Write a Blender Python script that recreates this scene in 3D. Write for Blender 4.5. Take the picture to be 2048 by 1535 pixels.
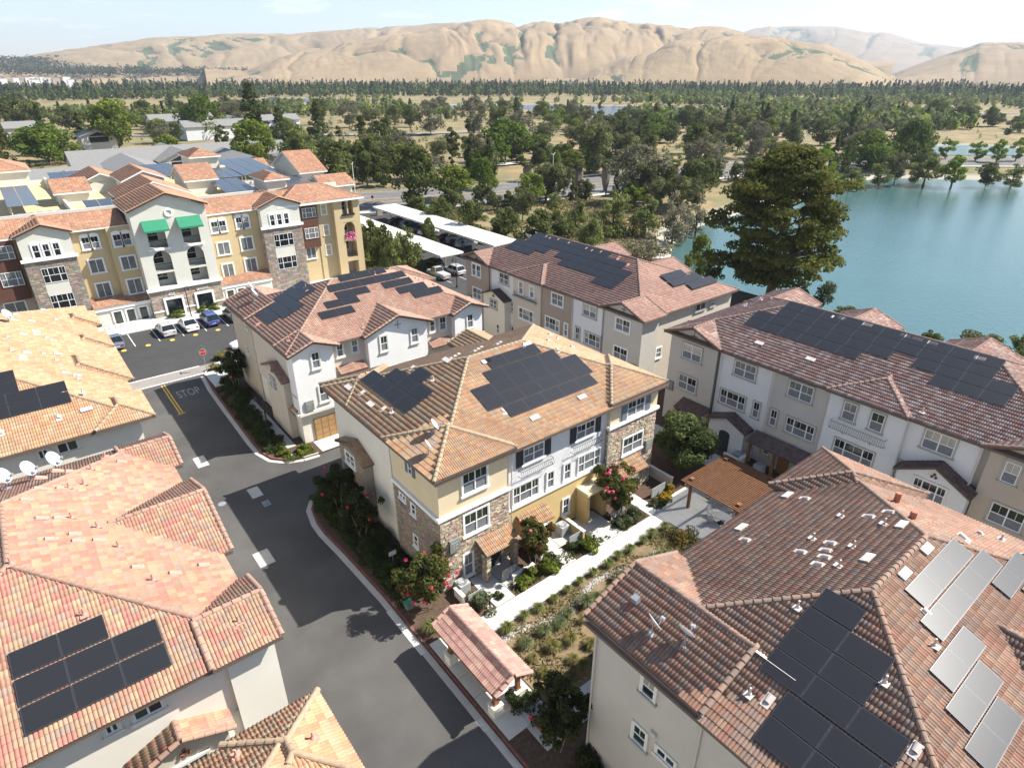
import bpy, math, random
import numpy as np
from mathutils import Vector, Matrix
random.seed(7); RNG = np.random.default_rng(7)
S = bpy.context.scene
for o in list(bpy.data.objects): bpy.data.objects.remove(o)
C = bpy.context.collection
R = math.radians
# ---------------------------------------------------------------- camera, sky, sun, exposure
cd = bpy.data.cameras.new('camera'); cam = bpy.data.objects.new('camera', cd); C.objects.link(cam)
cam.location = (0, 0, 31.0); cam.rotation_euler = (R(90 - 26.39), 0, R(51.4 - 90))
cd.sensor_width = 36.0; cd.lens = 36.0 * 1259.7 / 2048; cd.clip_start = 0.5; cd.clip_end = 40000
S.camera = cam
SAZ, SEL = R(-26), R(47)
w = bpy.data.worlds.new('World'); S.world = w; w.use_nodes = True
nt = w.node_tree; nt.nodes.clear()
def N(nt, t, **k):
    n = nt.nodes.new(t)
    for a, b in k.items(): setattr(n, a, b)
    return n
sky = N(nt, 'ShaderNodeTexSky', sky_type='NISHITA', sun_disc=False, sun_elevation=SEL, sun_rotation=R(90) - SAZ, altitude=30, air_density=1.1, dust_density=0.35, ozone_density=2.6)
tc = N(nt, 'ShaderNodeTexCoord'); sep = N(nt, 'ShaderNodeSeparateXYZ'); nt.links.new(tc.outputs['Generated'], sep.inputs[0])
mp = N(nt, 'ShaderNodeMapping'); mp.inputs['Scale'].default_value = (3.2, 3.2, 20.0); nt.links.new(tc.outputs['Generated'], mp.inputs[0])
cn = N(nt, 'ShaderNodeTexNoise'); cn.inputs['Scale'].default_value = 2.6; cn.inputs['Detail'].default_value = 9; cn.inputs['Roughness'].default_value = 0.62
nt.links.new(mp.outputs[0], cn.inputs['Vector'])
cr = N(nt, 'ShaderNodeValToRGB'); cr.color_ramp.elements[0].position = 0.56; cr.color_ramp.elements[1].position = 0.74
nt.links.new(cn.outputs['Fac'], cr.inputs[0])
# clouds hug the horizon, thin veils above
zr = N(nt, 'ShaderNodeMapRange'); zr.inputs['From Min'].default_value = 0.0; zr.inputs['From Max'].default_value = 0.30; zr.inputs['To Min'].default_value = 0.85; zr.inputs['To Max'].default_value = 0.28
nt.links.new(sep.outputs[2], zr.inputs['Value'])
cm = N(nt, 'ShaderNodeMath', operation='MULTIPLY'); nt.links.new(cr.outputs[0], cm.inputs[0]); nt.links.new(zr.outputs[0], cm.inputs[1])
mx = N(nt, 'ShaderNodeMix', data_type='RGBA'); nt.links.new(cm.outputs[0], mx.inputs['Factor']); nt.links.new(sky.outputs[0], mx.inputs['A']); mx.inputs['B'].default_value = (9.0, 9.2, 9.6, 1)
bg = N(nt, 'ShaderNodeBackground'); bg.inputs['Strength'].default_value = 0.085
wo = N(nt, 'ShaderNodeOutputWorld'); nt.links.new(mx.outputs['Result'], bg.inputs[0]); nt.links.new(bg.outputs[0], wo.inputs[0])
sd = bpy.data.lights.new('sun', 'SUN'); sun = bpy.data.objects.new('sun', sd); C.objects.link(sun)
sd.energy = 5.0; sd.angle = R(0.5); sd.color = (1.0, 0.955, 0.88)
SV = Vector((math.cos(SEL) * math.cos(SAZ), math.cos(SEL) * math.sin(SAZ), math.sin(SEL)))
sun.rotation_euler = (-SV).to_track_quat('-Z', 'Y').to_euler()
S.view_settings.view_transform = 'Standard'; S.view_settings.look = 'None'; S.view_settings.gamma = 1.0; S.view_settings.use_curve_mapping = False
S.view_settings.exposure = 1.1
S.render.engine = 'CYCLES'
S.cycles.max_bounces = 6; S.cycles.diffuse_bounces = 3; S.cycles.glossy_bounces = 3; S.cycles.transparent_max_bounces = 6
G = -0.9                                   # level of the paved ground (z = 0 is the ground floors' sill datum)

# ---------------------------------------------------------------- materials
MATS = {}
def mat(name, col, rough=0.85, var=0.12, sc=1.5, bump=0.0, bs=30.0, attr=False, spec=0.3, metal=0.0, trans=0.0, col2=None, bd=0.02, det=5, coord='Object', coat=0.0):
    m = bpy.data.materials.new(name); m.use_nodes = True; t = m.node_tree; b = t.nodes['Principled BSDF']
    b.inputs['Roughness'].default_value = rough; b.inputs['Specular IOR Level'].default_value = spec; b.inputs['Metallic'].default_value = metal
    if coat: b.inputs['Coat Weight'].default_value = coat; b.inputs['Coat Roughness'].default_value = 0.08
    c = N(t, 'ShaderNodeTexCoord'); n = N(t, 'ShaderNodeTexNoise'); n.inputs['Scale'].default_value = sc; n.inputs['Detail'].default_value = det; n.inputs['Roughness'].default_value = 0.6
    t.links.new(c.outputs[coord], n.inputs['Vector'])
    r = N(t, 'ShaderNodeMapRange'); r.inputs['From Min'].default_value = 0.3; r.inputs['From Max'].default_value = 0.7; r.inputs['To Min'].default_value = 1 - var; r.inputs['To Max'].default_value = 1 + var
    t.links.new(n.outputs['Fac'], r.inputs['Value'])
    if col2 is not None:
        x = N(t, 'ShaderNodeMix', data_type='RGBA'); x.inputs['A'].default_value = (*col, 1); x.inputs['B'].default_value = (*col2, 1)
        n2 = N(t, 'ShaderNodeTexNoise'); n2.inputs['Scale'].default_value = sc * 0.37; n2.inputs['Detail'].default_value = 6; t.links.new(c.outputs[coord], n2.inputs['Vector'])
        r2 = N(t, 'ShaderNodeMapRange'); r2.inputs['From Min'].default_value = 0.42; r2.inputs['From Max'].default_value = 0.58; t.links.new(n2.outputs['Fac'], r2.inputs['Value'])
        t.links.new(r2.outputs[0], x.inputs['Factor']); base = x.outputs['Result']
    elif attr:
        a = N(t, 'ShaderNodeAttribute', attribute_name='Col'); base = a.outputs['Color']
    else:
        a = N(t, 'ShaderNodeRGB'); a.outputs[0].default_value = (*col, 1); base = a.outputs[0]
    v = N(t, 'ShaderNodeVectorMath', operation='SCALE'); t.links.new(base, v.inputs[0]); t.links.new(r.outputs[0], v.inputs['Scale'])
    t.links.new(v.outputs[0], b.inputs['Base Color'])
    if bump:
        n3 = N(t, 'ShaderNodeTexNoise'); n3.inputs['Scale'].default_value = bs; n3.inputs['Detail'].default_value = 4; t.links.new(c.outputs[coord], n3.inputs['Vector'])
        bu = N(t, 'ShaderNodeBump'); bu.inputs['Strength'].default_value = bump; bu.inputs['Distance'].default_value = bd; t.links.new(n3.outputs['Fac'], bu.inputs['Height']); t.links.new(bu.outputs[0], b.inputs['Normal'])
    if trans:
        tr = N(t, 'ShaderNodeBsdfTranslucent'); t.links.new(v.outputs[0], tr.inputs[0]); ms = N(t, 'ShaderNodeMixShader'); ms.inputs[0].default_value = trans
        t.links.new(b.outputs[0], ms.inputs[1]); t.links.new(tr.outputs[0], ms.inputs[2]); t.links.new(ms.outputs[0], t.nodes['Material Output'].inputs[0])
    MATS[name] = m
    return m
def stucco(n, c): return mat(n, c, 0.9, 0.045, 0.6, 0.25, 60, bd=0.004, det=8)
m_white = stucco('white stucco', (.74, .73, .70)); m_cream = stucco('cream stucco', (.70, .66, .57)); m_yel = stucco('pale yellow stucco', (.66, .55, .36))
m_ochre = stucco('ochre stucco', (.58, .43, .20)); m_greyst = stucco('grey beige stucco', (.50, .47, .42)); m_tan = stucco('tan stucco', (.36, .29, .23))
m_beige = stucco('beige stucco', (.55, .49, .41)); m_dtan = stucco('warm tan stucco', (.47, .40, .32)); m_wgrey = stucco('cool white stucco', (.68, .68, .67))
m_apoch = stucco('mustard stucco', (.54, .42, .235)); m_appale = stucco('pale sage stucco', (.62, .60, .52)); m_brown = mat('brown siding', (.11, .05, .035), .8)
m_trimw = mat('white trim', (.80, .79, .76), .6, .03); m_trimc = mat('cream trim', (.70, .66, .58), .7, .03); m_trimg = mat('grey trim', (.40, .38, .34), .7, .04)
m_frame = mat('window vinyl', (.80, .80, .78), .4, .02); m_fascia = mat('brown fascia', (.13, .10, .08), .6, .1); m_gut = mat('cream gutter', (.55, .50, .43), .5, .05)
m_metal = mat('black iron', (.03, .03, .03), .5, .1, metal=.3); m_steel = mat('galvanised metal', (.45, .46, .47), .4, .1, metal=.6); m_dish = mat('dish grey', (.55, .57, .60), .4, .05)
m_shut = mat('blue grey shutter', (.16, .19, .22), .6, .05); m_shutd = mat('charcoal shutter', (.05, .05, .055), .6, .05)
m_wood = mat('stained timber', (.20, .095, .045), .7, .25, 3); m_doorw = mat('brown wood door', (.22, .10, .04), .5, .2, 4); m_door = mat('dark door', (.04, .045, .055), .5, .08)
m_garage = mat('tan garage door', (.36, .22, .10), .6, .08)
def glass(n, c, ro=.06): return mat(n, c, ro, .25, 1.2, spec=.6)
GL = [glass('dark glass', (.012, .016, .018)), glass('painted green reflection glass', (.03, .045, .03)), glass('curtained glass', (.16, .17, .16), .1), glass('blind glass', (.33, .31, .26), .12)]  # green glass: its greenish reflections are put into the base colour
m_screen = mat('insect screen', (.17, .18, .19), .7, .12, 3)
m_stone = mat('stone veneer', (.4, .3, .2), .9, .12, 6, .4, 40, attr=True); m_mort = mat('mortar', (.30, .25, .20), .95, .1)
m_tile = mat('roof tile', (.5, .3, .2), .8, .10, 7, .3, 50, attr=True, bd=.004, spec=.25); m_deck = mat('roof underlay', (.16, .10, .075), .95, .1)
m_panel = mat('solar cells', (.020, .020, .022), .30, .10, .5, spec=.4); m_pfr = mat('panel frame', (.09, .09, .095), .35, .05, metal=.5); m_panelb = mat('blue solar cells', (.055, .065, .085), .2, .1, .5, spec=.6)
m_asph = mat('asphalt', (.070, .067, .064), .92, .16, .35, .5, 90, bd=.006, det=9, coord='Object', col2=(.086, .082, .078)); m_asphn = mat('new asphalt', (.052, .050, .049), .92, .12, .5, .5, 90, bd=.006, det=9)
m_band = mat('paver band', (.24, .22, .20), .9, .1, 2); m_conc = mat('concrete', (.44, .42, .38), .9, .10, .9, .3, 60, bd=.003, det=8); m_concn = mat('bright concrete', (.52, .50, .46), .9, .08, .9)
m_red = mat('worn red curb paint', (.19, .075, .06), .85, .3, 3); m_ypaint = mat('yellow road paint', (.62, .40, .06), .8, .18, 6); m_wpaint = mat('white road paint', (.62, .62, .60), .8, .2, 8); m_wpaintw = mat('worn white paint', (.30, .30, .31), .85, .35, 6)
m_soil = mat('mulch', (.085, .055, .038), 1, .3, 4, .6, 40); m_soild = mat('dry soil', (.22, .155, .09), 1, .2, 2, .4, 30, col2=(.15, .12, .06)); m_rock = mat('river rock', (.45, .43, .40), .8, .25, 3)
m_leaf = mat('foliage', (.1, .15, .03), .75, .12, 2, attr=True, trans=.42, spec=.12); m_bark = mat('bark', (.14, .10, .075), .95, .3, 4); m_grassb = mat('grass blades', (.2, .25, .05), .8, .1, 2, attr=True, trans=.3, spec=.1)
m_white_metal = mat('white painted metal', (.74, .71, .62), .5, .05); m_hyd = mat('yellow hydrant paint', (.75, .50, .03), .4, .08); m_stop = mat('stop sign red', (.50, .02, .03), .4, .05); m_green = mat('street sign green', (.05, .25, .16), .4, .05)
m_awn = mat('green canvas', (.03, .20, .11), .8, .08); m_terra = mat('terracotta', (.42, .17, .10), .8, .15); m_vent = mat('painted vent', (.55, .47, .42), .6, .1); m_ventp = mat('pink painted vent', (.52, .27, .21), .7, .12); m_flow = mat('flower petals', (.6, .1, .2), .7, .1, attr=True)
m_sign = mat('grey sign board', (.20, .21, .19), .5, .05); m_letter = mat('pale lettering', (.62, .62, .58), .5, .02); m_boxg = mat('ac unit grey', (.38, .39, .38), .6, .06); m_flat = mat('flat membrane roof', (.62, .60, .56), .8, .08, .4)
m_groof = mat('grey composition shingle', (.20, .195, .185), .95, .12, 2, .4, 20)
def carpaint(n, c): return mat(n, c, .3, .02, spec=.5, coat=.7)
m_tyre = mat('tyre', (.02, .02, .02), .9); m_rim = mat('alloy', (.45, .45, .46), .3, metal=.8); m_lampr = mat('tail light', (.45, .02, .02), .2); m_lampw = mat('head light', (.7, .7, .7), .1); m_plate = mat('number plate', (.6, .6, .6), .5)

# ---------------------------------------------------------------- mesh and object helpers
class MB:
    def __init__(s): s.v = []; s.f = []; s.m = []; s.c = []
    def add(s, vs, fs, mi=0, col=(1, 1, 1)):
        b = len(s.v); s.v.extend([tuple(p) for p in vs]); s.f.extend([tuple(i + b for i in f) for f in fs]); s.m.extend([mi] * len(fs)); s.c.extend([col] * len(fs)); return s
    def box(s, x0, x1, y0, y1, z0, z1, mi=0, col=(1, 1, 1)):
        vs = [(x, y, z) for z in (z0, z1) for y in (y0, y1) for x in (x0, x1)]
        return s.add(vs, [(0, 2, 3, 1), (4, 5, 7, 6), (0, 1, 5, 4), (2, 6, 7, 3), (0, 4, 6, 2), (1, 3, 7, 5)], mi, col)
    def obox(s, c, ex, ey, ez, mi=0, col=(1, 1, 1)):
        c, ex, ey, ez = map(Vector, (c, ex, ey, ez))
        vs = [c + ex * a + ey * b + ez * d for d in (-1, 1) for b in (-1, 1) for a in (-1, 1)]
        return s.add(vs, [(0, 2, 3, 1), (4, 5, 7, 6), (0, 1, 5, 4), (2, 6, 7, 3), (0, 4, 6, 2), (1, 3, 7, 5)], mi, col)
    def slab(s, pts, d, mi=0, col=(1, 1, 1)):          # polygon extruded by vector d
        n = len(pts); d = Vector(d); a = [Vector(p) for p in pts]
        return s.add(a + [p + d for p in a], [tuple(range(n)), tuple(range(2 * n - 1, n - 1, -1))] + [(i, i + n, (i + 1) % n + n, (i + 1) % n) for i in range(n)], mi, col)
    def poly(s, pts, mi=0, col=(1, 1, 1)): return s.add(pts, [tuple(range(len(pts)))], mi, col)
    def tube(s, p0, p1, r0, r1=None, n=8, mi=0, col=(1, 1, 1), cap=True):
        r1 = r0 if r1 is None else r1; p0 = Vector(p0); p1 = Vector(p1); d = (p1 - p0).normalized()
        a = d.orthogonal().normalized(); b = d.cross(a); vs = []
        for p, r in ((p0, r0), (p1, r1)):
            for i in range(n): t = 2 * math.pi * i / n; vs.append(p + a * math.cos(t) * r + b * math.sin(t) * r)
        fs = [(i, (i + 1) % n, (i + 1) % n + n, i + n) for i in range(n)]
        if cap: fs += [tuple(range(n - 1, -1, -1)), tuple(range(n, 2 * n))]
        return s.add(vs, fs, mi, col)
    def path(s, pts, r, n=6, mi=0, col=(1, 1, 1)):
        for a, b in zip(pts, pts[1:]): s.tube(a, b, r, r, n, mi, col)
        return s
    def lathe(s, prof, cx=0, cy=0, n=12, mi=0, col=(1, 1, 1)):
        vs = []; 
        for r, z in prof:
            for i in range(n): t = 2 * math.pi * i / n; vs.append((cx + r * math.cos(t), cy + r * math.sin(t), z))
        fs = [(j * n + i, j * n + (i + 1) % n, (j + 1) * n + (i + 1) % n, (j + 1) * n + i) for j in range(len(prof) - 1) for i in range(n)]
        fs += [tuple(range(n - 1, -1, -1)), tuple((len(prof) - 1) * n + i for i in range(n))]
        return s.add(vs, fs, mi, col)
def wloc(o):
    v = Vector((0, 0, 0))
    while o is not None: v = v + o.location; o = o.parent
    return v
def mesh_from(name, V, F, mats, mi=None, col=None, smooth=False):
    me = bpy.data.meshes.new(name); me.from_pydata(V, [], F)
    for m in mats: me.materials.append(m)
    if mi is not None and len(mats) > 1: me.polygons.foreach_set('material_index', mi)
    if col is not None:
        ca = me.color_attributes.new('Col', 'FLOAT_COLOR', 'CORNER'); cc = np.ones((len(me.loops), 4), dtype=np.float32)
        tot = np.empty(len(me.polygons), dtype=np.int32); me.polygons.foreach_get('loop_total', tot)
        cc[:, :3] = np.repeat(np.asarray(col, dtype=np.float32), tot, axis=0); ca.data.foreach_set('color', cc.ravel())
    if smooth: me.polygons.foreach_set('use_smooth', [True] * len(me.polygons))
    me.update(); return me
def part(name, mb, mats, parent=None, smooth=False, usecol=False, kind=None, label=None):
    if not isinstance(mats, (list, tuple)): mats = [mats]
    off = wloc(parent) if parent is not None else Vector((0, 0, 0))
    V = [(p[0] - off.x, p[1] - off.y, p[2] - off.z) for p in mb.v] if off.length > 0 else mb.v
    me = mesh_from(name, V, mb.f, mats, mb.m, mb.c if usecol else None, smooth)
    o = bpy.data.objects.new(name, me); C.objects.link(o)
    if parent is not None: o.parent = parent
    if kind: o['kind'] = kind
    if label: o['label'] = label
    return o
def npart(name, V, F, mats, parent=None, col=None, kind=None, smooth=False):   # numpy version: V (n,3) F (m,k)
    V = np.asarray(V, dtype=np.float32)
    if parent is not None: l = wloc(parent); V = V - np.array([l.x, l.y, l.z], dtype=np.float32)
    me = npmesh(name, V, F, mats, col, smooth); o = bpy.data.objects.new(name, me); C.objects.link(o)
    if parent is not None: o.parent = parent
    if kind: o['kind'] = kind
    return o
def npmesh(name, V, F, mats, col=None, smooth=False):
    F = np.asarray(F, dtype=np.int32); m, k = F.shape; me = bpy.data.meshes.new(name)
    me.vertices.add(len(V)); me.vertices.foreach_set('co', np.asarray(V, dtype=np.float32).ravel())
    me.loops.add(m * k); me.loops.foreach_set('vertex_index', F.ravel()); me.polygons.add(m)
    me.polygons.foreach_set('loop_start', np.arange(0, m * k, k, dtype=np.int32))
    if smooth: me.polygons.foreach_set('use_smooth', np.ones(m, dtype=bool))
    if not isinstance(mats, (list, tuple)): mats = [mats]
    for x in mats: me.materials.append(x)
    me.update(calc_edges=True)
    if col is not None:
        ca = me.color_attributes.new('Col', 'FLOAT_COLOR', 'CORNER'); cc = np.ones((m * k, 4), dtype=np.float32); cc[:, :3] = np.repeat(np.asarray(col, dtype=np.float32), k, axis=0)
        ca.data.foreach_set('color', cc.ravel())
    me.validate(); return me
def tag(o, label, cat, group=None):
    o['label'] = label; o['category'] = cat
    if group: o['group'] = group
    return o
def empty(name, loc, label=None, cat=None, group=None, rz=0):
    o = bpy.data.objects.new(name, None); C.objects.link(o); o.location = loc; o.rotation_euler = (0, 0, rz); o.empty_display_size = .5
    if label: tag(o, label, cat, group)
    return o
def struct(name, mb, mats, **k):
    o = part(name, mb, mats, **k); o['kind'] = 'structure'; return o
def copy_tree(o, parent=None):
    c = o.copy(); C.objects.link(c); c.parent = parent
    for ch in list(o.children): copy_tree(ch, c)
    return c
USED = set()
def place(proto, loc, rz=0, sc=1.0, label=None, group=None):
    if proto.name in USED: o = copy_tree(proto)
    else: o = proto; USED.add(proto.name)
    o.location = loc; o.rotation_euler = (0, 0, rz); o.scale = (sc, sc, sc) if not isinstance(sc, tuple) else sc
    if label: o['label'] = label
    if group: o['group'] = group
    return o
def text(body, size, mats, name='lettering', parent=None, matrix=None, extrude=.01, align='CENTER', sx=1.0):
    cu = bpy.data.curves.new(name, 'FONT'); cu.body = body; cu.size = size; cu.extrude = extrude; cu.align_x = align; cu.align_y = 'CENTER'; cu.resolution_u = 2
    t = bpy.data.objects.new(name, cu); C.objects.link(t); dg = bpy.context.evaluated_depsgraph_get(); me = bpy.data.meshes.new_from_object(t.evaluated_get(dg))
    bpy.data.objects.remove(t); me.materials.clear(); me.materials.append(mats)
    if sx != 1.0: me.transform(Matrix.Scale(sx, 4, (1, 0, 0)))
    M = matrix.copy()
    if parent is not None: M = Matrix.Translation(-wloc(parent)) @ M
    me.transform(M); o = bpy.data.objects.new(name, me); C.objects.link(o)
    if parent is not None: o.parent = parent
    return o
def ordinal(n): return '%d%s' % (n, 'th' if 10 <= n % 100 <= 20 else {1: 'st', 2: 'nd', 3: 'rd'}.get(n % 10, 'th'))
# ---------------------------------------------------------------- roofs: hip / gable primitives with real tiles
PIT = 0.377
def hipp(x0, x1, y0, y1, z, p=PIT): return dict(t='hip', x0=x0, x1=x1, y0=y0, y1=y1, z=z, p=p)
def gab(x0, x1, y0, y1, z, ax, p=PIT): return dict(t='gab', x0=x0, x1=x1, y0=y0, y1=y1, z=z, p=p, ax=ax)
def prim_h(q, x, y):
    ins = (x >= q['x0']) & (x <= q['x1']) & (y >= q['y0']) & (y <= q['y1'])
    dx = np.minimum(x - q['x0'], q['x1'] - x); dy = np.minimum(y - q['y0'], q['y1'] - y)
    d = np.minimum(dx, dy) if q['t'] == 'hip' else (dy if q['ax'] == 'x' else dx)
    return np.where(ins, q['z'] + q['p'] * d, -1e3)
def prim_geo(q):
    """faces: list of polygons starting with the eave edge; caps: 3-D segments"""
    x0, x1, y0, y1, z, p = (q[k] for k in ('x0', 'x1', 'y0', 'y1', 'z', 'p')); V3 = Vector
    a, b, c, d = V3((x0, y0, z)), V3((x1, y0, z)), V3((x1, y1, z)), V3((x0, y1, z))
    if q['t'] == 'hip':
        w, h = x1 - x0, y1 - y0; m = min(w, h) / 2; zr = z + p * m
        if w >= h: r0, r1 = V3((x0 + m, y0 + m, zr)), V3((x1 - m, y0 + m, zr)); F = [[a, b, r1, r0], [b, c, r1], [c, d, r0, r1], [d, a, r0]]; E = [(a, r0), (d, r0), (b, r1), (c, r1)]
        else: r0, r1 = V3((x0 + m, y0 + m, zr)), V3((x0 + m, y1 - m, zr)); F = [[a, b, r0], [b, c, r1, r0], [c, d, r1], [d, a, r0, r1]]; E = [(a, r0), (b, r0), (c, r1), (d, r1)]
        if (r1 - r0).length > .1: E.append((r0, r1))
        return F, E
    if q['ax'] == 'x': m = (y1 - y0) / 2; r0, r1 = V3((x0, y0 + m, z + p * m)), V3((x1, y0 + m, z + p * m)); F = [[a, b, r1, r0], [c, d, r0, r1]]; E = [(r0, r1), (a, r0), (d, r0), (b, r1), (c, r1)]
    else: m = (x1 - x0) / 2; r0, r1 = V3((x0 + m, y0, z + p * m)), V3((x0 + m, y1, z + p * m)); F = [[b, c, r1, r0], [d, a, r0, r1]]; E = [(r0, r1), (a, r0), (b, r0), (c, r1), (d, r1)]
    return F, E
CAMV = Vector((0, 0, 31))
def tile_profile(hi): return (np.array([0, .11, .25, .39, .5, .61, .75, .89, 1.0]), np.array([0, .8, 1, .8, 0, .8, 1, .8, 0]) * .048) if hi else (np.array([0, .25, .5, .75, 1.0]), np.array([0, 1., 0, 1., 0]) * .05)
TW, TC = 0.31, 0.36
def slope_tiles(poly, hi, others, tw=TW, tcs=TC, hscale=1.0):
    """numpy tiles for one planar slope; returns verts per tile (n,k,3), frame, keep info"""
    p0, p1 = poly[0], poly[1]; a = (p1 - p0).normalized(); nrm = (poly[1] - poly[0]).cross(poly[2] - poly[0]).normalized()
    if nrm.z < 0: nrm = -nrm
    s = nrm.cross(a)
    if (poly[2] - p0).dot(s) < 0: s = -s
    U = [(q - p0).dot(a) for q in poly]; Vv = [(q - p0).dot(s) for q in poly]; vmax = max(Vv); n = len(poly)
    vs = np.linspace(0, vmax, 121); lo = np.full(121, 1e9); hi_ = np.full(121, -1e9)
    for i in range(n):
        u0, v0, u1, v1 = U[i], Vv[i], U[(i + 1) % n], Vv[(i + 1) % n]
        if abs(v1 - v0) < 1e-6:
            k = np.argmin(abs(vs - v0)); lo[k] = min(lo[k], u0, u1); hi_[k] = max(hi_[k], u0, u1); continue
        t = (vs - v0) / (v1 - v0); ok = (t >= -1e-6) & (t <= 1 + 1e-6); u = u0 + t * (u1 - u0)
        lo[ok] = np.minimum(lo[ok], u[ok]); hi_[ok] = np.maximum(hi_[ok], u[ok])
    rows = int(math.ceil(vmax / tcs)); cols = int(math.ceil((max(U) - min(U)) / tw)) + 1
    jj, ii = np.meshgrid(np.arange(rows), np.arange(cols), indexing='ij'); jj = jj.ravel(); ii = ii.ravel()
    ub = min(U) + ii * tw; vb = jj * tcs - .04
    pu, ph = tile_profile(hi); ph = ph * hscale; k = len(pu)
    u = ub[:, None] + pu[None, :] * tw; vlo = np.clip(vb, 0, vmax)[:, None] + 0 * u; vhi = np.clip(vb + tcs + .045, 0, vmax)[:, None] + 0 * u
    def cl(u, v): return np.clip(u, np.interp(v, vs, lo), np.interp(v, vs, hi_))
    ul, uh = cl(u, vlo), cl(u, vhi)
    keep = ((ul[:, -1] - ul[:, 0]) > .03) | ((uh[:, -1] - uh[:, 0]) > .03)
    full = (np.abs((ul[:, -1] - ul[:, 0]) - tw) < 1e-4) & (np.abs((uh[:, -1] - uh[:, 0]) - tw) < 1e-4) & (vb + tcs + .045 < vmax)
    P0, A, Sv, Nn = (np.array(t) for t in (p0, a, s, nrm))
    cen = P0 + A * ((ul.mean(1) + uh.mean(1)) / 2)[:, None] + Sv * ((vlo[:, 0] + vhi[:, 0]) / 2)[:, None]
    vis = np.ones(len(ub), bool)
    for q in others: vis &= ~(prim_h(q, cen[:, 0], cen[:, 1]) > cen[:, 2] + .12)
    m = keep & vis; ul, uh, vlo, vhi, full, cen, ub, vb = ul[m], uh[m], vlo[m], vhi[m], full[m], cen[m], ub[m], vb[m]
    def pos(u, v, h): return P0 + u[..., None] * A + v[..., None] * Sv + h[..., None] * Nn
    jit = RNG.uniform(-.004, .006, len(ub))[:, None]
    top_lo = pos(ul, vlo, ph[None, :] + .045 + jit + 0 * ul); top_hi = pos(uh, vhi, ph[None, :] + .012 + 0 * uh); bot = pos(ul, vlo, np.full_like(ul, -.01) + .5 * ph[None, :])
    return np.concatenate([top_lo, top_hi, bot], axis=1), k, full, cen, (P0, A, Sv, Nn, ub, vb)
def tile_faces(n, k):
    i = np.arange(k - 1); f = np.concatenate([np.stack([i, i + 1, i + 1 + k, i + k], 1), np.stack([i + 2 * k, i + 1 + 2 * k, i + 1, i], 1)])
    return (f[None] + (np.arange(n) * 3 * k)[:, None, None]).reshape(-1, 4), len(f)
def pick_cols(n, pal, patch=None):
    pal = np.array(pal); idx = RNG.integers(0, len(pal), n); return pal[idx] * RNG.uniform(.9, 1.1, (n, 1))
def cap_mesh(col, r=.135, L=.42):
    n = 6; V = []; 
    for x, rr, dz in ((0, r, .02), (L, r * .86, -.01)):
        for i in range(n + 1): t = math.pi * i / n; V.append((x, math.cos(t) * rr, math.sin(t) * rr * .95 + dz))
    F = [(i, i + 1, i + 2 + n, i + 1 + n) for i in range(n)] + [tuple(range(n + 1))]
    return mesh_from('ridge_tile', V, F, [m_tile], None, [col] * len(F), False)
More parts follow.
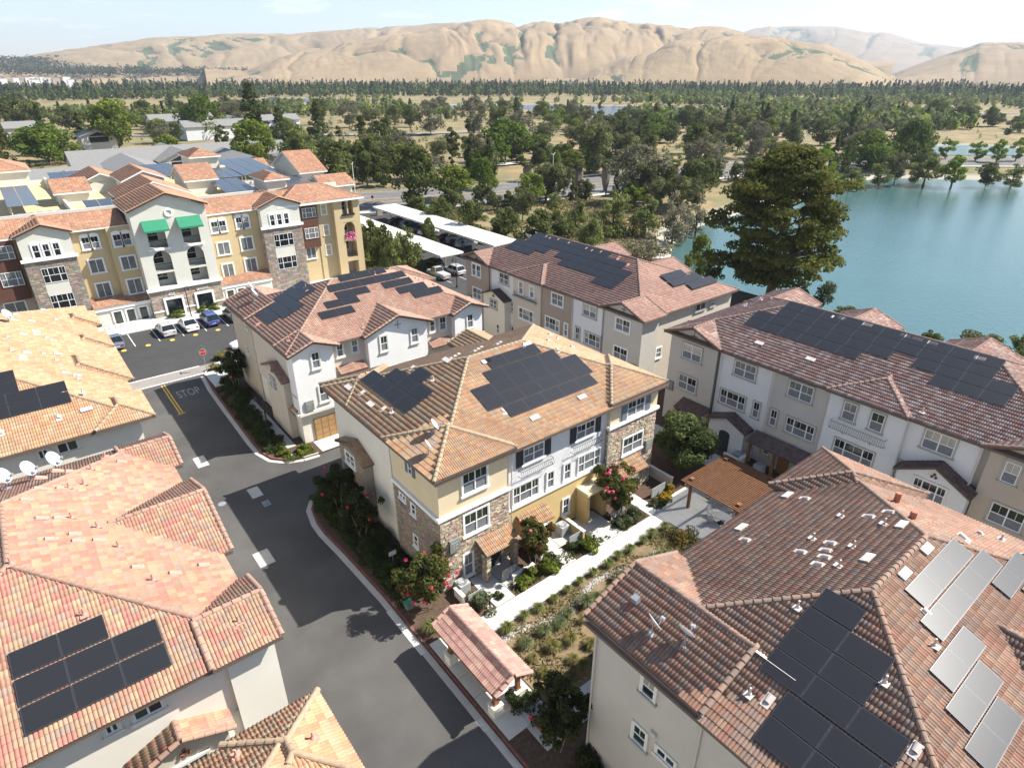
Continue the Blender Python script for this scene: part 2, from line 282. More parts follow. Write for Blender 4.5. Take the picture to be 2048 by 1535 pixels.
def build_roof(root, prims, pal, hipal, near=False, hi=True, tw=TW, tcs=TC, fascia=None, ncap=300, ntile=300, hscale=1.0, gutter=True, eavef=.2):
    fascia = fascia or m_fascia; deck = MB(); eave = MB(); allV = []; allF = []; allC = []; cand = []; off = 0; caps = []
    for q in prims:
        F, E = prim_geo(q); others = [o for o in prims if o is not q]; z = q['z']
        if q['t'] == 'hip':
            for f in F: deck.poly(f, 0)
            eave.box(q['x0'] - .02, q['x1'] + .02, q['y0'] - .02, q['y1'] + .02, z - eavef, z - .012, 0)
        else:
            for f in F:
                nn = (f[1] - f[0]).cross(f[2] - f[0]).normalized(); nn = nn if nn.z > 0 else -nn
                deck.slab([p - nn * .01 for p in f], -nn * .17, 0); e = (f[1] - f[0]).normalized(); out = (f[1] - f[0]).cross(Vector((0, 0, 1))).normalized()
                c = (f[0] + f[1]) / 2; eave.obox(c + Vector((0, 0, -.1)), e * ((f[1] - f[0]).length / 2 + .015), out * .04, Vector((0, 0, .1)), 0)
        for f in F:
            T, k, full, cen, fr = slope_tiles(f, hi, others, tw, tcs, hscale)
            if len(T) == 0: continue
            col = pick_cols(len(T), pal)
            # small batches of the same firing colour, as on real roofs
            g = (np.floor((cen @ np.array([.7, .5, .9])) * .9).astype(int) * 7919) % 13; col = col * (0.93 + .012 * g)[:, None]
            if near:
                for i in np.nonzero(full)[0]: cand.append(((Vector(cen[i]) - CAMV).length, len(allV), i, fr))
            allV.append(T); allC.append(col)
        for e in E:
            mid = (e[0] + e[1]) / 2; n = max(2, int((e[1] - e[0]).length / .38)); d = (e[1] - e[0]) / n
            for i in range(n):
                p = e[0] + d * i; c = p + d * .5
                if any(prim_h(o, np.array(c.x), np.array(c.y)) > c.z + .10 for o in others): continue
                caps.append((p, d.normalized(), (c - CAMV).length))
    part('roof_deck', deck, m_deck, root); part('fascia', eave, fascia, root)
    removed = {}
    if near and cand:
        cand.sort(key=lambda t: t[0]); pals = [tuple(np.array(c) * s) for c in pal for s in (.94, 1.05)]; pu, ph = tile_profile(hi); k = len(pu); ms = []
        for c in pals:
            V = [(x * tw, .0, h + .045) for x, h in zip(pu, ph)] + [(x * tw, tcs + .045, h + .012) for x, h in zip(pu, ph)] + [(x * tw, 0, .5 * h - .01) for x, h in zip(pu, ph)]
            fc, _ = tile_faces(1, k); ms.append(mesh_from('roof_tile', V, [tuple(map(int, f)) for f in fc], [m_tile], None, [c] * len(fc)))
        rl = wloc(root)
        for _, ai, i, (P0, A, Sv, Nn, ub, vb) in cand[:ntile]:
            removed.setdefault(ai, []).append(i); o = bpy.data.objects.new('roof_tile', random.choice(ms)); C.objects.link(o); o.parent = root
            p = P0 + A * ub[i] + Sv * vb[i]; M = Matrix(((A[0], Sv[0], Nn[0], p[0] - rl.x), (A[1], Sv[1], Nn[1], p[1] - rl.y), (A[2], Sv[2], Nn[2], p[2] - rl.z), (0, 0, 0, 1)))
            o.matrix_local = M
    Vs, Cs = [], []
    for ai, T in enumerate(allV):
        c = allC[ai]
        if ai in removed: msk = np.ones(len(T), bool); msk[removed[ai]] = False; T = T[msk]; c = c[msk]
        Vs.append(T); Cs.append(c)
    T = np.concatenate(Vs); c = np.concatenate(Cs); k = T.shape[1] // 3; Fc, nf = tile_faces(len(T), k)
    npart('roof_tiles', T.reshape(-1, 3), Fc, m_tile, root, np.repeat(c, nf, axis=0), 'stuff')
    caps.sort(key=lambda t: t[2]); cms = [cap_mesh(tuple(np.array(c) * s)) for c in hipal for s in (.95, 1.05)]; rl = wloc(root); rest = []
    for i, (p, d, dist) in enumerate(caps):
        side = Vector((0, 0, 1)).cross(d).normalized(); up = d.cross(side)
        M = Matrix(((d.x, side.x, up.x, p.x - rl.x), (d.y, side.y, up.y, p.y - rl.y), (d.z, side.z, up.z, p.z - rl.z + .02), (0, 0, 0, 1)))
        if near and i < ncap:
            o = bpy.data.objects.new('ridge_tile', random.choice(cms)); C.objects.link(o); o.parent = root; o.matrix_local = M
        else: rest.append(M)
    if rest:
        mb = MB(); base = cms[0]; vv = [Vector(v.co) for v in base.vertices]; ff = [tuple(p.vertices) for p in base.polygons]; off = rl
        for M in rest:
            c = random.choice(hipal); s = random.uniform(.92, 1.08); mb.add([M @ v + off for v in vv], ff, 0, tuple(x * s for x in c))
        part('ridge_tiles', mb, m_tile, root, usecol=True, kind='stuff')
# ---------------------------------------------------------------- wall pieces
def wallbox(root, x0, x1, y0, y1, z0, z1, m, name='wall'): mb = MB(); mb.box(x0, x1, y0, y1, z0, z1); return part(name, mb, m, root)
def gwall(root, q, inset, m, z0=G, z1=None, end=None, thick=None):
    """pentagon wall under a gable: inset from the eaves; end gives the face position of the gable wall"""
    x0, x1, y0, y1, z, p = (q[k] for k in ('x0', 'x1', 'y0', 'y1', 'z', 'p')); mb = MB(); lo = z + p * inset - .16
    if q['ax'] == 'x':
        a, b = y0 + inset, y1 - inset; mid = (a + b) / 2; X = end[0]; X2 = end[1]; top = z + p * (mid - y0) - .18
        mb.slab([(X, a, z0), (X, b, z0), (X, b, lo), (X, mid, top), (X, a, lo)], (X2 - X, 0, 0))
    else:
        a, b = x0 + inset, x1 - inset; mid = (a + b) / 2; Y = end[0]; Y2 = end[1]; top = z + p * (mid - x0) - .18
        mb.slab([(a, Y, z0), (b, Y, z0), (b, Y, lo), (mid, Y, top), (a, Y, lo)], (0, Y2 - Y, 0))
    return part('wall', mb, m, root)
def win(root, ax, c, u0, u1, z0, z1, units=1, kind='hung', trim=None, sill=None, gl=None, screen=True, tw=.11, arch=False):
    """window on plane ax=c facing the negative axis; u along the other axis"""
    trim = trim or m_trimw; sill = sill or trim
    if u0 > u1: u0, u1 = u1, u0
    def P(u, d, z): return (u, c - d, z) if ax == 'Y' else (c - d, u, z)
    def B(mb, a, b, d0, d1, e, f, mi=0):
        q0, q1 = P(a, d0, e), P(b, d1, f); mb.box(min(q0[0], q1[0]), max(q0[0], q1[0]), min(q0[1], q1[1]), max(q0[1], q1[1]), e, f, mi)
    fr = MB(); f = .055
    B(fr, u0 - .0, u0 + f, -.05, .075, z0, z1); B(fr, u1 - f, u1, -.05, .075, z0, z1); B(fr, u0 + f, u1 - f, -.05, .075, z0, z0 + f); B(fr, u0 + f, u1 - f, -.05, .075, z1 - f, z1)
    w = (u1 - u0); ws = [w / units] * units
    if units == 3: ws = [w * .27, w * .46, w * .27]
    e = u0; zs = (z0 + z1) / 2; cells = []
    for i, ww in enumerate(ws):
        a, b = e + (f if i == 0 else .04), e + ww - (f if i == units - 1 else .04)
        if i: B(fr, e - .04, e + .04, -.05, .07, z0 + f, z1 - f)
        if kind == 'hung':
            B(fr, a, b, -.05, .06, zs - .03, zs + .03); cells.append((a, b, z0 + f, zs - .03, 0)); cells.append((a, b, zs + .03, z1 - f, 1))
            if b - a > .45:
                B(fr, (a + b) / 2 - .012, (a + b) / 2 + .012, .02, .045, zs + .03, z1 - f); 
        else: cells.append((a, b, z0 + f, z1 - f, 1))
        e += ww
    wo = part('window', fr, m_frame, root)
    if trim != 'none':
        t = MB(); o = .09
        B(t, u0 - tw, u0 - .002, -.02, o, z0 - .02, z1 + tw); B(t, u1 + .002, u1 + tw, -.02, o, z0 - .02, z1 + tw); B(t, u0 - .002, u1 + .002, -.02, o - .003, z1 + .002, z1 + tw)
        if arch:
            n = 10; pts = []; 
            for i in range(n + 1): th = math.pi * i / n; pts.append(P((u0 + u1) / 2 + math.cos(th) * (w / 2 + tw), -.02, z1 + tw + math.sin(th) * w * .34))
            d = (0, -.12, 0) if ax == 'Y' else (-.12, 0, 0); t.slab(pts, d)
        B(t, u0 - tw - .07, u1 + tw + .07, -.02, .15, z0 - .16, z0 - .022, 1)
        part('trim', t, [trim, sill], wo)
    for (a, b, e0, e1, upn) in cells:
        pn = MB(); B(pn, a, b, -.02, .03 if upn else .015, e0, e1)
        g = (gl if gl is not None else random.choices(GL, (5, 3, 2, 1))[0]) if (upn or not screen) else m_screen
        part('pane', pn, g, wo)
    return wo
def shutters(root, ax, c, u0, u1, z0, z1, w=.55, m=None):
    for a, b in ((u0 - w - .02, u0 - .02), (u1 + .02, u1 + w + .02)):
        mb = MB(); n = 12
        if ax == 'Y': mb.box(a, b, c - .09, c - .003, z0, z1); [mb.box(a + .05, b - .05, c - .105, c - .089, z0 + .06 + (z1 - z0 - .12) * i / n, z0 + .03 + (z1 - z0 - .12) * (i + 1) / n) for i in range(n)]
        else: mb.box(c - .09, c - .003, a, b, z0, z1); [mb.box(c - .105, c - .089, a + .05, b - .05, z0 + .06 + (z1 - z0 - .12) * i / n, z0 + .03 + (z1 - z0 - .12) * (i + 1) / n) for i in range(n)]
        part('shutter', mb, m or m_shut, root)
def shed(root, ax, c, u0, u1, zt, zl, depth, pal, name='canopy', ends=True, deckm=None):
    """small tiled lean-to roof: meets the plane ax=c at height zt, eave at zl, depth out"""
    if ax == 'Y': f = [Vector((u0, c - depth, zl)), Vector((u1, c - depth, zl)), Vector((u1, c, zt)), Vector((u0, c, zt))]
    else: f = [Vector((c - depth, u1, zl)), Vector((c - depth, u0, zl)), Vector((c, u0, zt)), Vector((c, u1, zt))]
    nn = (f[1] - f[0]).cross(f[2] - f[0]).normalized(); nn = nn if nn.z > 0 else -nn
    mb = MB(); mb.slab([p - nn * .01 for p in f], -nn * .12); o = part(name, mb, deckm or m_fascia, root)
    T, k, full, cen, fr = slope_tiles(f, True, []); Fc, nf = tile_faces(len(T), k); npart('canopy_tiles', T.reshape(-1, 3), Fc, m_tile, o, np.repeat(pick_cols(len(T), pal), nf, axis=0), 'stuff')
    return o
def stone_wall(root, quads, pal=((.42, .32, .22), (.52, .43, .32), (.33, .24, .17), (.60, .54, .44), (.45, .36, .28), (.30, .25, .21), (.55, .42, .27)), sw=.24, sh=.13, wob=.35):
    """irregular ledger stones on axis planes: quads = (ax, c, u0, u1, z0, z1) facing the negative axis (sgn -1) or positive"""
    bk = MB(); st = MB()
    for (ax, c, u0, u1, z0, z1) in quads:
        z = z0; row = 0
        if ax == 'Y': bk.box(u0, u1, c - .02, c + .01, z0, z1)
        else: bk.box(c - .02, c + .01, u0, u1, z0, z1)
        while z < z1 - .03:
            h = min(sh * random.uniform(.7, 1.5), z1 - z); u = u0 - random.uniform(0, sw)
            while u < u1:
                w = sw * random.uniform(.5, 1.5); a, b = max(u, u0) + .008, min(u + w, u1) - .008
                if b - a > .03:
                    d = random.uniform(.04, .085); k = random.uniform(-wob, wob) * .07; c1 = tuple(x * random.uniform(.85, 1.15) for x in random.choice(pal)); e = .02
                    if ax == 'Y': pts = [(a + k, c - d, z + .01 + e * random.random()), (b, c - d, z + .01), (b - k, c - d, z + h - .01), (a, c - d, z + h - .01 - e * random.random())]; dv = (0, d - .01, 0)
                    else: pts = [(c - d, b, z + .01), (c - d, a + k, z + .01 + e * random.random()), (c - d, a, z + h - .01 - e * random.random()), (c - d, b - k, z + h - .01)]; dv = (d - .01, 0, 0)
                    st.slab(pts, dv, 0, c1)
                u += w
            z += h; row += 1
    part('mortar', bk, m_mort, root); part('stone_veneer', st, m_stone, root, usecol=True, kind='stuff')
def railing(root, ax, c, u0, u1, z0, h=.75, d=.38, step=.17):
    mb = MB()
    def P(u, q, z): return (u, c - q, z) if ax == 'Y' else (c - q, u, z)
    for z in (z0, z0 + h): mb.path([P(u0, 0, z), P(u0, d, z), P(u1, d, z), P(u1, 0, z)], .018, 4)
    n = int(abs(u1 - u0) / step)
    for i in range(n + 1):
        u = u0 + (u1 - u0) * i / n; mb.path([P(u, d, z0), P(u, d + .10, z0 + h * .35), P(u, d - .02, z0 + h * .7), P(u, d, z0 + h)], .012, 4)
    for i in (1, 3): u = u0 + (u1 - u0) * i / 4; mb.path([P(u, d, z0), P(u, .02, z0 - .35)], .02, 4)
    return part('balcony_rail', mb, m_metal, root)
def cross(root, ax, c, u, z, r=.32):
    mb = MB(); P = (lambda a, b: (a, c - .05, b)) if ax == 'Y' else (lambda a, b: (c - .05, a, b))
    mb.tube(P(u - r, z), P(u + r, z), .025, n=5); mb.tube(P(u, z - r * 1.2), P(u, z + r * 1.2), .025, n=5)
    for k in (-1, 1): mb.tube(P(u + k * r, z - .06), P(u + k * r, z + .06), .02, n=4); mb.tube(P(u - .06, z + k * r * 1.2), P(u + .06, z + k * r * 1.2), .02, n=4)
    part('wall_cross', mb, m_metal, root)
def clay_pipes(root, ax, c, u, z, m=None):
    mb = MB(); d = (0, -.1, 0) if ax == 'Y' else (-.1, 0, 0)
    for du, dz in ((0, .13), (-.13, -.08), (.13, -.08)):
        p = Vector((u + du, c, z + dz)) if ax == 'Y' else Vector((c, u + du, z + dz)); mb.tube(p, p + Vector(d), .09, n=10); 
        mb.tube(p + Vector(d) * .98, p + Vector(d) * 1.02, .06, n=10, mi=1)
    part('clay_pipe_vent', mb, [m or m_terra, m_metal], root)
def signboard(root, ax, c, u0, u1, z0, z1, lines):
    mb = MB(); 
    if ax == 'Y': mb.box(u0, u1, c - .16, c - .002, z0, z1)
    else: mb.box(c - .16, c - .002, u0, u1, z0, z1)
    s = part('address_sign', mb, m_sign, root); w = abs(u1 - u0); h = z1 - z0
    for i, (t, sz) in enumerate(lines):
        z = z1 - h * (.2 + .25 * i); um = (u0 + u1) / 2
        M = Matrix.Translation((um, c - .165, z)) @ Matrix.Rotation(R(90), 4, 'X') if ax == 'Y' else Matrix.Translation((c - .165, um, z)) @ Matrix.Rotation(R(-90), 4, 'Z') @ Matrix.Rotation(R(90), 4, 'X')
        text(t, sz, m_letter, parent=s, matrix=M, extrude=.004)
# roof furniture: vents (parts), panels and dishes (things of their own)
def hood_mesh(m):
    mb = MB(); n = 7; V = []
    for x, r in ((0, .15), (.34, .13)):
        for i in range(n + 1): t = math.pi * i / n; V.append((x, math.cos(t) * r, math.sin(t) * r + .03))
    mb.add(V, [(i, i + 1, i + 2 + n, i + 1 + n) for i in range(n)] + [tuple(range(n, -1, -1))], 0)
    mb.add([(0.34, math.cos(math.pi * i / n) * .11, math.sin(math.pi * i / n) * .11 + .03) for i in range(n + 1)], [tuple(range(n + 1))], 1)
    mb.box(-.05, .55, -.17, .17, .03, .06, 0); return mesh_from('roof_vent', mb.v, mb.f, [m, m_metal], mb.m)
def pipe_mesh(m):
    mb = MB(); mb.tube((0, 0, 0), (0, 0, .42), .045, n=8); mb.box(-.18, .22, -.16, .16, .045, .07); mb.lathe([(.11, .06), (.06, .16)], n=8); return mesh_from('vent_pipe', mb.v, mb.f, [m], mb.m)
def flat_mesh(m):
    mb = MB()
    for i in range(5): mb.obox((0, -.32 + i * .155, .10), (.19, 0, 0), (0, .066, 0), (0, 0, .035))
    return mesh_from('tile_vent', mb.v, mb.f, [m], mb.m)
VM = {}
def vents(root, ax, c, sgn, lst, style='grey', z0=8.6):
    m = m_vent if style == 'grey' else m_ventp
    if style not in VM: VM[style] = {'h': hood_mesh(m), 'p': pipe_mesh(m), 't': flat_mesh(mat('pale vent ' + style, (.55, .50, .47), .7))}
    nm = {'h': 'roof_vent', 'p': 'vent_pipe', 't': 'tile_vent'}; rl = wloc(root)
    d = Vector((-sgn, 0, -PIT)).normalized() if ax == 'x' else Vector((0, -sgn, -PIT)).normalized()   # down the slope
    nr = Vector((-sgn * PIT, 0, 1)).normalized() if ax == 'x' else Vector((0, -sgn * PIT, 1)).normalized(); sd = nr.cross(d)
    for k, x, y in lst:
        z = z0 + PIT * sgn * ((x if ax == 'x' else y) - c); o = bpy.data.objects.new(nm[k], VM[style][k]); C.objects.link(o); o.parent = root
        up, dd, ss = (Vector((0, 0, 1)), Vector((d.x, d.y, 0)).normalized(), sd) if k == 'p' else (nr, d, sd)
        o.matrix_local = Matrix(((dd.x, ss.x, up.x, x - rl.x), (dd.y, ss.y, up.y, y - rl.y), (dd.z, ss.z, up.z, z - rl.z + .03), (0, 0, 0, 1)))
def panel_mesh(w, h, m=None):
    mb = MB(); mb.box(0, w, 0, h, -.04, 0, 1); mb.box(.025, w - .025, .025, h - .025, 0, .004, 0)
    return mesh_from('panel', mb.v, mb.f, [m or m_panel, m_pfr], mb.m)
def solar(ax, c, sgn, rows, label, z0=8.6, off=.17, pal=None, pit=PIT):
    """rows: (up0, up1, a0, a1, n) up the slope from the eave line, a along it"""
    a0 = min(min(r[2], r[3]) for r in rows); u0 = min(r[0] for r in rows); L = math.hypot(1, pit)
    def P(u, a): q = c + sgn * u / L; z = z0 + off + pit * u / L; return Vector((q, a, z)) if ax == 'x' else Vector((a, q, z))
    root = empty('solar_array', P(u0, a0), label, 'solar panels', 'rooftop solar arrays'); rl = root.location
    s = (P(1, 0) - P(0, 0)); a = P(0, 1) - P(0, 0); nr = a.cross(s); 
    if nr.z < 0: nr = -nr
    rail = MB()
    for (up0, up1, b0, b1, n) in rows:
        if b0 > b1: b0, b1 = b1, b0
        w = (b1 - b0) / n; me = panel_mesh(w - .02, up1 - up0 - .03)
        for i in range(n):
            p = P(up0 + .01, b0 + i * w + .01); o = bpy.data.objects.new('panel', me); C.objects.link(o); o.parent = root
            o.matrix_local = Matrix(((a.x, s.x, nr.x, p.x - rl.x), (a.y, s.y, nr.y, p.y - rl.y), (a.z, s.z, nr.z, p.z - rl.z), (0, 0, 0, 1)))
        for uu in (up0 + .2, up1 - .25): q0 = P(uu, b0); q1 = P(uu, b1); rail.tube(q0 - nr * .07, q1 - nr * .07, .025, n=4)
        for i in range(n + 1): q = P(up0 + .2, b0 + (b1 - b0) * i / n); rail.tube(q - nr * .16, q - nr * .05, .02, n=4)
    part('mounting_rails', rail, m_steel, root)
    return root
def dish_proto():
    root = empty('satellite_dish', (0, 0, 0), 'x', 'satellite dish'); mb = MB(); n = 20; V = []; F = []
    rings = [(0, 0), (.15, .012), (.28, .04), (.38, .075)]
    for r, d in rings:
        for i in range(n): t = 2 * math.pi * i / n; V.append((r * math.cos(t), r * math.sin(t) * 1.12, d))
    for j in range(len(rings) - 1): F += [(j * n + i, j * n + (i + 1) % n, (j + 1) * n + (i + 1) % n, (j + 1) * n + i) for i in range(n)]
    ax = Vector((.80, -.28, .53)).normalized(); sx = Vector((0, 0, 1)).cross(ax).normalized(); sy = ax.cross(sx); M = Matrix(((sx.x, sy.x, ax.x), (sx.y, sy.y, ax.y), (sx.z, sy.z, ax.z)))
    V = [M @ Vector(v) + Vector((0, 0, .75)) for v in V] + [M @ (Vector(v) + Vector((0, 0, -.02))) + Vector((0, 0, .75)) for v in V]
    nn = len(V) // 2; F = F + [tuple(i + nn for i in f)[::-1] for f in F] + [((3 * n + i), 3 * n + (i + 1) % n, 3 * n + (i + 1) % n + nn, 3 * n + i + nn) for i in range(n)]
    mb.add(V, F); part('reflector', mb, m_dish, root, smooth=True)
    b = MB(); b.tube((0, 0, 0), (-.03, 0, .72), .03, n=8); b.box(-.16, .16, -.12, .12, 0, .05); c = Vector((0, 0, .75)); lo = c + M @ Vector((0, -.38, .05)); tip = c + ax * .55 + Vector((0, 0, -.22)); b.tube(lo, tip, .018, n=5); b.tube((-.3, .1, .0), (-.03, 0, .4), .012, n=4); b.tube((-.3, -.15, .0), (-.03, 0, .4), .012, n=4)
    part('mast', b, m_steel, root); f = MB(); f.tube(tip - ax * .02, tip - ax * .14, .05, .04, n=8); f.box(tip.x - .05, tip.x + .05, tip.y - .1, tip.y + .1, tip.z - .05, tip.z + .05); part('feed_horn', f, m_steel, root)
    return root
PAL_L2 = [(.35, .20, .135), (.32, .175, .12), (.36, .24, .15), (.29, .205, .155), (.37, .165, .125), (.34, .22, .14)]; HIP_L2 = [(.33, .21, .16), (.30, .19, .14), (.36, .22, .16)]
PAL_L1 = [(.41, .25, .135), (.38, .22, .125), (.39, .27, .165), (.37, .24, .15), (.40, .205, .12)]; HIP_L1 = [(.36, .26, .17), (.33, .24, .16)]
PAL_A = [(.37, .22, .125), (.34, .185, .11), (.35, .245, .155), (.31, .22, .15), (.38, .235, .13)]; HIP_A = [(.33, .26, .17), (.30, .235, .16)]
PAL_R = [(.25, .145, .10), (.22, .125, .088), (.27, .17, .115), (.21, .145, .115), (.26, .135, .095), (.235, .16, .12)]; HIP_R = [(.25, .17, .13), (.22, .155, .12), (.27, .17, .12)]
PAL_K = [(.34, .19, .135), (.31, .165, .12), (.33, .22, .16), (.29, .19, .15)]; HIP_K = [(.32, .22, .165), (.30, .19, .14)]
PAL_D = [(.30, .17, .13), (.27, .15, .115), (.31, .20, .155), (.26, .17, .14)]; HIP_D = [(.27, .18, .14), (.24, .16, .125)]
PAL_E = [(.30, .17, .13), (.27, .15, .12), (.34, .23, .19), (.25, .17, .145), (.38, .28, .24)]; HIP_E = [(.27, .18, .14), (.24, .155, .12)]
HG = 'tiled townhouse blocks of the complex'
def pipes(root, L):
    for a, c in L: mb = MB(); mb.tube(a, c, .05, n=6); part('downspout', mb, m_gut, root)
# ---- centre building, yellow and stone
b = empty('townhouse', (27, 36, G), 'central cream and yellow townhouse block with stone ground floors and peach tiled roof', 'townhouse', HG)
pr = [hipp(16, 38, 27.45, 44.2, 8.6), hipp(15.85, 22.3, 27.4, 33.95, 8.85), hipp(31.4, 37.9, 27.5, 34.0, 8.85), gab(28.8, 33.0, 38, 45.6, 8.6, 'y'), hipp(16.1, 22, 40, 44.9, 8.6)]
build_roof(b, pr, PAL_A, HIP_A, near=True)
wallbox(b, 16.6, 37.3, 28.7, 43.6, G, 8.5, m_cream)
wallbox(b, 16.42, 22.05, 28.0, 33.9, 5.35, 8.75, m_yel); wallbox(b, 16.46, 22.03, 28.04, 33.88, G, 5.35, m_mort)
wallbox(b, 31.9, 37.45, 28.0, 36, 6.5, 8.75, m_yel); wallbox(b, 31.93, 37.43, 28.04, 36, G, 6.5, m_mort)
wallbox(b, 22.05, 31.9, 28.3, 29, 3.12, 8.5, m_wgrey); wallbox(b, 22.05, 31.9, 28.25, 29, G, 3.12, m_ochre)
gwall(b, pr[3], .5, m_cream, end=(43.5, 45.3))
stone_wall(b, [('Y', 28.0, 16.38, 18.0, G, 5.3), ('Y', 28.0, 18.0, 20.35, 1.7, 3.0), ('Y', 28.0, 18.0, 18.1, -.4, 1.7), ('Y', 28.0, 18.9, 20.2, -.9, 1.7), ('Y', 28.0, 18.0, 18.95, -.9, -.5), ('Y', 28.0, 18.0, 20.4, 4.95, 5.3), ('Y', 28.0, 18.0, 18.2, 3.0, 4.95), ('Y', 28.0, 20.35, 22.03, 1.7, 5.3), ('Y', 28.0, 21.3, 22.03, -.9, 1.7)])
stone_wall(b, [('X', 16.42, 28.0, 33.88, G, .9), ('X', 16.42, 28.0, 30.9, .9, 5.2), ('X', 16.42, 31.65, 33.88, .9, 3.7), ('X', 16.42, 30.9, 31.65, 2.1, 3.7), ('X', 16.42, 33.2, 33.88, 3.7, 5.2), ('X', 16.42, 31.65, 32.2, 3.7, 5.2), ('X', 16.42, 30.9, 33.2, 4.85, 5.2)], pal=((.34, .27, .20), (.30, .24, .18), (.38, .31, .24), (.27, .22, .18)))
stone_wall(b, [('Y', 28.0, 31.9, 33.4, -.9, 6.4), ('Y', 28.0, 36.2, 37.42, -.9, 6.4), ('Y', 28.0, 33.4, 36.2, 5.0, 6.4), ('Y', 28.0, 33.4, 36.2, -.9, 3.1), ('X', 31.95, 28.0, 28.25, -.9, 6.4)])
mb = MB(); mb.box(16.28, 22.17, 27.82, 28.05, 5.24, 5.48); mb.box(16.22, 16.45, 27.8, 34.0, 5.24, 5.5); mb.box(31.75, 37.6, 27.8, 28.05, 6.36, 6.6); mb.box(22.1, 31.88, 28.14, 28.32, 3.04, 3.2); mb.box(31.72, 31.96, 27.82, 28.3, 6.37, 6.59); part('cornice', mb, m_trimw, b)
win(b, 'Y', 28.0, 18.27, 20.22, 6.45, 8.15, 2, gl=GL[1]); win(b, 'Y', 28.0, 18.27, 20.25, 3.12, 4.82, 2, gl=GL[1]); win(b, 'Y', 28.0, 18.12, 18.85, -.35, 1.55, 1)
win(b, 'X', 16.42, 31.05, 31.55, 7.15, 8.0, 1, trim='none', screen=False); shutters(b, 'X', 16.42, 31.05, 31.55, 7.1, 8.05, .32)
win(b, 'X', 16.42, 32.3, 33.1, 4.33, 4.72, 2, 'slide', tw=.08); win(b, 'X', 16.42, 31.0, 31.55, 3.85, 4.7, 1, tw=.08, screen=False); win(b, 'X', 16.42, 31.0, 31.55, 1.05, 2.0, 1, tw=.08)
win(b, 'Y', 28.3, 23.57, 25.45, 6.5, 7.7, 2, gl=GL[2]); shutters(b, 'Y', 28.3, 23.57, 25.45, 6.4, 7.75, .62, m_shutd)
win(b, 'Y', 28.3, 28.65, 30.52, 6.5, 7.7, 2, gl=GL[0]); shutters(b, 'Y', 28.3, 28.65, 30.52, 6.4, 7.75, .62, m_shutd)
railing(b, 'Y', 28.28, 23.1, 26.1, 5.7, .5); railing(b, 'Y', 28.28, 28.1, 31.1, 5.7, .5)
win(b, 'Y', 28.3, 22.65, 25.0, 3.38, 4.85, 3, gl=GL[1], tw=.06); win(b, 'Y', 28.3, 25.87, 26.5, 3.38, 4.8, 1, gl=GL[1]); win(b, 'Y', 28.3, 27.55, 28.2, 3.38, 4.8, 1, gl=GL[1]); win(b, 'Y', 28.3, 29.0, 31.35, 3.38, 4.85, 3, gl=GL[2], tw=.06)
win(b, 'Y', 28.25, 27.52, 28.16, .25, 1.65, 1, tw=.08); win(b, 'Y', 28.25, 25.3, 25.95, .25, 1.65, 1, tw=.08)
win(b, 'Y', 28.0, 33.82, 35.8, 6.72, 8.2, 2, gl=GL[1], tw=.04); shutters(b, 'Y', 28.0, 33.8, 35.85, 6.62, 8.2, .62)
win(b, 'Y', 28.0, 33.65, 35.95, 3.3, 4.8, 2, gl=GL[1])
shed(b, 'Y', 27.98, 19.1, 22.1, 2.3, 1.75, 1.35, PAL_A); shed(b, 'Y', 28.22, 22.9, 25.6, 2.35, 1.7, 1.2, PAL_A); shed(b, 'Y', 27.98, 32.0, 35.6, 2.8, 2.15, 1.3, PAL_A)
mb = MB(); mb.box(28.9, 31.3, 26.95, 28.24, 1.95, 2.2); part('flat_canopy', mb, m_yel, b)
mb = MB(); mb.box(28.95, 29.3, 27.05, 28.2, G, 1.95); mb.box(30.85, 31.2, 27.05, 28.2, G, 1.95); part('entry_pier', mb, m_ochre, b)
mb = MB(); mb.box(19.2, 19.6, 26.9, 27.3, G, 1.7); mb.box(21.6, 22.0, 26.9, 27.3, G, 1.7); part('entry_pier', mb, m_mort, b); stone_wall(b, [('Y', 26.9, 19.2, 19.6, G, 1.65), ('Y', 26.9, 21.6, 22.0, G, 1.65), ('X', 19.2, 26.9, 27.3, G, 1.65)])
for x0, x1 in ((20.35, 21.25), (29.75, 30.65), (23.7, 24.6), (33.6, 34.5)):
    mb = MB(); y = 27.93 if x0 < 22 or x0 > 32 else 28.19; mb.box(x0, x1, y, y + .08, G, 1.25); d = part('door', mb, m_door, b); k = MB(); k.lathe([(.03, 0), (.03, .06)], x0 + .1, y - .03, 8); part('handle', k, m_steel, d)
signboard(b, 'Y', 27.93, 16.98, 17.8, 2.4, 3.4, [('BLDG 9', .19), ('37 39', .15), ('41 43', .15)]); signboard(b, 'Y', 27.93, 36.35, 37.1, 2.75, 3.7, [('BLDG 9', .17), ('37 39', .14), ('41 43', .14)])
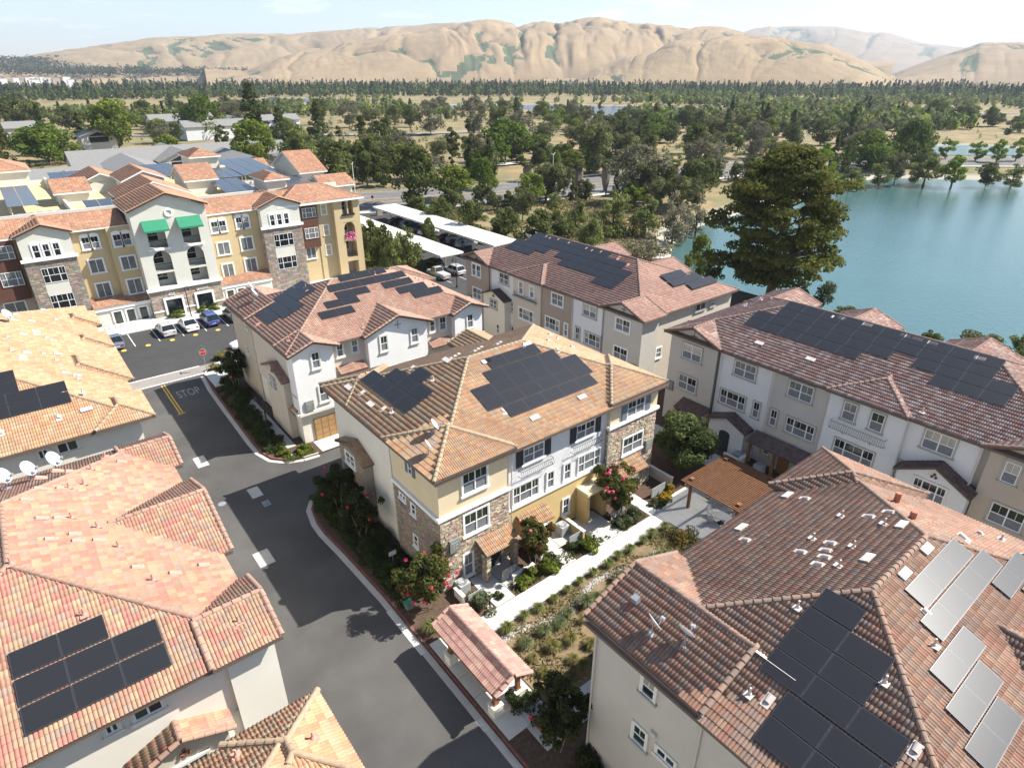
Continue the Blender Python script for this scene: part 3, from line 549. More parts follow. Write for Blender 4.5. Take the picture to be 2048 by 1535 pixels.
# stone gabled bay on the shaded west side
mb = MB(); mb.slab([(16.0, 37.6, G), (16.0, 42.0, G), (16.0, 42.0, 4.75), (16.0, 39.8, 5.7), (16.0, 37.6, 4.75)], (.62, 0, 0)); part('gabled_bay', mb, m_mort, b)
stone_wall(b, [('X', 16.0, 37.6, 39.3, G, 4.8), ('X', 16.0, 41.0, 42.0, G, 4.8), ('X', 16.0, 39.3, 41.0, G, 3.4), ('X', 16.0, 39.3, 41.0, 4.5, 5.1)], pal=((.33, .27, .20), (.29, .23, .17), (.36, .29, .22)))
win(b, 'X', 15.98, 39.4, 40.9, 3.45, 4.45, 2)
q = gab(15.7, 16.7, 37.3, 42.3, 4.75, 'x'); F, E = prim_geo(q); mb = MB()
for f in F:
    T, k, fu, ce, fr = slope_tiles(f, True, []); Fc, nf = tile_faces(len(T), k); npart('bay_roof_tiles', T.reshape(-1, 3), Fc, m_tile, b, np.repeat(pick_cols(len(T), PAL_A), nf, axis=0), 'stuff'); mb.slab(f, (0, 0, -.12))
part('bay_roof', mb, m_fascia, b)
pipes(b, [((16.35, 34.05, 8.4), (16.5, 34.05, G)), ((22.25, 27.9, 8.5), (22.2, 27.9, G)), ((31.8, 27.9, 8.5), (31.8, 27.9, G))])
vents(b, 'x', 16, 1, [('t', 17.26, 41.81), ('h', 17.77, 40.15), ('t', 17.29, 38.21), ('h', 17.79, 36.87), ('p', 17.77, 35.88), ('h', 21.53, 38.96), ('t', 23.28, 37.06), ('p', 21.37, 36.06)])
vents(b, 'y', 27.45, 1, [('t', 25.37, 34.9), ('t', 29.70, 35.3), ('p', 29.19, 35.2), ('h', 31.70, 34.08), ('h', 23.50, 30.63), ('t', 25.24, 29.06), ('t', 29.94, 29.18)])
vents(b, 'x', 38, -1, [('h', 36.2, 40.0), ('h', 35.2, 36.0), ('p', 36, 38.6), ('h', 33.5, 37.2)]); vents(b, 'y', 44.2, -1, [('h', 24 + i * .75, 37.5 + (i % 3) * .6) for i in range(8)])
solar('y', 27.45, 1, [(2.4, 3.52, 23.7, 32.2, 5), (3.55, 4.68, 22.5, 32.7, 6), (4.71, 5.84, 22.5, 32.7, 6), (5.87, 7.0, 24.35, 31.25, 4), (7.06, 8.2, 25.3, 30.2, 3)], 'large stepped solar array on the sunny slope of the central cream townhouse')
solar('x', 16, 1, [(2.35, 3.68, 34.8, 41.7, 4), (3.72, 4.9, 34.85, 40.1, 3), (4.95, 6.05, 36.6, 38.35, 1)], 'small stepped solar array on the shaded hip of the central cream townhouse')
# ---- white building behind it
b = empty('townhouse', (27, 60, G), 'white townhouse block with three front gables and pinkish roof, left of centre', 'townhouse', HG)
pr = [hipp(16.05, 37.7, 52.0, 69.0, 8.6), gab(16.0, 20.85, 51.4, 54.8, 8.6, 'y'), gab(23.35, 30.9, 51.4, 56.2, 8.6, 'y'), gab(33.3, 37.8, 51.4, 54.8, 8.6, 'y'), gab(16.05, 22.3, 63.0, 69.9, 8.75, 'y'), hipp(31, 38.6, 63, 69.8, 8.7)]
build_roof(b, pr, PAL_K, HIP_K, hi=True)
wallbox(b, 16.6, 37.2, 52.6, 68.6, 2.6, 8.5, m_beige); wallbox(b, 16.7, 37.1, 53.0, 68.5, G, 2.6, m_cream)
for i, (x0, x1) in enumerate(((1, 0), (2, 0), (3, 0))): gwall(b, pr[x0], .5, m_white, z0=2.55, end=(51.9, 53.5))
gwall(b, pr[4], .5, m_dtan, end=(63.3, 69.6)); wallbox(b, 16.6, 37, 52.3, 53, G, 2.5, m_cream)
mb = MB(); mb.box(16.35, 37.5, 51.8, 52.05, 2.35, 2.62); mb.box(16.2, 16.62, 51.85, 53.5, 2.36, 2.6); part('ledge', mb, m_trimc, b)
win(b, 'Y', 51.9, 18.25, 18.98, 6.75, 8.3, 1, trim=m_trimc); win(b, 'Y', 51.9, 18.5, 19.35, 3.25, 4.85, 1, trim=m_trimc)
win(b, 'Y', 51.9, 25.15, 25.88, 6.6, 8.15, 1, trim=m_trimc, gl=GL[1]); win(b, 'Y', 51.9, 28.55, 29.3, 6.6, 8.15, 1, trim=m_trimc, gl=GL[2]); win(b, 'Y', 51.9, 35.35, 36.05, 6.55, 8.05, 1, trim=m_trimc)
win(b, 'Y', 52.6, 21.0, 21.6, 6.9, 8.3, 1, trim=m_trimc); win(b, 'Y', 52.6, 22.5, 23.1, 6.95, 8.3, 1, trim=m_trimc, gl=GL[2]); win(b, 'Y', 52.6, 31.2, 31.75, 6.9, 8.25, 1, trim=m_trimc); win(b, 'Y', 52.6, 32.35, 33.1, 6.85, 8.3, 1, trim=m_trimc)
win(b, 'Y', 51.9, 24.9, 26.6, 3.4, 4.7, 2, trim=m_trimc); win(b, 'Y', 51.9, 28.2, 29.9, 3.4, 4.7, 2, trim=m_trimc); win(b, 'Y', 51.9, 34.6, 36.3, 3.4, 4.7, 2, trim=m_trimc)
shed(b, 'Y', 52.6, 20.7, 23.5, 5.95, 5.5, 1.0, PAL_K); shed(b, 'Y', 52.6, 30.8, 33.4, 5.95, 5.5, 1.0, PAL_K)
cross(b, 'Y', 51.88, 27.15, 8.95, .3); signboard(b, 'Y', 51.9, 17.0, 17.8, 2.75, 3.75, [('BLDG 8', .19), ('25 27', .14), ('29 31', .14)])
mb = MB(); mb.box(17.65, 20.4, 52.18, 52.3, G, 1.5); g = part('garage_door', mb, m_garage, b)
for i in range(4):
    for j in range(4): q = MB(); q.box(17.72 + j * .68, 18.34 + j * .68, 52.15, 52.18, G + .08 + i * .6, G + .6 + i * .6); part('door_panel', q, m_garage, g)
mb = MB(); mb.box(24.2, 27.0, 52.18, 52.3, G, 1.5); mb.box(27.4, 30.2, 52.18, 52.3, G, 1.5); mb.box(33.9, 36.8, 52.18, 52.3, G, 1.5); part('garage_door', mb, m_garage, b)
wallbox(b, 16.0, 16.72, 54.0, 59.0, G, 5.35, m_beige, 'side_bay'); mb = MB(); mb.slab([(16.0, 54.0, 5.3), (16.0, 59.0, 5.3), (16.0, 56.5, 6.35)], (.62, 0, 0)); part('bay_gable', mb, m_beige, b)
q = gab(15.75, 16.7, 53.7, 59.3, 5.3, 'x'); F, E = prim_geo(q)
for f in F:
    T, k, fu, ce, fr = slope_tiles(f, True, []); Fc, nf = tile_faces(len(T), k); npart('bay_roof_tiles', T.reshape(-1, 3), Fc, m_tile, b, np.repeat(pick_cols(len(T), PAL_K), nf, axis=0), 'stuff'); mb = MB(); mb.slab(f, (0, 0, -.12)); part('bay_roof', mb, m_fascia, b)
win(b, 'X', 15.98, 56.3, 57.6, 3.8, 4.7, 2, trim=m_trimg); win(b, 'X', 16.6, 52.45, 53.3, 4.25, 5.2, 1, trim=m_trimg, screen=False); win(b, 'X', 16.55, 63.9, 64.7, 7.3, 8.0, 1, trim=m_trimc, tw=.06); win(b, 'X', 16.55, 65.4, 66.2, 4.0, 4.8, 1, trim=m_trimc, tw=.06)
clay_pipes(b, 'X', 15.98, 56.6, 5.55); shed(b, 'X', 16.6, 52.6, 54.9, 2.8, 2.35, .5, PAL_K)
mb = MB(); mb.obox((18.3, 62.98, 9.35), (2.3, 0, .87), (0, .07, 0), (0, 0, .03)); part('flashing', mb, m_trimw, b, label='bright metal flashing along the raised wing of the white townhouse')
vents(b, 'y', 52, 1, [('h', 34.38, 56.75), ('p', 29.21, 59.9), ('p', 33.77, 57.54), ('p', 24, 53)], 'pink'); vents(b, 'x', 37.7, -1, [('h', 36.4, 58.5), ('h', 35.2, 62), ('p', 34.5, 60), ('h', 33, 61)], 'pink'); vents(b, 'x', 16.05, 1, [('h', 16.75, 60.5), ('h', 18.3, 64.8), ('p', 17.2, 54), ('p', 22.4, 62.1), ('h', 22.3, 61.1)], 'pink')
solar('y', 52, 1, [(3.35, 4.45, 21.0, 24.5, 2), (4.7, 5.75, 22.2, 25.7, 2), (5.8, 6.88, 23.87, 27.36, 2), (7.05, 8.15, 23.55, 32.3, 5), (8.35, 9.42, 25.3, 30.6, 3), (5.8, 6.88, 29.05, 32.45, 2), (4.5, 5.62, 30.07, 33.47, 2), (3.32, 4.45, 31.2, 34.7, 2)], 'zigzag solar array on the front slope of the white gabled townhouse')
solar('x', 16.05, 1, [(1.2, 2.5, 59.2, 62.7, 2), (2.55, 3.68, 58.5, 63.8, 3), (3.7, 4.88, 58.5, 63.8, 3), (4.9, 6.03, 60.3, 64.0, 2), (6.06, 7.25, 60.3, 64.0, 2)], 'solar array on the street side hip of the white gabled townhouse')
# ---- right-hand bottom building
b = empty('townhouse', (26, 6, G), 'beige townhouse block with brown tiles and two big dishes, nearest at lower right', 'townhouse', HG)
pr = [hipp(15.6, 37.6, -2.3, 14.3, 8.6), gab(15.75, 22.3, 8.05, 14.4, 8.8, 'y'), hipp(31.45, 37.85, 8.35, 14.75, 8.85), gab(23.2, 32.2, -3.2, 2.35, 8.6, 'y'), hipp(31.6, 38.0, -3.0, 3.4, 8.8)]
build_roof(b, pr, PAL_R, HIP_R, near=True, gutter=True)
wallbox(b, 16.2, 37.1, -1.7, 13.7, G, 8.5, m_greyst); gwall(b, pr[1], .5, m_greyst, end=(8.3, 14.15)); wallbox(b, 32, 37.3, 5, 14.2, G, 8.7, m_greyst)
mb = MB(); mb.obox((17.35, 8.0, 9.35), (1.62, 0, .61), (0, .05, 0), (0, 0, .025)); part('flashing', mb, m_trimw, b)
mb = MB(); mb.obox((19.9, 7.2, 9.72), (1.0, 0, -.3), (0, 1.0, 0), (0, 0, .012)); part('mortar_patch', mb, m_trimc, b)
win(b, 'X', 16.2, 10.45, 11.15, 6.65, 7.75, 1, trim=m_trimc, sill=m_trimg, screen=False); win(b, 'X', 16.2, 10.55, 11.3, 3.3, 4.4, 1, trim=m_trimc, sill=m_trimg, screen=False); win(b, 'X', 16.2, 8.95, 9.95, 3.85, 4.3, 2, 'slide', trim=m_trimc)
pipes(b, [((16.12, 8.1, 8.3), (16.12, 8.1, G)), ((16.15, 13.95, 8.4), (16.12, 14.0, G))]); mb = MB(); mb.box(16.05, 16.2, 10.05, 10.35, 4.7, 4.95); part('wall_vent', mb, m_gut, b)
vents(b, 'y', 14.3, -1, [('h', 31.0, 12.10), ('t', 31.00, 13.3), ('p', 29.65, 9.79), ('h', 30.18, 8.52), ('h', 31.02, 7.96), ('p', 29.61, 7.84), ('t', 29.84, 7.17), ('t', 26.39, 13.30), ('h', 25.32, 12.21), ('p', 26.82, 9.82), ('h', 26.80, 8.78), ('h', 26.05, 8.62), ('h', 25.48, 8.40), ('h', 24.73, 8.33), ('p', 26.88, 8.03), ('h', 25.42, 9.47), ('t', 26.16, 7.11), ('p', 24.97, 7.78)])
vents(b, 'x', 15.6, 1, [('p', 17.49, 7.17), ('h', 17.98, 6.55), ('p', 20.85, 3.89), ('h', 19.69, 2.14), ('p', 21.5, 7.75), ('t', 17.69, 10.25)]); vents(b, 'y', -2.3, 1, [('h', 25.13, 4.41), ('h', 31.09, 5.2), ('t', 28.47, 5.67), ('t', 26.06, 5.62), ('p', 23.90, 3.41)]); vents(b, 'x', 37.6, -1, [('h', 34.5, 5), ('h', 34.0, 3), ('p', 35.5, 4.2), ('h', 36, 2), ('p', 34.6, 1.0)])
[part('clay_flue', MB().tube(p_, q_, .16, n=10), m_terra, b) for p_, q_ in (((31.2, 7.2, 10.7), (31.25, 7.2, 11.5)), ((33.2, 8.6, 10.1), (33.25, 8.6, 10.9)))]
solar('x', 15.6, 1, [(.75, 1.87, .9, 6.2, 3), (1.9, 3.03, .9, 6.2, 3), (3.1, 4.25, 2.35, 7.45, 3), (4.28, 5.42, 4.0, 7.45, 2), (5.45, 6.6, 4.0, 7.45, 2), (6.65, 7.77, 5.66, 7.37, 1)], 'matt black solar array on the near hip of the brown roof')
solar('y', -2.3, 1, [(7.0, 8.05, 25.2, 30.4, 3), (5.93, 6.95, 24.36, 31.2, 4), (5.0, 6.02 - .12, 29.6, 32.9, 2), (4.75, 5.76, 22.6, 26.0, 2), (3.7, 4.72, 21.7, 25.05, 2), (2.65, 3.67, 20.9, 24.2, 2), (3.9, 4.92, 30.7, 34.1, 2)], 'glossy bluish solar array stepping down the right slope of the brown roof')
# ---- tan building at the back
b = empty('townhouse', (55, 54, G), 'tan and beige townhouse block behind the central one, left of the big pine', 'townhouse', HG)
pr = [hipp(47.1, 63.7, 38.1, 70.0, 8.6), gab(47.0, 50.6, 63.75, 69.95, 8.6, 'x'), hipp(46.8, 54.0, 53.2, 59.45, 8.7), gab(47.0, 50.6, 37.75, 44.1, 8.6, 'x'), gab(60.3, 65.5, 56.0, 62, 8.6, 'x'), gab(60.3, 65.5, 46, 52, 8.6, 'x')]
build_roof(b, pr, PAL_D, HIP_D, hi=False)
def seg(root, y0, y1, m, x=47.6, z1=8.5): return wallbox(root, x, x + .8, y0, y1, G, z1, m)
wallbox(b, 48.0, 63.2, 38.6, 69.5, G, 8.5, m_beige); gwall(b, pr[1], .55, m_tan, end=(47.45, 50)); gwall(b, pr[3], .55, m_greyst, end=(47.45, 50))
seg(b, 59.15, 64.0, m_wgrey); seg(b, 53.9, 59.15, m_beige, 47.4); seg(b, 48.6, 53.9, m_tan); seg(b, 44.0, 48.6, m_wgrey)
W = lambda u0, u1, z0, z1, n=2, x=47.6, **k: win(b, 'X', x, u0, u1, z0, z1, n, **k)
W(66.1, 66.95, 6.45, 8.0, 1, 47.45, trim=m_trimw, arch=True); W(67.15, 67.95, 6.45, 8.0, 1, 47.45, arch=True); W(66.05, 67.9, 3.3, 4.75, 2, 47.45); W(60.3, 62.1, 6.75, 8.1, trim=m_trimg); W(59.3, 59.8, 3.5, 4.8, 1, trim=m_trimg)
W(57.15, 57.95, 6.45, 7.95, 1, 47.4, gl=GL[3]); W(55.1, 55.85, 6.5, 7.95, 1, 47.4, gl=GL[3]); W(55.2, 57.9, 3.3, 4.65, 3, 47.4); W(50.2, 52.1, 6.65, 8.0); W(50.7, 53.1, 3.4, 4.8, 3); W(49.25, 49.8, 3.35, 4.85, 1)
W(44.9, 46.9, 6.75, 8.1, 2, trim=m_trimg, gl=GL[3]); W(47.3, 47.95, 3.5, 5.0, 1, trim=m_trimg); W(44.05, 46.45, 3.5, 4.9, 3, trim=m_trimg); W(39.9, 41.85, 6.65, 7.95, 2, 47.45); W(39.95, 41.85, 3.4, 4.75, 2, 47.45)
mb = MB(); mb.box(47.0, 47.45, 54.5, 58.9, 5.85, 6.05); part('ledge', mb, m_trimg, b); railing(b, 'X', 47.4, 54.6, 58.8, 6.05, .4, .3, .3)
mb = MB(); mb.slab([(46.6, 59.9, G), (46.6, 64.4, G), (46.6, 64.4, 4.9), (46.6, 62.15, 5.75), (46.6, 59.9, 4.9)], (1.1, 0, 0)); part('gabled_bay', mb, m_cream, b); q = gab(46.3, 47.7, 59.65, 64.65, 4.95, 'x'); F, E = prim_geo(q)
for f in F:
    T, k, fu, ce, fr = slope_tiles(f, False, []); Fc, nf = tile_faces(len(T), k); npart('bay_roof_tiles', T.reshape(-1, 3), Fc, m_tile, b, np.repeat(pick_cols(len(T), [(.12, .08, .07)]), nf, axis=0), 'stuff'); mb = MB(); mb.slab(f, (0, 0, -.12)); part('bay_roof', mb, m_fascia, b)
W(61.45, 62.85, 3.5, 4.6, 2, 46.58, trim=m_trimg); clay_pipes(b, 'X', 46.58, 62.15, 5.15, m_fascia); clay_pipes(b, 'X', 47.43, 66.85, 8.85, m_fascia); cross(b, 'X', 47.45, 40.9, 9.0); W(61, 61.5, .3, 1.5, 1, 46.58, trim='none'); W(59.2, 59.7, .3, 1.5, 1, trim=m_trimg)
signboard(b, 'X', 47.45, 68.3, 69.2, 2.6, 3.5, [('BLDG 7', .17), ('13 15', .14)]); signboard(b, 'X', 47.45, 38.6, 39.4, 2.6, 3.5, [('BLDG 7', .17), ('13 15', .14)])
win(b, 'Y', 38.6, 49.3, 50.0, 6.8, 7.9, 1, trim=m_trimw); win(b, 'Y', 38.6, 50.4, 51.2, 3.5, 4.6, 1, trim=m_trimw); win(b, 'Y', 38.6, 56.5, 58.2, 7.4, 8.2, 2, 'slide', trim=m_trimg); win(b, 'Y', 38.6, 59.2, 60.0, 7.4, 8.2, 1, trim=m_trimg)
pipes(b, [((47.5, y, 8.4), (47.5, y, G)) for y in (48.6, 53.95, 59.15, 63.95)])
vents(b, 'x', 47.1, 1, [('h', 55.0, 61.5), ('h', 54.9, 60.7), ('h', 55.1, 59.29), ('h', 55.0, 57.21), ('h', 54.9, 53.98), ('h', 54.8, 52.92), ('h', 55.0, 51.61), ('p', 54.9, 48.70), ('h', 54.6, 48.57), ('h', 54.2, 46.6), ('h', 49.70, 57.0)], 'pink')
solar('x', 47.1, 1, [(2.85, 3.98, 44.9, 48.2, 2), (4.0, 5.15, 60.25, 65.2, 3), (4.0, 5.15, 44.9, 55.0, 6), (5.18, 6.4, 58.5, 65.2, 4), (5.18, 6.4, 44.9, 56.7, 7), (6.45, 7.62, 46.7, 63.6, 10), (7.65, 8.68, 50.1, 63.6, 8)], 'long black solar array on the front slope of the tan townhouse behind')
solar('y', 37.8, 1, [(2.1, 3.25, 57.3, 61.9, 3), (3.28, 4.4, 55.35, 60.5, 3), (4.43, 5.55, 55.35, 59.0, 2)], 'small solar array on the end hip of the tan townhouse, before the big pine')
# ---- long white and grey building on the right
b = empty('townhouse', (55, 19, G), 'long white and grey townhouse block with iron balcony and huge solar array by the lake', 'townhouse', HG)
pr = [hipp(47.05, 63.65, 2.7, 35.1, 8.6), gab(46.95, 50.6, 28.85, 35.2, 8.6, 'x'), hipp(46.75, 54.0, 13.05, 19.05, 8.7), gab(46.95, 50.6, 2.3, 8.5, 8.6, 'x'), gab(60.3, 65.6, 21, 27, 8.6, 'x'), gab(60.3, 65.6, 11, 17, 8.6, 'x'), gab(60.3, 66, 29.5, 35.2, 8.6, 'x')]
build_roof(b, pr, PAL_E, HIP_E, hi=True)
wallbox(b, 48.0, 63.2, 3.2, 34.7, G, 8.5, m_greyst); gwall(b, pr[1], .55, m_greyst, end=(47.45, 50)); gwall(b, pr[3], .55, m_dtan, end=(47.45, 50))
seg(b, 23.8, 29.1, m_wgrey); seg(b, 18.9, 23.8, m_greyst); seg(b, 13.15, 18.9, m_wgrey, 47.4); seg(b, 8.4, 13.15, m_wgrey); seg(b, 28.95, 29.1, m_wgrey, 47.55)
T = m_trimg
W(31.05, 33.15, 6.4, 7.9, 2, 47.45, trim=T, gl=GL[3]); W(31.15, 33.2, 3.15, 4.65, 2, 47.45, trim=T); W(32.4, 33.3, -.1, 1.3, 1, 47.45, trim=T); cross(b, 'X', 47.45, 32.1, 8.85)
W(25.5, 27.6, 6.6, 8.0, 2, trim=T, gl=GL[2]); W(26.0, 28.55, 3.4, 4.8, 3, trim=T, gl=GL[0]); W(24.55, 25.15, 3.3, 4.85, 1, trim=T, gl=GL[0]); W(28.4, 28.85, .35, 1.4, 1, trim=T); W(24.6, 25.2, .3, 1.45, 1, trim=T)
W(20.3, 22.4, 6.55, 8.0, 2, trim=T, gl=GL[2]); W(22.85, 23.45, 3.25, 4.8, 1, trim=T); W(19.5, 21.95, 3.3, 4.7, 3, trim=T, gl=GL[0]); W(22.9, 23.5, .25, 1.35, 1, trim=T)
W(16.7, 17.7, 6.5, 8.0, 1, 47.4, trim=T, gl=GL[2]); W(14.65, 15.6, 6.5, 8.0, 1, 47.4, trim=T, gl=GL[1]); W(14.65, 17.7, 3.2, 4.7, 3, 47.4, trim=T, gl=GL[0]); railing(b, 'X', 47.4, 14.1, 18.3, 5.55, .62, .4, .16)
W(9.95, 11.95, 6.6, 8.1, 2, trim=T, gl=GL[3]); W(12.4, 12.95, 3.4, 4.9, 1, trim=T, gl=GL[0]); W(6.1, 6.95, 6.45, 7.95, 1, 47.45, trim=T, gl=GL[3], arch=True); W(4.6, 5.4, 6.45, 7.95, 1, 47.45, trim=T, gl=GL[3], arch=True); W(4.9, 6.8, 3.25, 4.75, 2, 47.45, trim=T, gl=GL[1])
for y0, y1, zt, zp, ww in ((24.95, 28.6, 2.0, 2.8, None), (8.05, 12.6, 4.75, 5.95, 1)):
    xf = 46.5; ym = (y0 + y1) / 2; mb = MB(); mb.slab([(xf, y0, G), (xf, y1, G), (xf, y1, zt), (xf, ym, zp), (xf, y0, zt)], (1.2, 0, 0)); part('gabled_bay', mb, m_wgrey, b); q = gab(xf - .3, 47.7, y0 - .25, y1 + .25, zt + .05, 'x', (zp - zt) / (y1 - ym)); F, E = prim_geo(q)
    for f in F:
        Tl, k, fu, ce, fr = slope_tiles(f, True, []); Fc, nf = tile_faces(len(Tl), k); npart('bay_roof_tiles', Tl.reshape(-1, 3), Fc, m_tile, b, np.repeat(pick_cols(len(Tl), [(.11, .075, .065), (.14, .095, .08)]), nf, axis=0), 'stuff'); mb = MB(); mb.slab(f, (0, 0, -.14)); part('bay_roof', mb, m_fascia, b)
win(b, 'X', 46.48, 9.3, 11.4, 3.4, 4.75, 3, trim=m_trimc, gl=GL[0]); clay_pipes(b, 'X', 46.48, 10.3, 5.35, m_fascia)
mb = MB(); mb.slab([(46.47, 26.3, G), (46.47, 27.4, G), (46.47, 27.4, 1.1)] + [(46.47, 26.85 + .55 * math.cos(t * .3), 1.1 + .3 * math.sin(t * .3)) for t in range(1, 10)] + [(46.47, 26.3, 1.1)], (.1, 0, 0)); part('door', mb, m_door, b)
for y0, y1, zt, zl, nm in ((29.3, 32.4, 2.35, 1.8, 0), (18.9, 24.4, 2.3, 1.7, 1), (2.5, 7.0, 2.3, 1.8, 2)):
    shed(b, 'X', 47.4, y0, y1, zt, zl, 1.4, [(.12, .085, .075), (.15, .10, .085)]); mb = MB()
    for y in (y0 + .2, y1 - .4, (y0 + y1) / 2): mb.box(46.15, 46.4, y, y + .22, G, zl - .05)
    part('porch_post', mb, m_wood, b)
for y0, m in ((20.9, m_doorw), (30.2, m_doorw), (19.4, m_door)): mb = MB(); mb.box(47.3, 47.42, y0, y0 + .95, G, 1.35); part('door', mb, m, b)
signboard(b, 'X', 47.45, 33.75, 34.65, 2.5, 3.5, [('BLDG 6', .17), ('1 3', .15), ('5 7', .15)])
pipes(b, [((47.3, y, 8.4), (47.4, y, G)) for y in (28.95, 23.8, 13.1, 8.45)])
vents(b, 'x', 47.05, 1, [('h', 54.9, 23.28), ('t', 54.9, 22.52), ('t', 54.95, 20.35), ('t', 54.9, 17.31), ('t', 54.9, 16.38), ('t', 54.9, 15.29), ('t', 54.7, 11.90), ('t', 49.19, 26.56), ('t', 49.31, 21.90), ('p', 47.9, 12.6)])
vents(b, 'y', 35.1, -1, [('h', 58, 33.5), ('h', 60, 33), ('p', 57, 33), ('p', 61.5, 33.9)])
solar('x', 47.05, 1, [(3.9, 5.08, 19.0, 29.3, 6), (3.9, 5.08, 8.75, 13.6, 3), (5.12, 6.3, 17.1, 29.3, 7), (5.12, 6.3, 8.7, 15.4, 4), (6.33, 7.5, 10.4, 27.6, 10), (7.53, 8.72, 10.4, 27.6, 10)], 'very long solar array across the roof of the white and grey townhouse by the lake')
# ---- left row
def leftb(loc, label, pr, pal, hp, near, wy, wm):
    b = empty('townhouse', loc, label, 'townhouse', HG); build_roof(b, pr, pal, hp, near=near); q = pr[0]; wallbox(b, q['x0'] + .6, q['x1'] - .5, q['y0'] + .6, q['y1'] - .6, G, 8.5, wm); return b
pr = [hipp(-12.2, 4.2, 47.5, 78.0, 8.6), hipp(.9, 4.7, 47.4, 52.5, 8.65), hipp(-1.5, 4.7, 55.0, 63.2, 8.65), hipp(.9, 4.7, 63.7, 68.3, 8.65), hipp(.9, 4.7, 70.6, 75.5, 8.65)]
b = leftb((-4, 62, G), 'townhouse block with peach orange roof and four small hips along the street', pr, PAL_L1, HIP_L1, False, 0, m_cream)
win(b, 'Y', 48.1, -2.55, -2.0, 7.45, 8.1, 2, 'slide', trim=m_trimc, screen=False); win(b, 'Y', 48.1, -1.45, -.28, 7.45, 8.2, 2, 'slide', trim=m_trimc, screen=False)
vents(b, 'x', 4.2, -1, [('h', -1.95, 71.70), ('h', -1.98, 69.79), ('h', -0.81, 69.98), ('h', 0.40, 74.48), ('h', -0.77, 66.70), ('h', -0.77, 65.84), ('h', -1.64, 65.54), ('p', 0.04, 65.00), ('h', 0.22, 64.36), ('p', -2.46, 64.18), ('p', -2.40, 60.65), ('h', -1.72, 60.47), ('h', -2.04, 59.44), ('h', -2.05, 58.74), ('p', -0.53, 60.40), ('h', 0.19, 60.83), ('p', 0.16, 58.88), ('h', 0.22, 56.05), ('h', 0.85, 55.61), ('p', 1.09, 54.78), ('p', 1.20, 71.14)])
vents(b, 'y', 47.5, 1, [('h', -.81, 49.75), ('h', -4.06, 49.71), ('p', 1.03, 51.3), ('t', .9, 49.6)])
solar('y', 47.5, 1, [(3.3, 4.45, -5.1, .23, 3), (4.5, 5.65, -5.1, .23, 3), (5.7, 6.83, -6.0, -2.47, 2), (6.9, 8.05, -6.0, -2.47, 2)], 'black solar array on the peach orange roof at the left edge')
pr = [hipp(-12.2, 4.1, 22.1, 43.9, 8.6), gab(1.6, 4.55, 39.3, 44.1, 8.65, 'x'), gab(-.1, 4.55, 29.1, 37.15, 8.65, 'x'), gab(1.6, 4.55, 22.0, 26.65, 8.65, 'x')]
b = leftb((-4, 33, G), 'white townhouse block with mottled salmon pink roof and three street gables', pr, PAL_L2, HIP_L2, True, 0, m_cream)
for i in (1, 2, 3): gwall(b, pr[i], .5, m_cream, end=(4.25, 2.2))
win(b, 'Y', 22.7, -2.45, -2.0, 7.45, 8.15, 2, 'slide', trim=m_trimc, screen=False); win(b, 'Y', 22.7, -1.45, -.4, 7.4, 8.15, 2, 'slide', trim=m_trimc, screen=False); win(b, 'Y', 22.7, 2.15, 3.5, 3.65, 4.95, 2, trim=m_trimc, gl=GL[1])
mb = MB(); mb.slab([(-2.0, 21.9, G), (1.5, 21.9, G), (1.5, 21.9, 5.3), (-.25, 21.9, 6.1), (-2.0, 21.9, 5.3)], (0, .9, 0)); part('gabled_bay', mb, m_beige, b); q = gab(-2.3, 1.8, 21.6, 22.75, 5.35, 'y', .45); F, E = prim_geo(q)
for f in F:
    Tl, k, fu, ce, fr = slope_tiles(f, True, []); Fc, nf = tile_faces(len(Tl), k); npart('bay_roof_tiles', Tl.reshape(-1, 3), Fc, m_tile, b, np.repeat(pick_cols(len(Tl), PAL_L2), nf, axis=0), 'stuff'); mb = MB(); mb.slab(f, (0, 0, -.14)); part('bay_roof', mb, m_fascia, b)
for k, e in enumerate(E[:3]):
    n = max(2, int((e[1] - e[0]).length / .38)); d = (e[1] - e[0]) / n
    for i in range(n):
        c = cap_mesh(random.choice(HIP_L2)); o = bpy.data.objects.new('ridge_tile', c); C.objects.link(o); o.parent = b; dd = d.normalized(); sd2 = Vector((0, 0, 1)).cross(dd).normalized(); u2 = dd.cross(sd2); p = e[0] + d * i - b.location
        o.matrix_local = Matrix(((dd.x, sd2.x, u2.x, p.x), (dd.y, sd2.y, u2.y, p.y), (dd.z, sd2.z, u2.z, p.z + .03), (0, 0, 0, 1)))
win(b, 'Y', 21.88, -1.05, .55, 3.4, 4.6, 2, trim=m_trimc, gl=GL[1]); clay_pipes(b, 'Y', 21.88, -.25, 5.25)
vents(b, 'x', 4.1, -1, [('h', -1.79, 39.21), ('h', -1.22, 39.07), ('h', -2.56, 38.43), ('h', -2.70, 37.16), ('h', -1.80, 37.12), ('p', -1.24, 37.09), ('p', -0.56, 37.44), ('p', -0.01, 39.30), ('h', -3.3, 36.03), ('h', -2.86, 34.05), ('h', -2.19, 33.95), ('p', -1.47, 33.84), ('h', -2.68, 32.01), ('h', -1.78, 32.27), ('h', -1.72, 31.63), ('h', -0.94, 31.52), ('p', -0.58, 32.72), ('p', -0.02, 30.74), ('h', 1.3, 40.2), ('p', 0.84, 40.9), ('h', 2.76, 28.30), ('h', 0.15, 28.83), ('h', 1.47, 27.94), ('p', 0.80, 27.63)], 'pink')
vents(b, 'y', 22.1, 1, [('p', -3.9, 30.2), ('p', -1.96, 26.6), ('p', 3.2, 23.4)], 'pink')
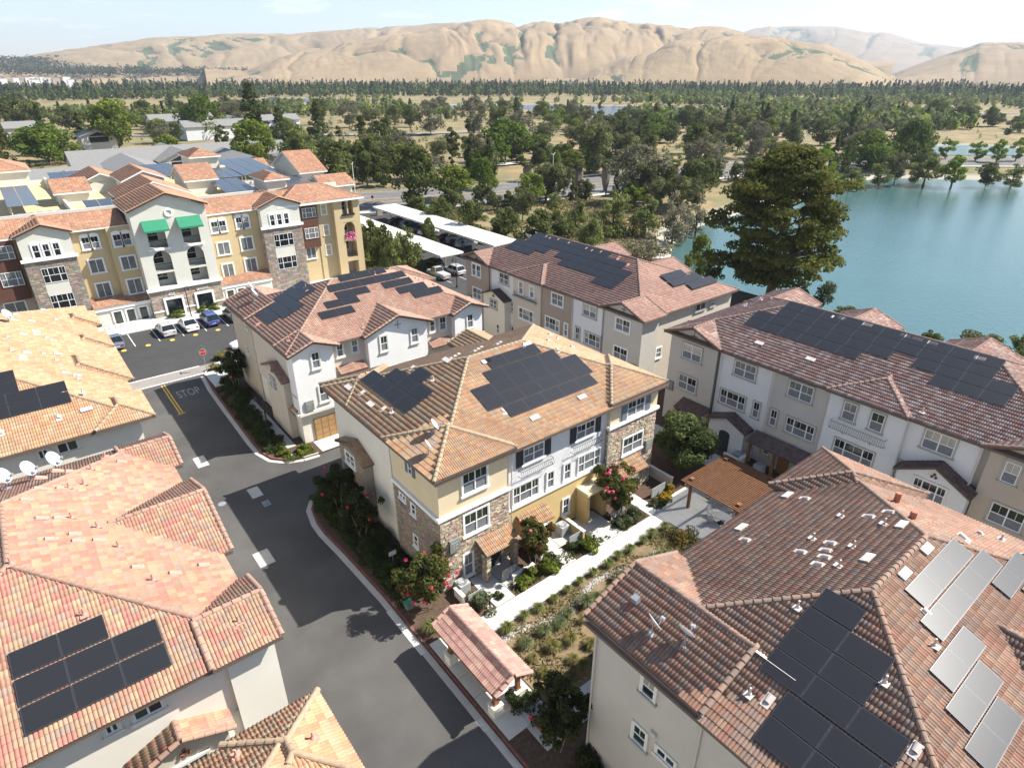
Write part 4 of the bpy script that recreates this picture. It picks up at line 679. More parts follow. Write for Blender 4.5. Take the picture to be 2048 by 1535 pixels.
solar('y', 22.1, 1, [(.88, 2.02, -4.65, .36, 3), (2.07, 3.22, -4.65, .36, 3), (3.27, 4.45, -4.65, -1.36, 2)], 'black solar array on the salmon pink roof at the lower left')
pr = [hipp(-12.2, 4.2, -3, 18.3, 8.6), hipp(.9, 4.65, 14.1, 18.4, 8.65)]
b = leftb((-4, 8, G), 'townhouse block showing only a peach tiled corner at the bottom edge', pr, PAL_L1, HIP_L1, True, 0, m_cream)
vents(b, 'x', 4.65, -1, [('p', 3.6, 16.2)], 'pink', 8.65); vents(b, 'y', 18.3, -1, [('p', 1.2, 17.3)], 'pink')
# ---- satellite dishes
dp = dish_proto()
for i, (x, y, z, rz, l) in enumerate(((16.9, 11.5, 9.25, 0, 'greyer left dish of the close pair on the brown roof'), (17.4, 10.2, 9.4, .35, 'brighter right dish of the close pair on the brown roof'),
    (18.2, 30.9, 9.7, -.2, 'upper dish of the pair on the central townhouse, at the tile ridge'), (16.9, 29.6, 9.25, 0, 'lower dish of the pair on the central cream townhouse, over the shaded side'),
    (-1.66, 41.9, 9.4, -.3, 'rightmost of three dishes on the back edge of the salmon pink roof'), (-2.9, 41.2, 9.6, -.3, 'middle of three dishes on the back edge of the salmon pink roof'), (-4.0, 40.4, 10.0, -.3, 'leftmost of three dishes on the back edge of the salmon pink roof'),
    (-2.1, 69.0, 10.9, -.2, 'single dish on the far ridge of the peach orange roof, upper left'), (18.6, 67.9, 9.65, 0, 'farther dish of the pair on the raised wing of the white gabled townhouse'), (18.2, 65.6, 9.6, 0, 'nearer dish of the pair on the raised wing of the white gabled townhouse'),
    (57.2, 68.2, 9.25, .1, 'left dish of the pair on the far hip of the tan townhouse'), (57.9, 66.9, 9.6, .1, 'right dish of the pair on the far hip of the tan townhouse'))):
    place(dp, (x, y, z), rz, 1.0 if i < 4 else 1.15, l, 'rooftop satellite dishes')
mb = MB(); mb.obox((0, 0, .45), (.14, 0, .05), (0, .16, 0), (-.03, 0, .14)); mb.tube((0, 0, 0), (0, 0, .35), .025, n=6); mb.obox((0, -.05, .02), (.05, 0, .01), (0, .55, 0), (0, 0, .03)); o = part('antenna_box', mb, m_steel); o.location = (17.5, 13.0, 9.3); tag(o, 'small metal receiver box on a stand near the end of the lower right roof', 'antenna')
# ---------------------------------------------------------------- four storey apartment building (upper left)
PAL_AP = [(.36, .20, .12), (.32, .165, .10), (.38, .23, .14), (.29, .175, .13), (.35, .17, .11)]; HIP_AP = [(.33, .20, .13)]
b = empty('apartment_building', (22, 115, G), 'four storey mustard and sage apartment building with stone towers and green awnings', 'apartments')
pr = [gab(-16, 43, 100.9, 109.0, 12.2, 'x', .38), hipp(33.5, 48.1, 99.95, 110.5, 12.3, .38), gab(.1, 6.6, 99.6, 107, 12.45, 'y', .38), gab(30.3, 37.2, 99.6, 107, 12.5, 'y', .38), gab(12.8, 23.2, 97.8, 107.5, 14.3, 'y', .38)]
build_roof(b, pr, PAL_AP, HIP_AP, hi=False, tw=.42, tcs=.40, fascia=m_trimw, hscale=1.35, eavef=.34)
wallbox(b, -16, 42.9, 101.52, 150, G, 12.3, m_apoch); wallbox(b, 6.3, 10.35, 101.5, 102, G, 12.1, m_apoch); wallbox(b, 10.35, 13.4, 100.8, 102, G, 12.1, m_apoch); wallbox(b, 22.7, 26.9, 101.0, 102, G, 12.1, m_apoch); wallbox(b, 26.9, 30.7, 101.3, 102, G, 12.1, m_apoch)
for x0, x1 in ((.45, 6.22), (30.72, 36.9)):
    wallbox(b, x0, x1, 100.02, 102, G, 9.2, m_mort); q = gab(x0 - .35, x1 + .35, 99.6, 103, 12.45, 'y', .38); gwall(b, q, .4, m_appale, z0=9.2, end=(99.95, 102))
    stone_wall(b, [('Y', 100.0, x0, x0 + 1.45, G, 9.15), ('Y', 100.0, x1 - 1.6, x1, G, 9.15), ('Y', 100.0, x0 + 1.45, x1 - 1.6, 8.2, 9.15), ('Y', 100.0, x0 + 1.45, x1 - 1.6, G, 2.5), ('X', x0, 100.0, 101.5, G, 9.15)], sw=.5, sh=.22, pal=((.34, .28, .22), (.27, .23, .19), (.40, .34, .27), (.31, .24, .18), (.24, .21, .19)))
    mb = MB(); mb.box(x0 - .25, x1 + .25, 99.7, 100.05, 9.15, 9.5); part('cornice', mb, m_trimw, b); wallbox(b, x0 + 1.45, x1 - 1.6, 99.97, 100.2, 4.6, 6.2, m_appale, 'spandrel')
    win(b, 'Y', 99.98, x0 + 1.5, x1 - 1.65, 6.2, 8.15, 3, trim='none', screen=False, gl=GL[0]); win(b, 'Y', 99.98, x0 + 1.5, x1 - 1.65, 2.6, 4.55, 3, trim='none', screen=False, gl=GL[0])
    for i in range(3): u = x0 + 1.35 + i * 1.1; win(b, 'Y', 99.95, u, u + .7, 9.55, 11.2, 1, tw=.14, arch=True, screen=False, gl=GL[0])
# pavilion in the middle: wall with real openings and loggias behind
cx0, cx1, Y0 = 13.2, 22.8, 98.3; ops = ((14.72, 17.0), (19.1, 21.37)); mb = MB()
for a, c in ((cx0, ops[0][0]), (ops[0][1], ops[1][0]), (ops[1][1], cx1)): mb.box(a, c, Y0, Y0 + .35, 3.4, 14.15)
for a, c in ops:
    for e, f in ((3.4, 3.52), (5.5, 5.75), (8.62, 9.0), (11.6, 14.15)): mb.box(a, c, Y0, Y0 + .35, e, f)
    n = 10; r = (c - a) / 2; m = (a + c) / 2; zc = 7.45
    for i in range(n):
        t0, t1 = math.pi * i / n, math.pi * (i + 1) / n; p, q = (m + r * math.cos(t0), zc + 1.15 * math.sin(t0)), (m + r * math.cos(t1), zc + 1.15 * math.sin(t1))
        mb.slab([(p[0], Y0, p[1]), (p[0], Y0, 8.64), (q[0], Y0, 8.64), (q[0], Y0, q[1])], (0, .35, 0))
mb.slab([(cx0, Y0, 14.14), (cx1, Y0, 14.14), ((cx0 + cx1) / 2, Y0, 16.0)], (0, .35, 0)); mb.box(cx0, cx0 + .3, Y0 + .35, 101.6, G, 14.15); mb.box(cx1 - .3, cx1, Y0 + .35, 101.6, G, 14.15); part('pavilion_wall', mb, m_appale, b)
mb = MB(); mb.box(cx0 + .3, cx1 - .3, 100.1, 101.55, 3.4, 14.1); [mb.box(cx0 + .3, cx1 - .3, Y0 + .35, 100.1, z, z + .2) for z in (3.25, 5.55, 8.8, 12.0)]; mb.box(17.7, 18.4, Y0 + .35, 100.1, 3.4, 12); part('loggia', mb, m_appale, b)
for a, c in ops:
    for z0, z1 in ((3.75, 5.2), (6.2, 8.2), (9.4, 11.3)): win(b, 'Y', 100.08, a + .25, a + 1.6, z0 + .3, z1, 1, trim='none', screen=False)
    mb = MB(); [mb.box(a + i * .15, a + i * .15 + .03, Y0 + .1, Y0 + .14, z, z + 1.0) for z in (5.75, 9.0) for i in range(int((c - a) / .15))]; [mb.box(a, c, Y0 + .08, Y0 + .16, z + .98, z + 1.05) for z in (5.75, 9.0)]; part('balustrade', mb, m_metal, b)
    mb = MB(); mb.box(a - .25, c + .25, Y0 - .25, Y0, 8.72, 8.98); part('sill_band', mb, m_trimw, b)
    mb = MB(); mb.slab([(a - .4, Y0 - .02, 12.85), (c + .45, Y0 - .02, 12.85), (c + .45, Y0 - 1.35, 11.65), (a - .4, Y0 - 1.35, 11.65)], (0, 0, -.05)); mb.box(a - .4, c + .45, Y0 - 1.37, Y0 - 1.33, 11.42, 11.66); part('awning', mb, m_awn, b)
mb = MB(); n = 24; V = []; [V.extend([(18.0 + r * math.cos(2 * math.pi * i / n), Y0 - d, 13.6 + r * 1.0 * math.sin(2 * math.pi * i / n))]) for r, d in ((.34, .02), (.36, .12), (.55, .12), (.58, .02)) for i in range(n)]; mb.add(V, [(j * n + i, j * n + (i + 1) % n, (j + 1) * n + (i + 1) % n, (j + 1) * n + i) for j in range(3) for i in range(n)]); part('medallion', mb, m_trimw, b)
wallbox(b, cx0 + .02, cx1 - .02, Y0 + .05, 101.5, G, 3.4, m_mort); stone_wall(b, [('Y', Y0 + .02, cx0, 14.9, G, 3.1), ('Y', Y0 + .02, 17.1, 19.0, G, 3.1), ('Y', Y0 + .02, 21.3, cx1, G, 3.1), ('Y', Y0 + .02, 14.9, 17.1, 1.8, 3.1), ('Y', Y0 + .02, 19.0, 21.3, 1.8, 3.1)], sw=.5, sh=.22, pal=((.40, .33, .25), (.33, .27, .21), (.46, .39, .31), (.36, .28, .21)))
mb = MB(); mb.box(cx0 - .3, cx1 + .3, Y0 - .32, Y0 + .1, 3.1, 3.48); mb.box(cx0 - .05, 14.8, Y0 - .12, Y0, -.0, .2); mb.box(17.2, 18.9, Y0 - .12, Y0, 0, .2); mb.box(21.4, cx1 + .05, Y0 - .12, Y0, 0, .2); part('cornice', mb, m_trimw, b)
for a in (14.95, 19.1):
    mb = MB(); mb.box(a, a + 2.1, Y0 - .1, Y0 - .02, G, 1.65); f = part('entrance_door', mb, GL[0], b); q = MB(); [q.box(a + k, a + k + .09, Y0 - .14, Y0 - .1, G, 1.65) for k in (0, 1.0, 2.01)]; part('door_frame', q, m_metal, f)
    mb = MB(); mb.box(a - .28, a, Y0 - .2, Y0, G, 1.95); mb.box(a + 2.1, a + 2.38, Y0 - .2, Y0, G, 1.95); mb.box(a, a + 2.1, Y0 - .2, Y0, 1.65, 1.95); part('door_surround', mb, m_trimw, b)
text('400', .62, m_trimw, parent=b, matrix=Matrix.Translation((15.9, Y0 - .1, 2.35)) @ Matrix.Rotation(R(90), 4, 'X'), extrude=.04); text('LEASING', .42, m_trimw, parent=b, matrix=Matrix.Translation((20.1, Y0 - .1, 2.4)) @ Matrix.Rotation(R(90), 4, 'X'), extrude=.04)
# other windows
for u0, u1, z0, z1, c, arch in ((7.35, 9.3, 9.5, 11.1, 101.5, 1), (7.45, 9.1, 6.2, 8.0, 101.5, 0), (7.45, 9.1, 2.7, 4.7, 101.5, 0), (10.95, 13.05, 9.5, 11.1, 100.8, 1), (11.15, 12.9, 6.2, 8.0, 100.8, 0), (11.15, 12.9, 2.7, 4.75, 100.8, 0), (23.7, 25.8, 9.5, 11.1, 101.0, 1), (24.0, 25.7, 6.1, 7.9, 101.0, 0), (24.1, 25.65, 2.6, 4.6, 101.0, 0), (27.4, 29.3, 9.55, 11.2, 101.3, 1), (27.55, 29.3, 6.2, 8.1, 101.3, 0), (27.6, 29.3, 2.75, 4.8, 101.3, 0)):
    if arch: m = (u0 + u1) / 2; win(b, 'Y', c, u0, m - .08, z0, z1, 1, arch=True, tw=.16); win(b, 'Y', c, m + .08, u1, z0, z1, 1, arch=True, tw=.16)
    else: win(b, 'Y', c, u0, u1, z0, z1, 2, 'slide', gl=GL[2], tw=.16)
for z0 in (9.95, 6.6, 3.3): win(b, 'Y', 101.45, 41.05, 41.9, z0, z0 + 1.6, 1, tw=.14)
wallbox(b, 37.3, 40.1, 100.9, 101.6, 5.0, 12.0, m_brown, 'brown_bay'); win(b, 'Y', 100.88, 37.6, 39.85, 9.85, 11.4, 3, trim='none', screen=False, gl=GL[2]); win(b, 'Y', 100.88, 37.6, 39.85, 6.5, 8.2, 3, trim='none', screen=False, gl=GL[2]); win(b, 'Y', 101.5, 37.6, 39.2, 3.1, 4.9, 2, 'slide', gl=GL[2]); wallbox(b, 40.1, 42.8, 101.4, 101.6, G, 12, m_apoch)
wallbox(b, -6.5, .1, 100.9, 101.6, 4.4, 12.0, m_brown, 'brown_bay'); wallbox(b, -16, .4, 101.45, 101.6, G, 4.4, m_dtan)
for z0, z1 in ((9.7, 11.4), (6.3, 8.1)): win(b, 'Y', 100.88, -2.4, -.1, z0, z1, 3, trim='none', screen=False, gl=GL[2]); win(b, 'Y', 100.88, -5.4, -3.0, z0, z1, 3, trim='none', screen=False)
win(b, 'Y', 101.43, -3.0, -.8, 2.6, 4.1, 2, 'slide', gl=GL[2])
# end tower with arched loggias
mb = MB(); a, c, Yt = 44.25, 46.2, 100.5
mb.box(42.8, a, Yt, 102.5, G, 12.2); mb.box(c, 47.35, Yt, 102.5, G, 12.2)
for e, f in ((1.75, 2.4), (5.2, 5.6), (8.3, 9.7), (11.95, 12.2)): mb.box(a, c, Yt, Yt + .3, e, f)
for zc, xs, rr in ((7.35, (a, c), 1.0), (11.2, (a, (a + c) / 2 - .12), .8), (11.2, ((a + c) / 2 + .12, c), .8)):
    n = 8; r = (xs[1] - xs[0]) / 2; m = (xs[0] + xs[1]) / 2
    for i in range(n):
        t0, t1 = math.pi * i / n, math.pi * (i + 1) / n; p, q = (m + r * math.cos(t0), zc + rr * math.sin(t0)), (m + r * math.cos(t1), zc + rr * math.sin(t1)); top = zc + rr + .02
        mb.slab([(p[0], Yt, p[1]), (p[0], Yt, top), (q[0], Yt, top), (q[0], Yt, q[1])], (0, .3, 0))
mb.box((a + c) / 2 - .12, (a + c) / 2 + .12, Yt, Yt + .3, 9.7, 12.0); mb.box(47.0, 47.35, 102.5, 110, G, 12.2); mb.box(42.8, 47.0, 108, 110, G, 12.2); part('end_tower_wall', mb, m_apoch, b)
mb = MB(); mb.box(a - .2, c + .2, Yt + 2.0, Yt + 2.2, G, 12.2); [mb.box(a, c, Yt + .3, Yt + 2, z, z + .2) for z in (2.2, 5.4, 8.6, 12.0)]; part('loggia', mb, m_dtan, b)
for z in (3.0, 6.2, 9.6): win(b, 'Y', Yt + 1.98, a + .3, a + 1.4, z + .4, z + 1.8, 1, trim='none', screen=False)
mb = MB(); [mb.box(a + i * .15, a + i * .15 + .03, Yt + .1, Yt + .14, z, z + 1) for z in (2.4, 5.6) for i in range(14)]; mb.box(a - .15, c + .15, Yt - .2, Yt, 9.45, 9.75); part('balustrade', mb, m_metal, b)
mb = MB()
for i in range(260):
    c0 = random.choice(((.75, .06, .30), (.85, .25, .5), (.55, .02, .12), (.80, .45, .60))); p = Vector((random.uniform(44.3, 46.2), Yt - .06 - random.random() * .12, random.uniform(5.85, 6.75) - random.random() ** 3)); e = Vector((random.uniform(-1, 1), random.uniform(-1, 0), random.uniform(-1, 1))).normalized() * .08; g = e.orthogonal().normalized() * .07; mb.poly([p - e, p + g, p + e, p - g], 0, c0)
o = part('balcony_flowers', mb, m_flow, None, usecol=True); tag(o, 'pink flowers trailing over an arched balcony near the end of the apartment building', 'flowers')
# ground floor wings with lean-to tiles
for x0, x1 in ((6.4, 13.1), (23.0, 30.6)):
    wallbox(b, x0, x1, 99.5, 101.5, G, 1.75, m_appale); shed(b, 'Y', 101.2 if x0 < 20 else 101.2, x0 - .2, x1 + .1, 2.75, 1.85, 2.0, PAL_AP, deckm=m_trimw); mb = MB(); mb.box(x0 - .1, x1 + .1, 99.3, 99.5, 1.35, 1.75); part('cornice', mb, m_trimw, b)
    for i in range(3):
        u = x0 + (1.9 if x0 < 20 else .6) + i * 1.62; win(b, 'Y', 99.48, u, u + 1.05, -.85, 1.0, 1, 'slide', screen=False, tw=.15, gl=GL[1])
# flat roof, parapets and rooftop structures
mb = MB(); mb.box(-16, 48, 109.0, 150, 12.0, 12.22); part('flat_roof', mb, m_flat, b); mb = MB(); mb.box(-16, 47.4, 108.9, 109.2, 12.2, 13.6); mb.box(47.1, 47.4, 109.2, 150, 12.2, 12.9); mb.box(8, 8.3, 109, 150, 12.2, 13.3); mb.box(-16, 47.4, 149.7, 150, 12.2, 12.9); part('parapet', mb, m_appale, b)
def pent(x0, x1, y0, y1, z0, z1, typ):
    wallbox(b, x0 + .5, x1 - .5, y0 + .5, y1 - .5, z0, z1 + .05, m_appale, 'penthouse_wall'); q = hipp(x0, x1, y0, y1, z1, .4) if typ == 'h' else gab(x0, x1, y0, y1, z1, typ, .42)
    F, E = prim_geo(q); mb = MB(); tb = []; nc = 0
    if typ == 'x': mb.slab([(x0 + .5, y0 + .5, z1), (x0 + .5, y1 - .5, z1), (x0 + .5, (y0 + y1) / 2, z1 + .42 * (y1 - y0 - 1) / 2)], (x1 - x0 - 1, 0, 0))
    if typ == 'y': mb.slab([(x0 + .5, y0 + .5, z1), (x1 - .5, y0 + .5, z1), ((x0 + x1) / 2, y0 + .5, z1 + .42 * (x1 - x0 - 1) / 2)], (0, y1 - y0 - 1, 0))
    if mb.v: part('penthouse_gable', mb, m_appale, b)
    mb = MB(); mb.box(x0, x1, y0, y1, z1 - .25, z1 - .01) if typ == 'h' else [mb.slab(f, (0, 0, -.22)) for f in F]; o = part('penthouse_roof', mb, m_trimw, b)
    for f in F: T, k, fu, ce, fr = slope_tiles(f, False, [], .42, .4, 1.35); Fc, nf = tile_faces(len(T), k); tb.append(T); nc += len(T)
    T = np.concatenate(tb); Fc, nf = tile_faces(len(T), k); npart('penthouse_tiles', T.reshape(-1, 3), Fc, m_tile, o, np.repeat(pick_cols(len(T), PAL_AP), nf, axis=0), 'stuff')
pent(7.0, 12.2, 121, 129, 12, 14.2, 'x'); pent(11.3, 18.6, 131, 142, 12, 14.0, 'y'); pent(16.5, 23.5, 122, 132, 11, 15.0, 'y'); pent(14.2, 24.4, 111.5, 121, 11, 13.9, 'y'); pent(25.2, 30.8, 119, 129, 12, 14.6, 'x'); pent(31.0, 36.9, 138, 147, 12, 16.2, 'h'); pent(34.6, 38.9, 107.5, 115, 12, 15.2, 'h'); pent(44.9, 50.4, 119, 134, 4, 14.2, 'x'); pent(45.8, 52, 111, 118.5, 2, 12.6, 'x'); pent(40, 47, 140, 148, 11, 12.8, 'x'); pent(-1.5, 6.2, 145, 156, 8, 15.3, 'h'); pent(9, 14.5, 143, 152, 11, 12.8, 'y')
for i, (x0, x1, y0, y1, z, tilt) in enumerate(((.9, 4.6, 112, 133, 14.3, 0), (8.5, 14.5, 136, 146, 13.6, .1), (10, 15.6, 109.6, 116, 12.9, .12), (20.5, 28, 130, 141, 14.2, .1), (29.5, 34.5, 110.5, 121.5, 13.3, .08), (31.0, 36.5, 124, 134, 13.9, .06), (36.5, 43.5, 124, 142, 14.0, .06), (39.8, 45, 108.8, 121, 13.0, .06))):
    o = empty('solar_canopy', ((x0 + x1) / 2, (y0 + y1) / 2, 12.2), ('blue grey solar canopy on the apartment roof, %s of eight from the left' % ['first', 'second', 'third', 'fourth', 'fifth', 'sixth', 'seventh', 'rightmost'][i]), 'solar panels', 'solar canopies on the apartment roof'); nx, ny = max(2, int((x1 - x0) / 1.8)), max(2, int((y1 - y0) / 1.05)); dx, dy = (x1 - x0) / nx, (y1 - y0) / ny
    mb = MB(); [mb.tube((x, y, 12.2), (x, y, z), .07, n=5) for x in (x0 + .3, x1 - .3) for y in (y0 + .4, y1 - .4)]; part('canopy_post', mb, m_white_metal, o); me = panel_mesh(dx - .05, dy - .05, m_panelb)
    for a in range(nx):
        for c in range(ny): q = bpy.data.objects.new('panel', me); C.objects.link(q); q.parent = o; q.location = (x0 + a * dx - o.location.x, y0 + c * dy - o.location.y, z + tilt * c - 12.2); q.rotation_euler = (math.atan(tilt / dy), 0, 0)
def ac_unit(m=m_boxg):
    o = empty('air_conditioner', (0, 0, 0), 'x', 'air conditioner'); mb = MB(); s = .38; mb.box(-s, s, -s, s, 0, .78); part('housing', mb, m, o); f = MB(); n = 16
    V = [(r * math.cos(2 * math.pi * i / n), r * math.sin(2 * math.pi * i / n), z) for r, z in ((.34, .78), (.33, .84), (.12, .80)) for i in range(n)]; f.add(V, [(j * n + i, j * n + (i + 1) % n, (j + 1) * n + (i + 1) % n, (j + 1) * n + i) for j in range(2) for i in range(n)]); part('fan_cowl', f, m_steel, o)
    g = MB(); [g.box(-s - .006, -s, -s + .05, s - .05, .08 + i * .08, .11 + i * .08) for i in range(8)]; [g.box(-s + .05, s - .05, -s - .006, -s, .08 + i * .08, .11 + i * .08) for i in range(8)]; part('louvre', g, m_steel, o); return o
acp = ac_unit(m_white_metal)
for grpn, phr, L in (('condensers behind the front ridge', 'behind the front ridge of the apartment roof', [(19.5 + k * 1.6, 109.9) for k in range(3)]), ('condensers in the diagonal row', 'in the diagonal row on the apartment roof', [(36.2 + k * .95, 121.5 - k * .4) for k in range(8)]), ('condensers beside the stair tower', 'beside the small hipped stair tower', [(34.2 + k * .7, 116.5) for k in range(5)]), ('condensers at the left end of the roof', 'at the left end of the apartment roof', [(2 + k * 1.1, 110.4) for k in range(5)])):
    for k, (x, y) in enumerate(L): place(acp, (x, y, 12.22), 0, 1.5, 'white condenser %s, %s from the left' % (phr, ordinal(k + 1)), grpn)
# ---- grey shingled complex behind
def gable_house(loc, label, blocks, wallm=None):
    o = empty('shingled_house', loc, label, 'house', 'grey shingled houses behind the apartments')
    for (x0, x1, y0, y1, z, ax, p) in blocks:
        wallbox(o, x0 + .6, x1 - .6, y0 + .6, y1 - .6, G, z, wallm or m_greyst); q = gab(x0, x1, y0, y1, z, ax, p); F, E = prim_geo(q); mb = MB(); m = (y1 - y0 if ax == 'x' else x1 - x0) / 2
        [mb.slab(f, (0, 0, -.25)) for f in F]; part('shingle_roof', mb, m_groof, o); g = MB(); d = MB()
        if ax == 'x': g.slab([(x0 + .6, y0 + .6, z - .1), (x0 + .6, y1 - .6, z - .1), (x0 + .6, y0 + m, z + p * m - .35)], (x1 - x0 - 1.2, 0, 0))
        else: g.slab([(x0 + .6, y0 + .6, z - .1), (x1 - .6, y0 + .6, z - .1), (x0 + m, y0 + .6, z + p * m - .35)], (0, y1 - y0 - 1.2, 0)); d.slab([(x0 + m - m * .55, y0 + .5, z + .1), (x0 + m + m * .55, y0 + .5, z + .1), (x0 + m, y0 + .5, z + p * m * .6)], (0, .1, 0)); d.box(x0 + m - m * .5, x0 + m + m * .5, y0 + .5, y0 + .6, z - 2.4, z - .3)
        part('gable_wall', g, wallm or m_greyst, o)
        if d.v: part('gable_window', d, GL[0], o)
gable_house((45, 215, G), 'large grey shingled clubhouse with dark gable windows directly behind the apartments', [(20, 76, 232, 252, 5.5, 'x', .38), (26, 42, 196, 236, 5.5, 'y', .38), (56, 72, 205, 236, 5.2, 'y', .38), (42, 57, 226, 256, 6, 'y', .42), (8, 26, 212, 228, 4.5, 'x', .35)])
gable_house((70, 262, G), 'grey shingled wing at the right end of the clubhouse, half behind the trees', [(68, 88, 236, 256, 5, 'x', .35), (80, 92, 222, 244, 4.5, 'y', .35)])
gable_house((14, 190, G), 'low grey shingled roofs at the left, beside the apartment stair tower', [(14, 26, 176, 192, 4.2, 'y', .42), (8, 16, 178, 196, 3.6, 'y', .42)])
gable_house((95, 430, G), 'pale grey roofed house group with white gables, between the round trees', [(78, 112, 415, 432, 6, 'x', .4), (92, 104, 400, 422, 6.5, 'y', .45), (112, 124, 402, 420, 6, 'y', .4), (84, 118, 370, 386, 5.5, 'x', .36)], m_wgrey)
gable_house((140, 395, G), 'grey roofed house further right behind the spruces', [(128, 152, 388, 402, 6, 'x', .4), (136, 146, 378, 392, 5.5, 'y', .4)], m_wgrey)
gable_house((20, 420, G), 'grey roofed house far left among dark trees', [(12, 30, 410, 424, 6, 'x', .4), (34, 48, 330, 345, 6.5, 'y', .4)])
# ---------------------------------------------------------------- terrain, lakes, roads
LAKE1 = [(96, 66), (103, 77), (117, 88), (134, 93), (160, 95), (185, 96), (207, 101), (222, 103.5), (235, 102), (250, 98), (265, 84), (280, 66), (300, 40), (330, 0), (300, -150), (140, -170), (92, -90), (84, -30), (86, 0), (89, 25), (90, 43), (91, 55)]
LAKE2 = [(393, 440), (407, 394), (420, 352), (441, 322), (470, 312), (496, 307), (541, 341), (560, 380), (576, 420), (569, 478), (535, 519), (507, 585), (470, 590), (441, 623), (380, 643), (352, 610), (335, 577), (360, 540), (410, 560), (425, 520)]
LAKE3 = [(293, 840), (342, 733), (372, 760), (392, 838), (336, 949), (300, 900)]
LAKE4 = [(330, 118), (345, 90), (382, 70), (397, 118), (372, 130)]
def sdf(px, py, poly):
    P = np.array(poly, float); Q = np.roll(P, -1, axis=0); d = np.full(px.shape, 1e9); ins = np.zeros(px.shape, bool)
    for (ax, ay), (bx, by) in zip(P, Q):
        vx, vy = bx - ax, by - ay; t = np.clip(((px - ax) * vx + (py - ay) * vy) / (vx * vx + vy * vy), 0, 1); d = np.minimum(d, np.hypot(px - ax - t * vx, py - ay - t * vy))
        c = ((ay > py) != (by > py)); xi = np.where(c, ax + (py - ay) * vx / (vy if abs(vy) > 1e-9 else 1e-9), 0); ins ^= c & (px < xi)
    return np.where(ins, -d, d)
def axis_pts():
    a = [-2500, -1500, -900, -600, -420, -300, -220, -160, -120]; a += list(np.arange(-90, 420, 4.0)); v = 420; st = 6
    while v < 13600: a.append(v); st *= 1.09; v += st
    return np.array(a)
gx, gy = axis_pts(), axis_pts(); GX, GY = np.meshgrid(gx, gy, indexing='ij')
def vnoise(x, y, s, seed=0):
    r = np.random.default_rng(seed); out = 0; amp = 1
    for o in range(4):
        th, ph, ph2 = r.uniform(0, 6.28, 3); f = 2 ** o / s
        out = out + amp * np.sin((x * math.cos(th) + y * math.sin(th)) * f + ph + 1.7 * np.sin((x * math.sin(th) - y * math.cos(th)) * f * .7 + ph2)); amp *= .55
    return out / 2
def ground_h(x, y):
    h = np.full(np.shape(x), -1.06); far = np.clip((np.hypot(x - 30, y - 30) - 120) / 300, 0, 1); h = h + far * vnoise(x, y, 60, 3) * .5
    for L, lev in ((LAKE1, -3.0), (LAKE2, -2.2), (LAKE3, -2.2), (LAKE4, -2.2)):
        d = sdf(x, y, L) + vnoise(x, y, 7, 5) * 1.2; t = np.clip(d / (9.0 if L is LAKE1 else 14.0), 0, 1); h = np.where(d > 0, np.minimum(h, lev + .15 + (h - lev - .15) * t ** .8), lev - np.minimum(3.5, -d * .35))
    return h
Z = ground_h(GX, GY); n0, n1 = Z.shape; V = np.stack([GX, GY, Z], -1).reshape(-1, 3); i, j = np.meshgrid(np.arange(n0 - 1), np.arange(n1 - 1), indexing='ij'); F = np.stack([i * n1 + j, (i + 1) * n1 + j, (i + 1) * n1 + j + 1, i * n1 + j + 1], -1).reshape(-1, 4)
m_ground = mat('dry grass ground', (.26, .19, .10), 1, .22, .15, .5, .8, col2=(.17, .15, .07), bd=.3, det=9); t = m_ground.node_tree; b_ = t.nodes['Principled BSDF']
gg = N(t, 'ShaderNodeNewGeometry'); sz = N(t, 'ShaderNodeSeparateXYZ'); t.links.new(gg.outputs['Position'], sz.inputs[0]); mr = N(t, 'ShaderNodeMapRange'); mr.inputs['From Min'].default_value = -2.2; mr.inputs['From Max'].default_value = -1.55; t.links.new(sz.outputs[2], mr.inputs['Value'])
mxx = N(t, 'ShaderNodeMix', data_type='RGBA'); mxx.inputs['A'].default_value = (.36, .33, .27, 1); t.links.new(mr.outputs[0], mxx.inputs['Factor']); src = b_.inputs['Base Color'].links[0].from_socket; t.links.new(src, mxx.inputs['B']); t.links.new(mxx.outputs['Result'], b_.inputs['Base Color'])
o = npart('ground', V, F, m_ground, kind='structure', smooth=True)
def water_mat(n, c, c2, rough=.12):
    m = mat(n, c, rough, .10, .02, spec=.5, col2=None); t = m.node_tree; bs = t.nodes['Principled BSDF']; c_ = N(t, 'ShaderNodeTexCoord'); nn = N(t, 'ShaderNodeTexNoise'); nn.inputs['Scale'].default_value = 1.1; nn.inputs['Detail'].default_value = 6; nn.inputs['Roughness'].default_value = .65
    t.links.new(c_.outputs['Object'], nn.inputs['Vector']); bu = N(t, 'ShaderNodeBump'); bu.inputs['Strength'].default_value = .35; bu.inputs['Distance'].default_value = .25; t.links.new(nn.outputs['Fac'], bu.inputs['Height']); t.links.new(bu.outputs[0], bs.inputs['Normal']); return m
m_water = water_mat('green blue lake water', (.050, .115, .115), 0); m_water2 = water_mat('deep blue water', (.02, .06, .12), 0)
def sheet(name, pts, z, m, kind='structure'): mb = MB(); mb.poly([(x, y, z) for x, y in pts]); o = part(name, mb, m); o['kind'] = kind; return o
def grow(poly, k): c = np.mean(poly, 0); return [tuple(c + (np.array(p) - c) * k) for p in poly]
sheet('lake_water', grow(LAKE1, 1.10), -3.0, m_water); sheet('lake_water', grow(LAKE2, 1.15), -2.2, m_water2); sheet('lake_water', grow(LAKE3, 1.15), -2.2, m_water2); sheet('pond_water', grow(LAKE4, 1.1), -2.2, m_water)
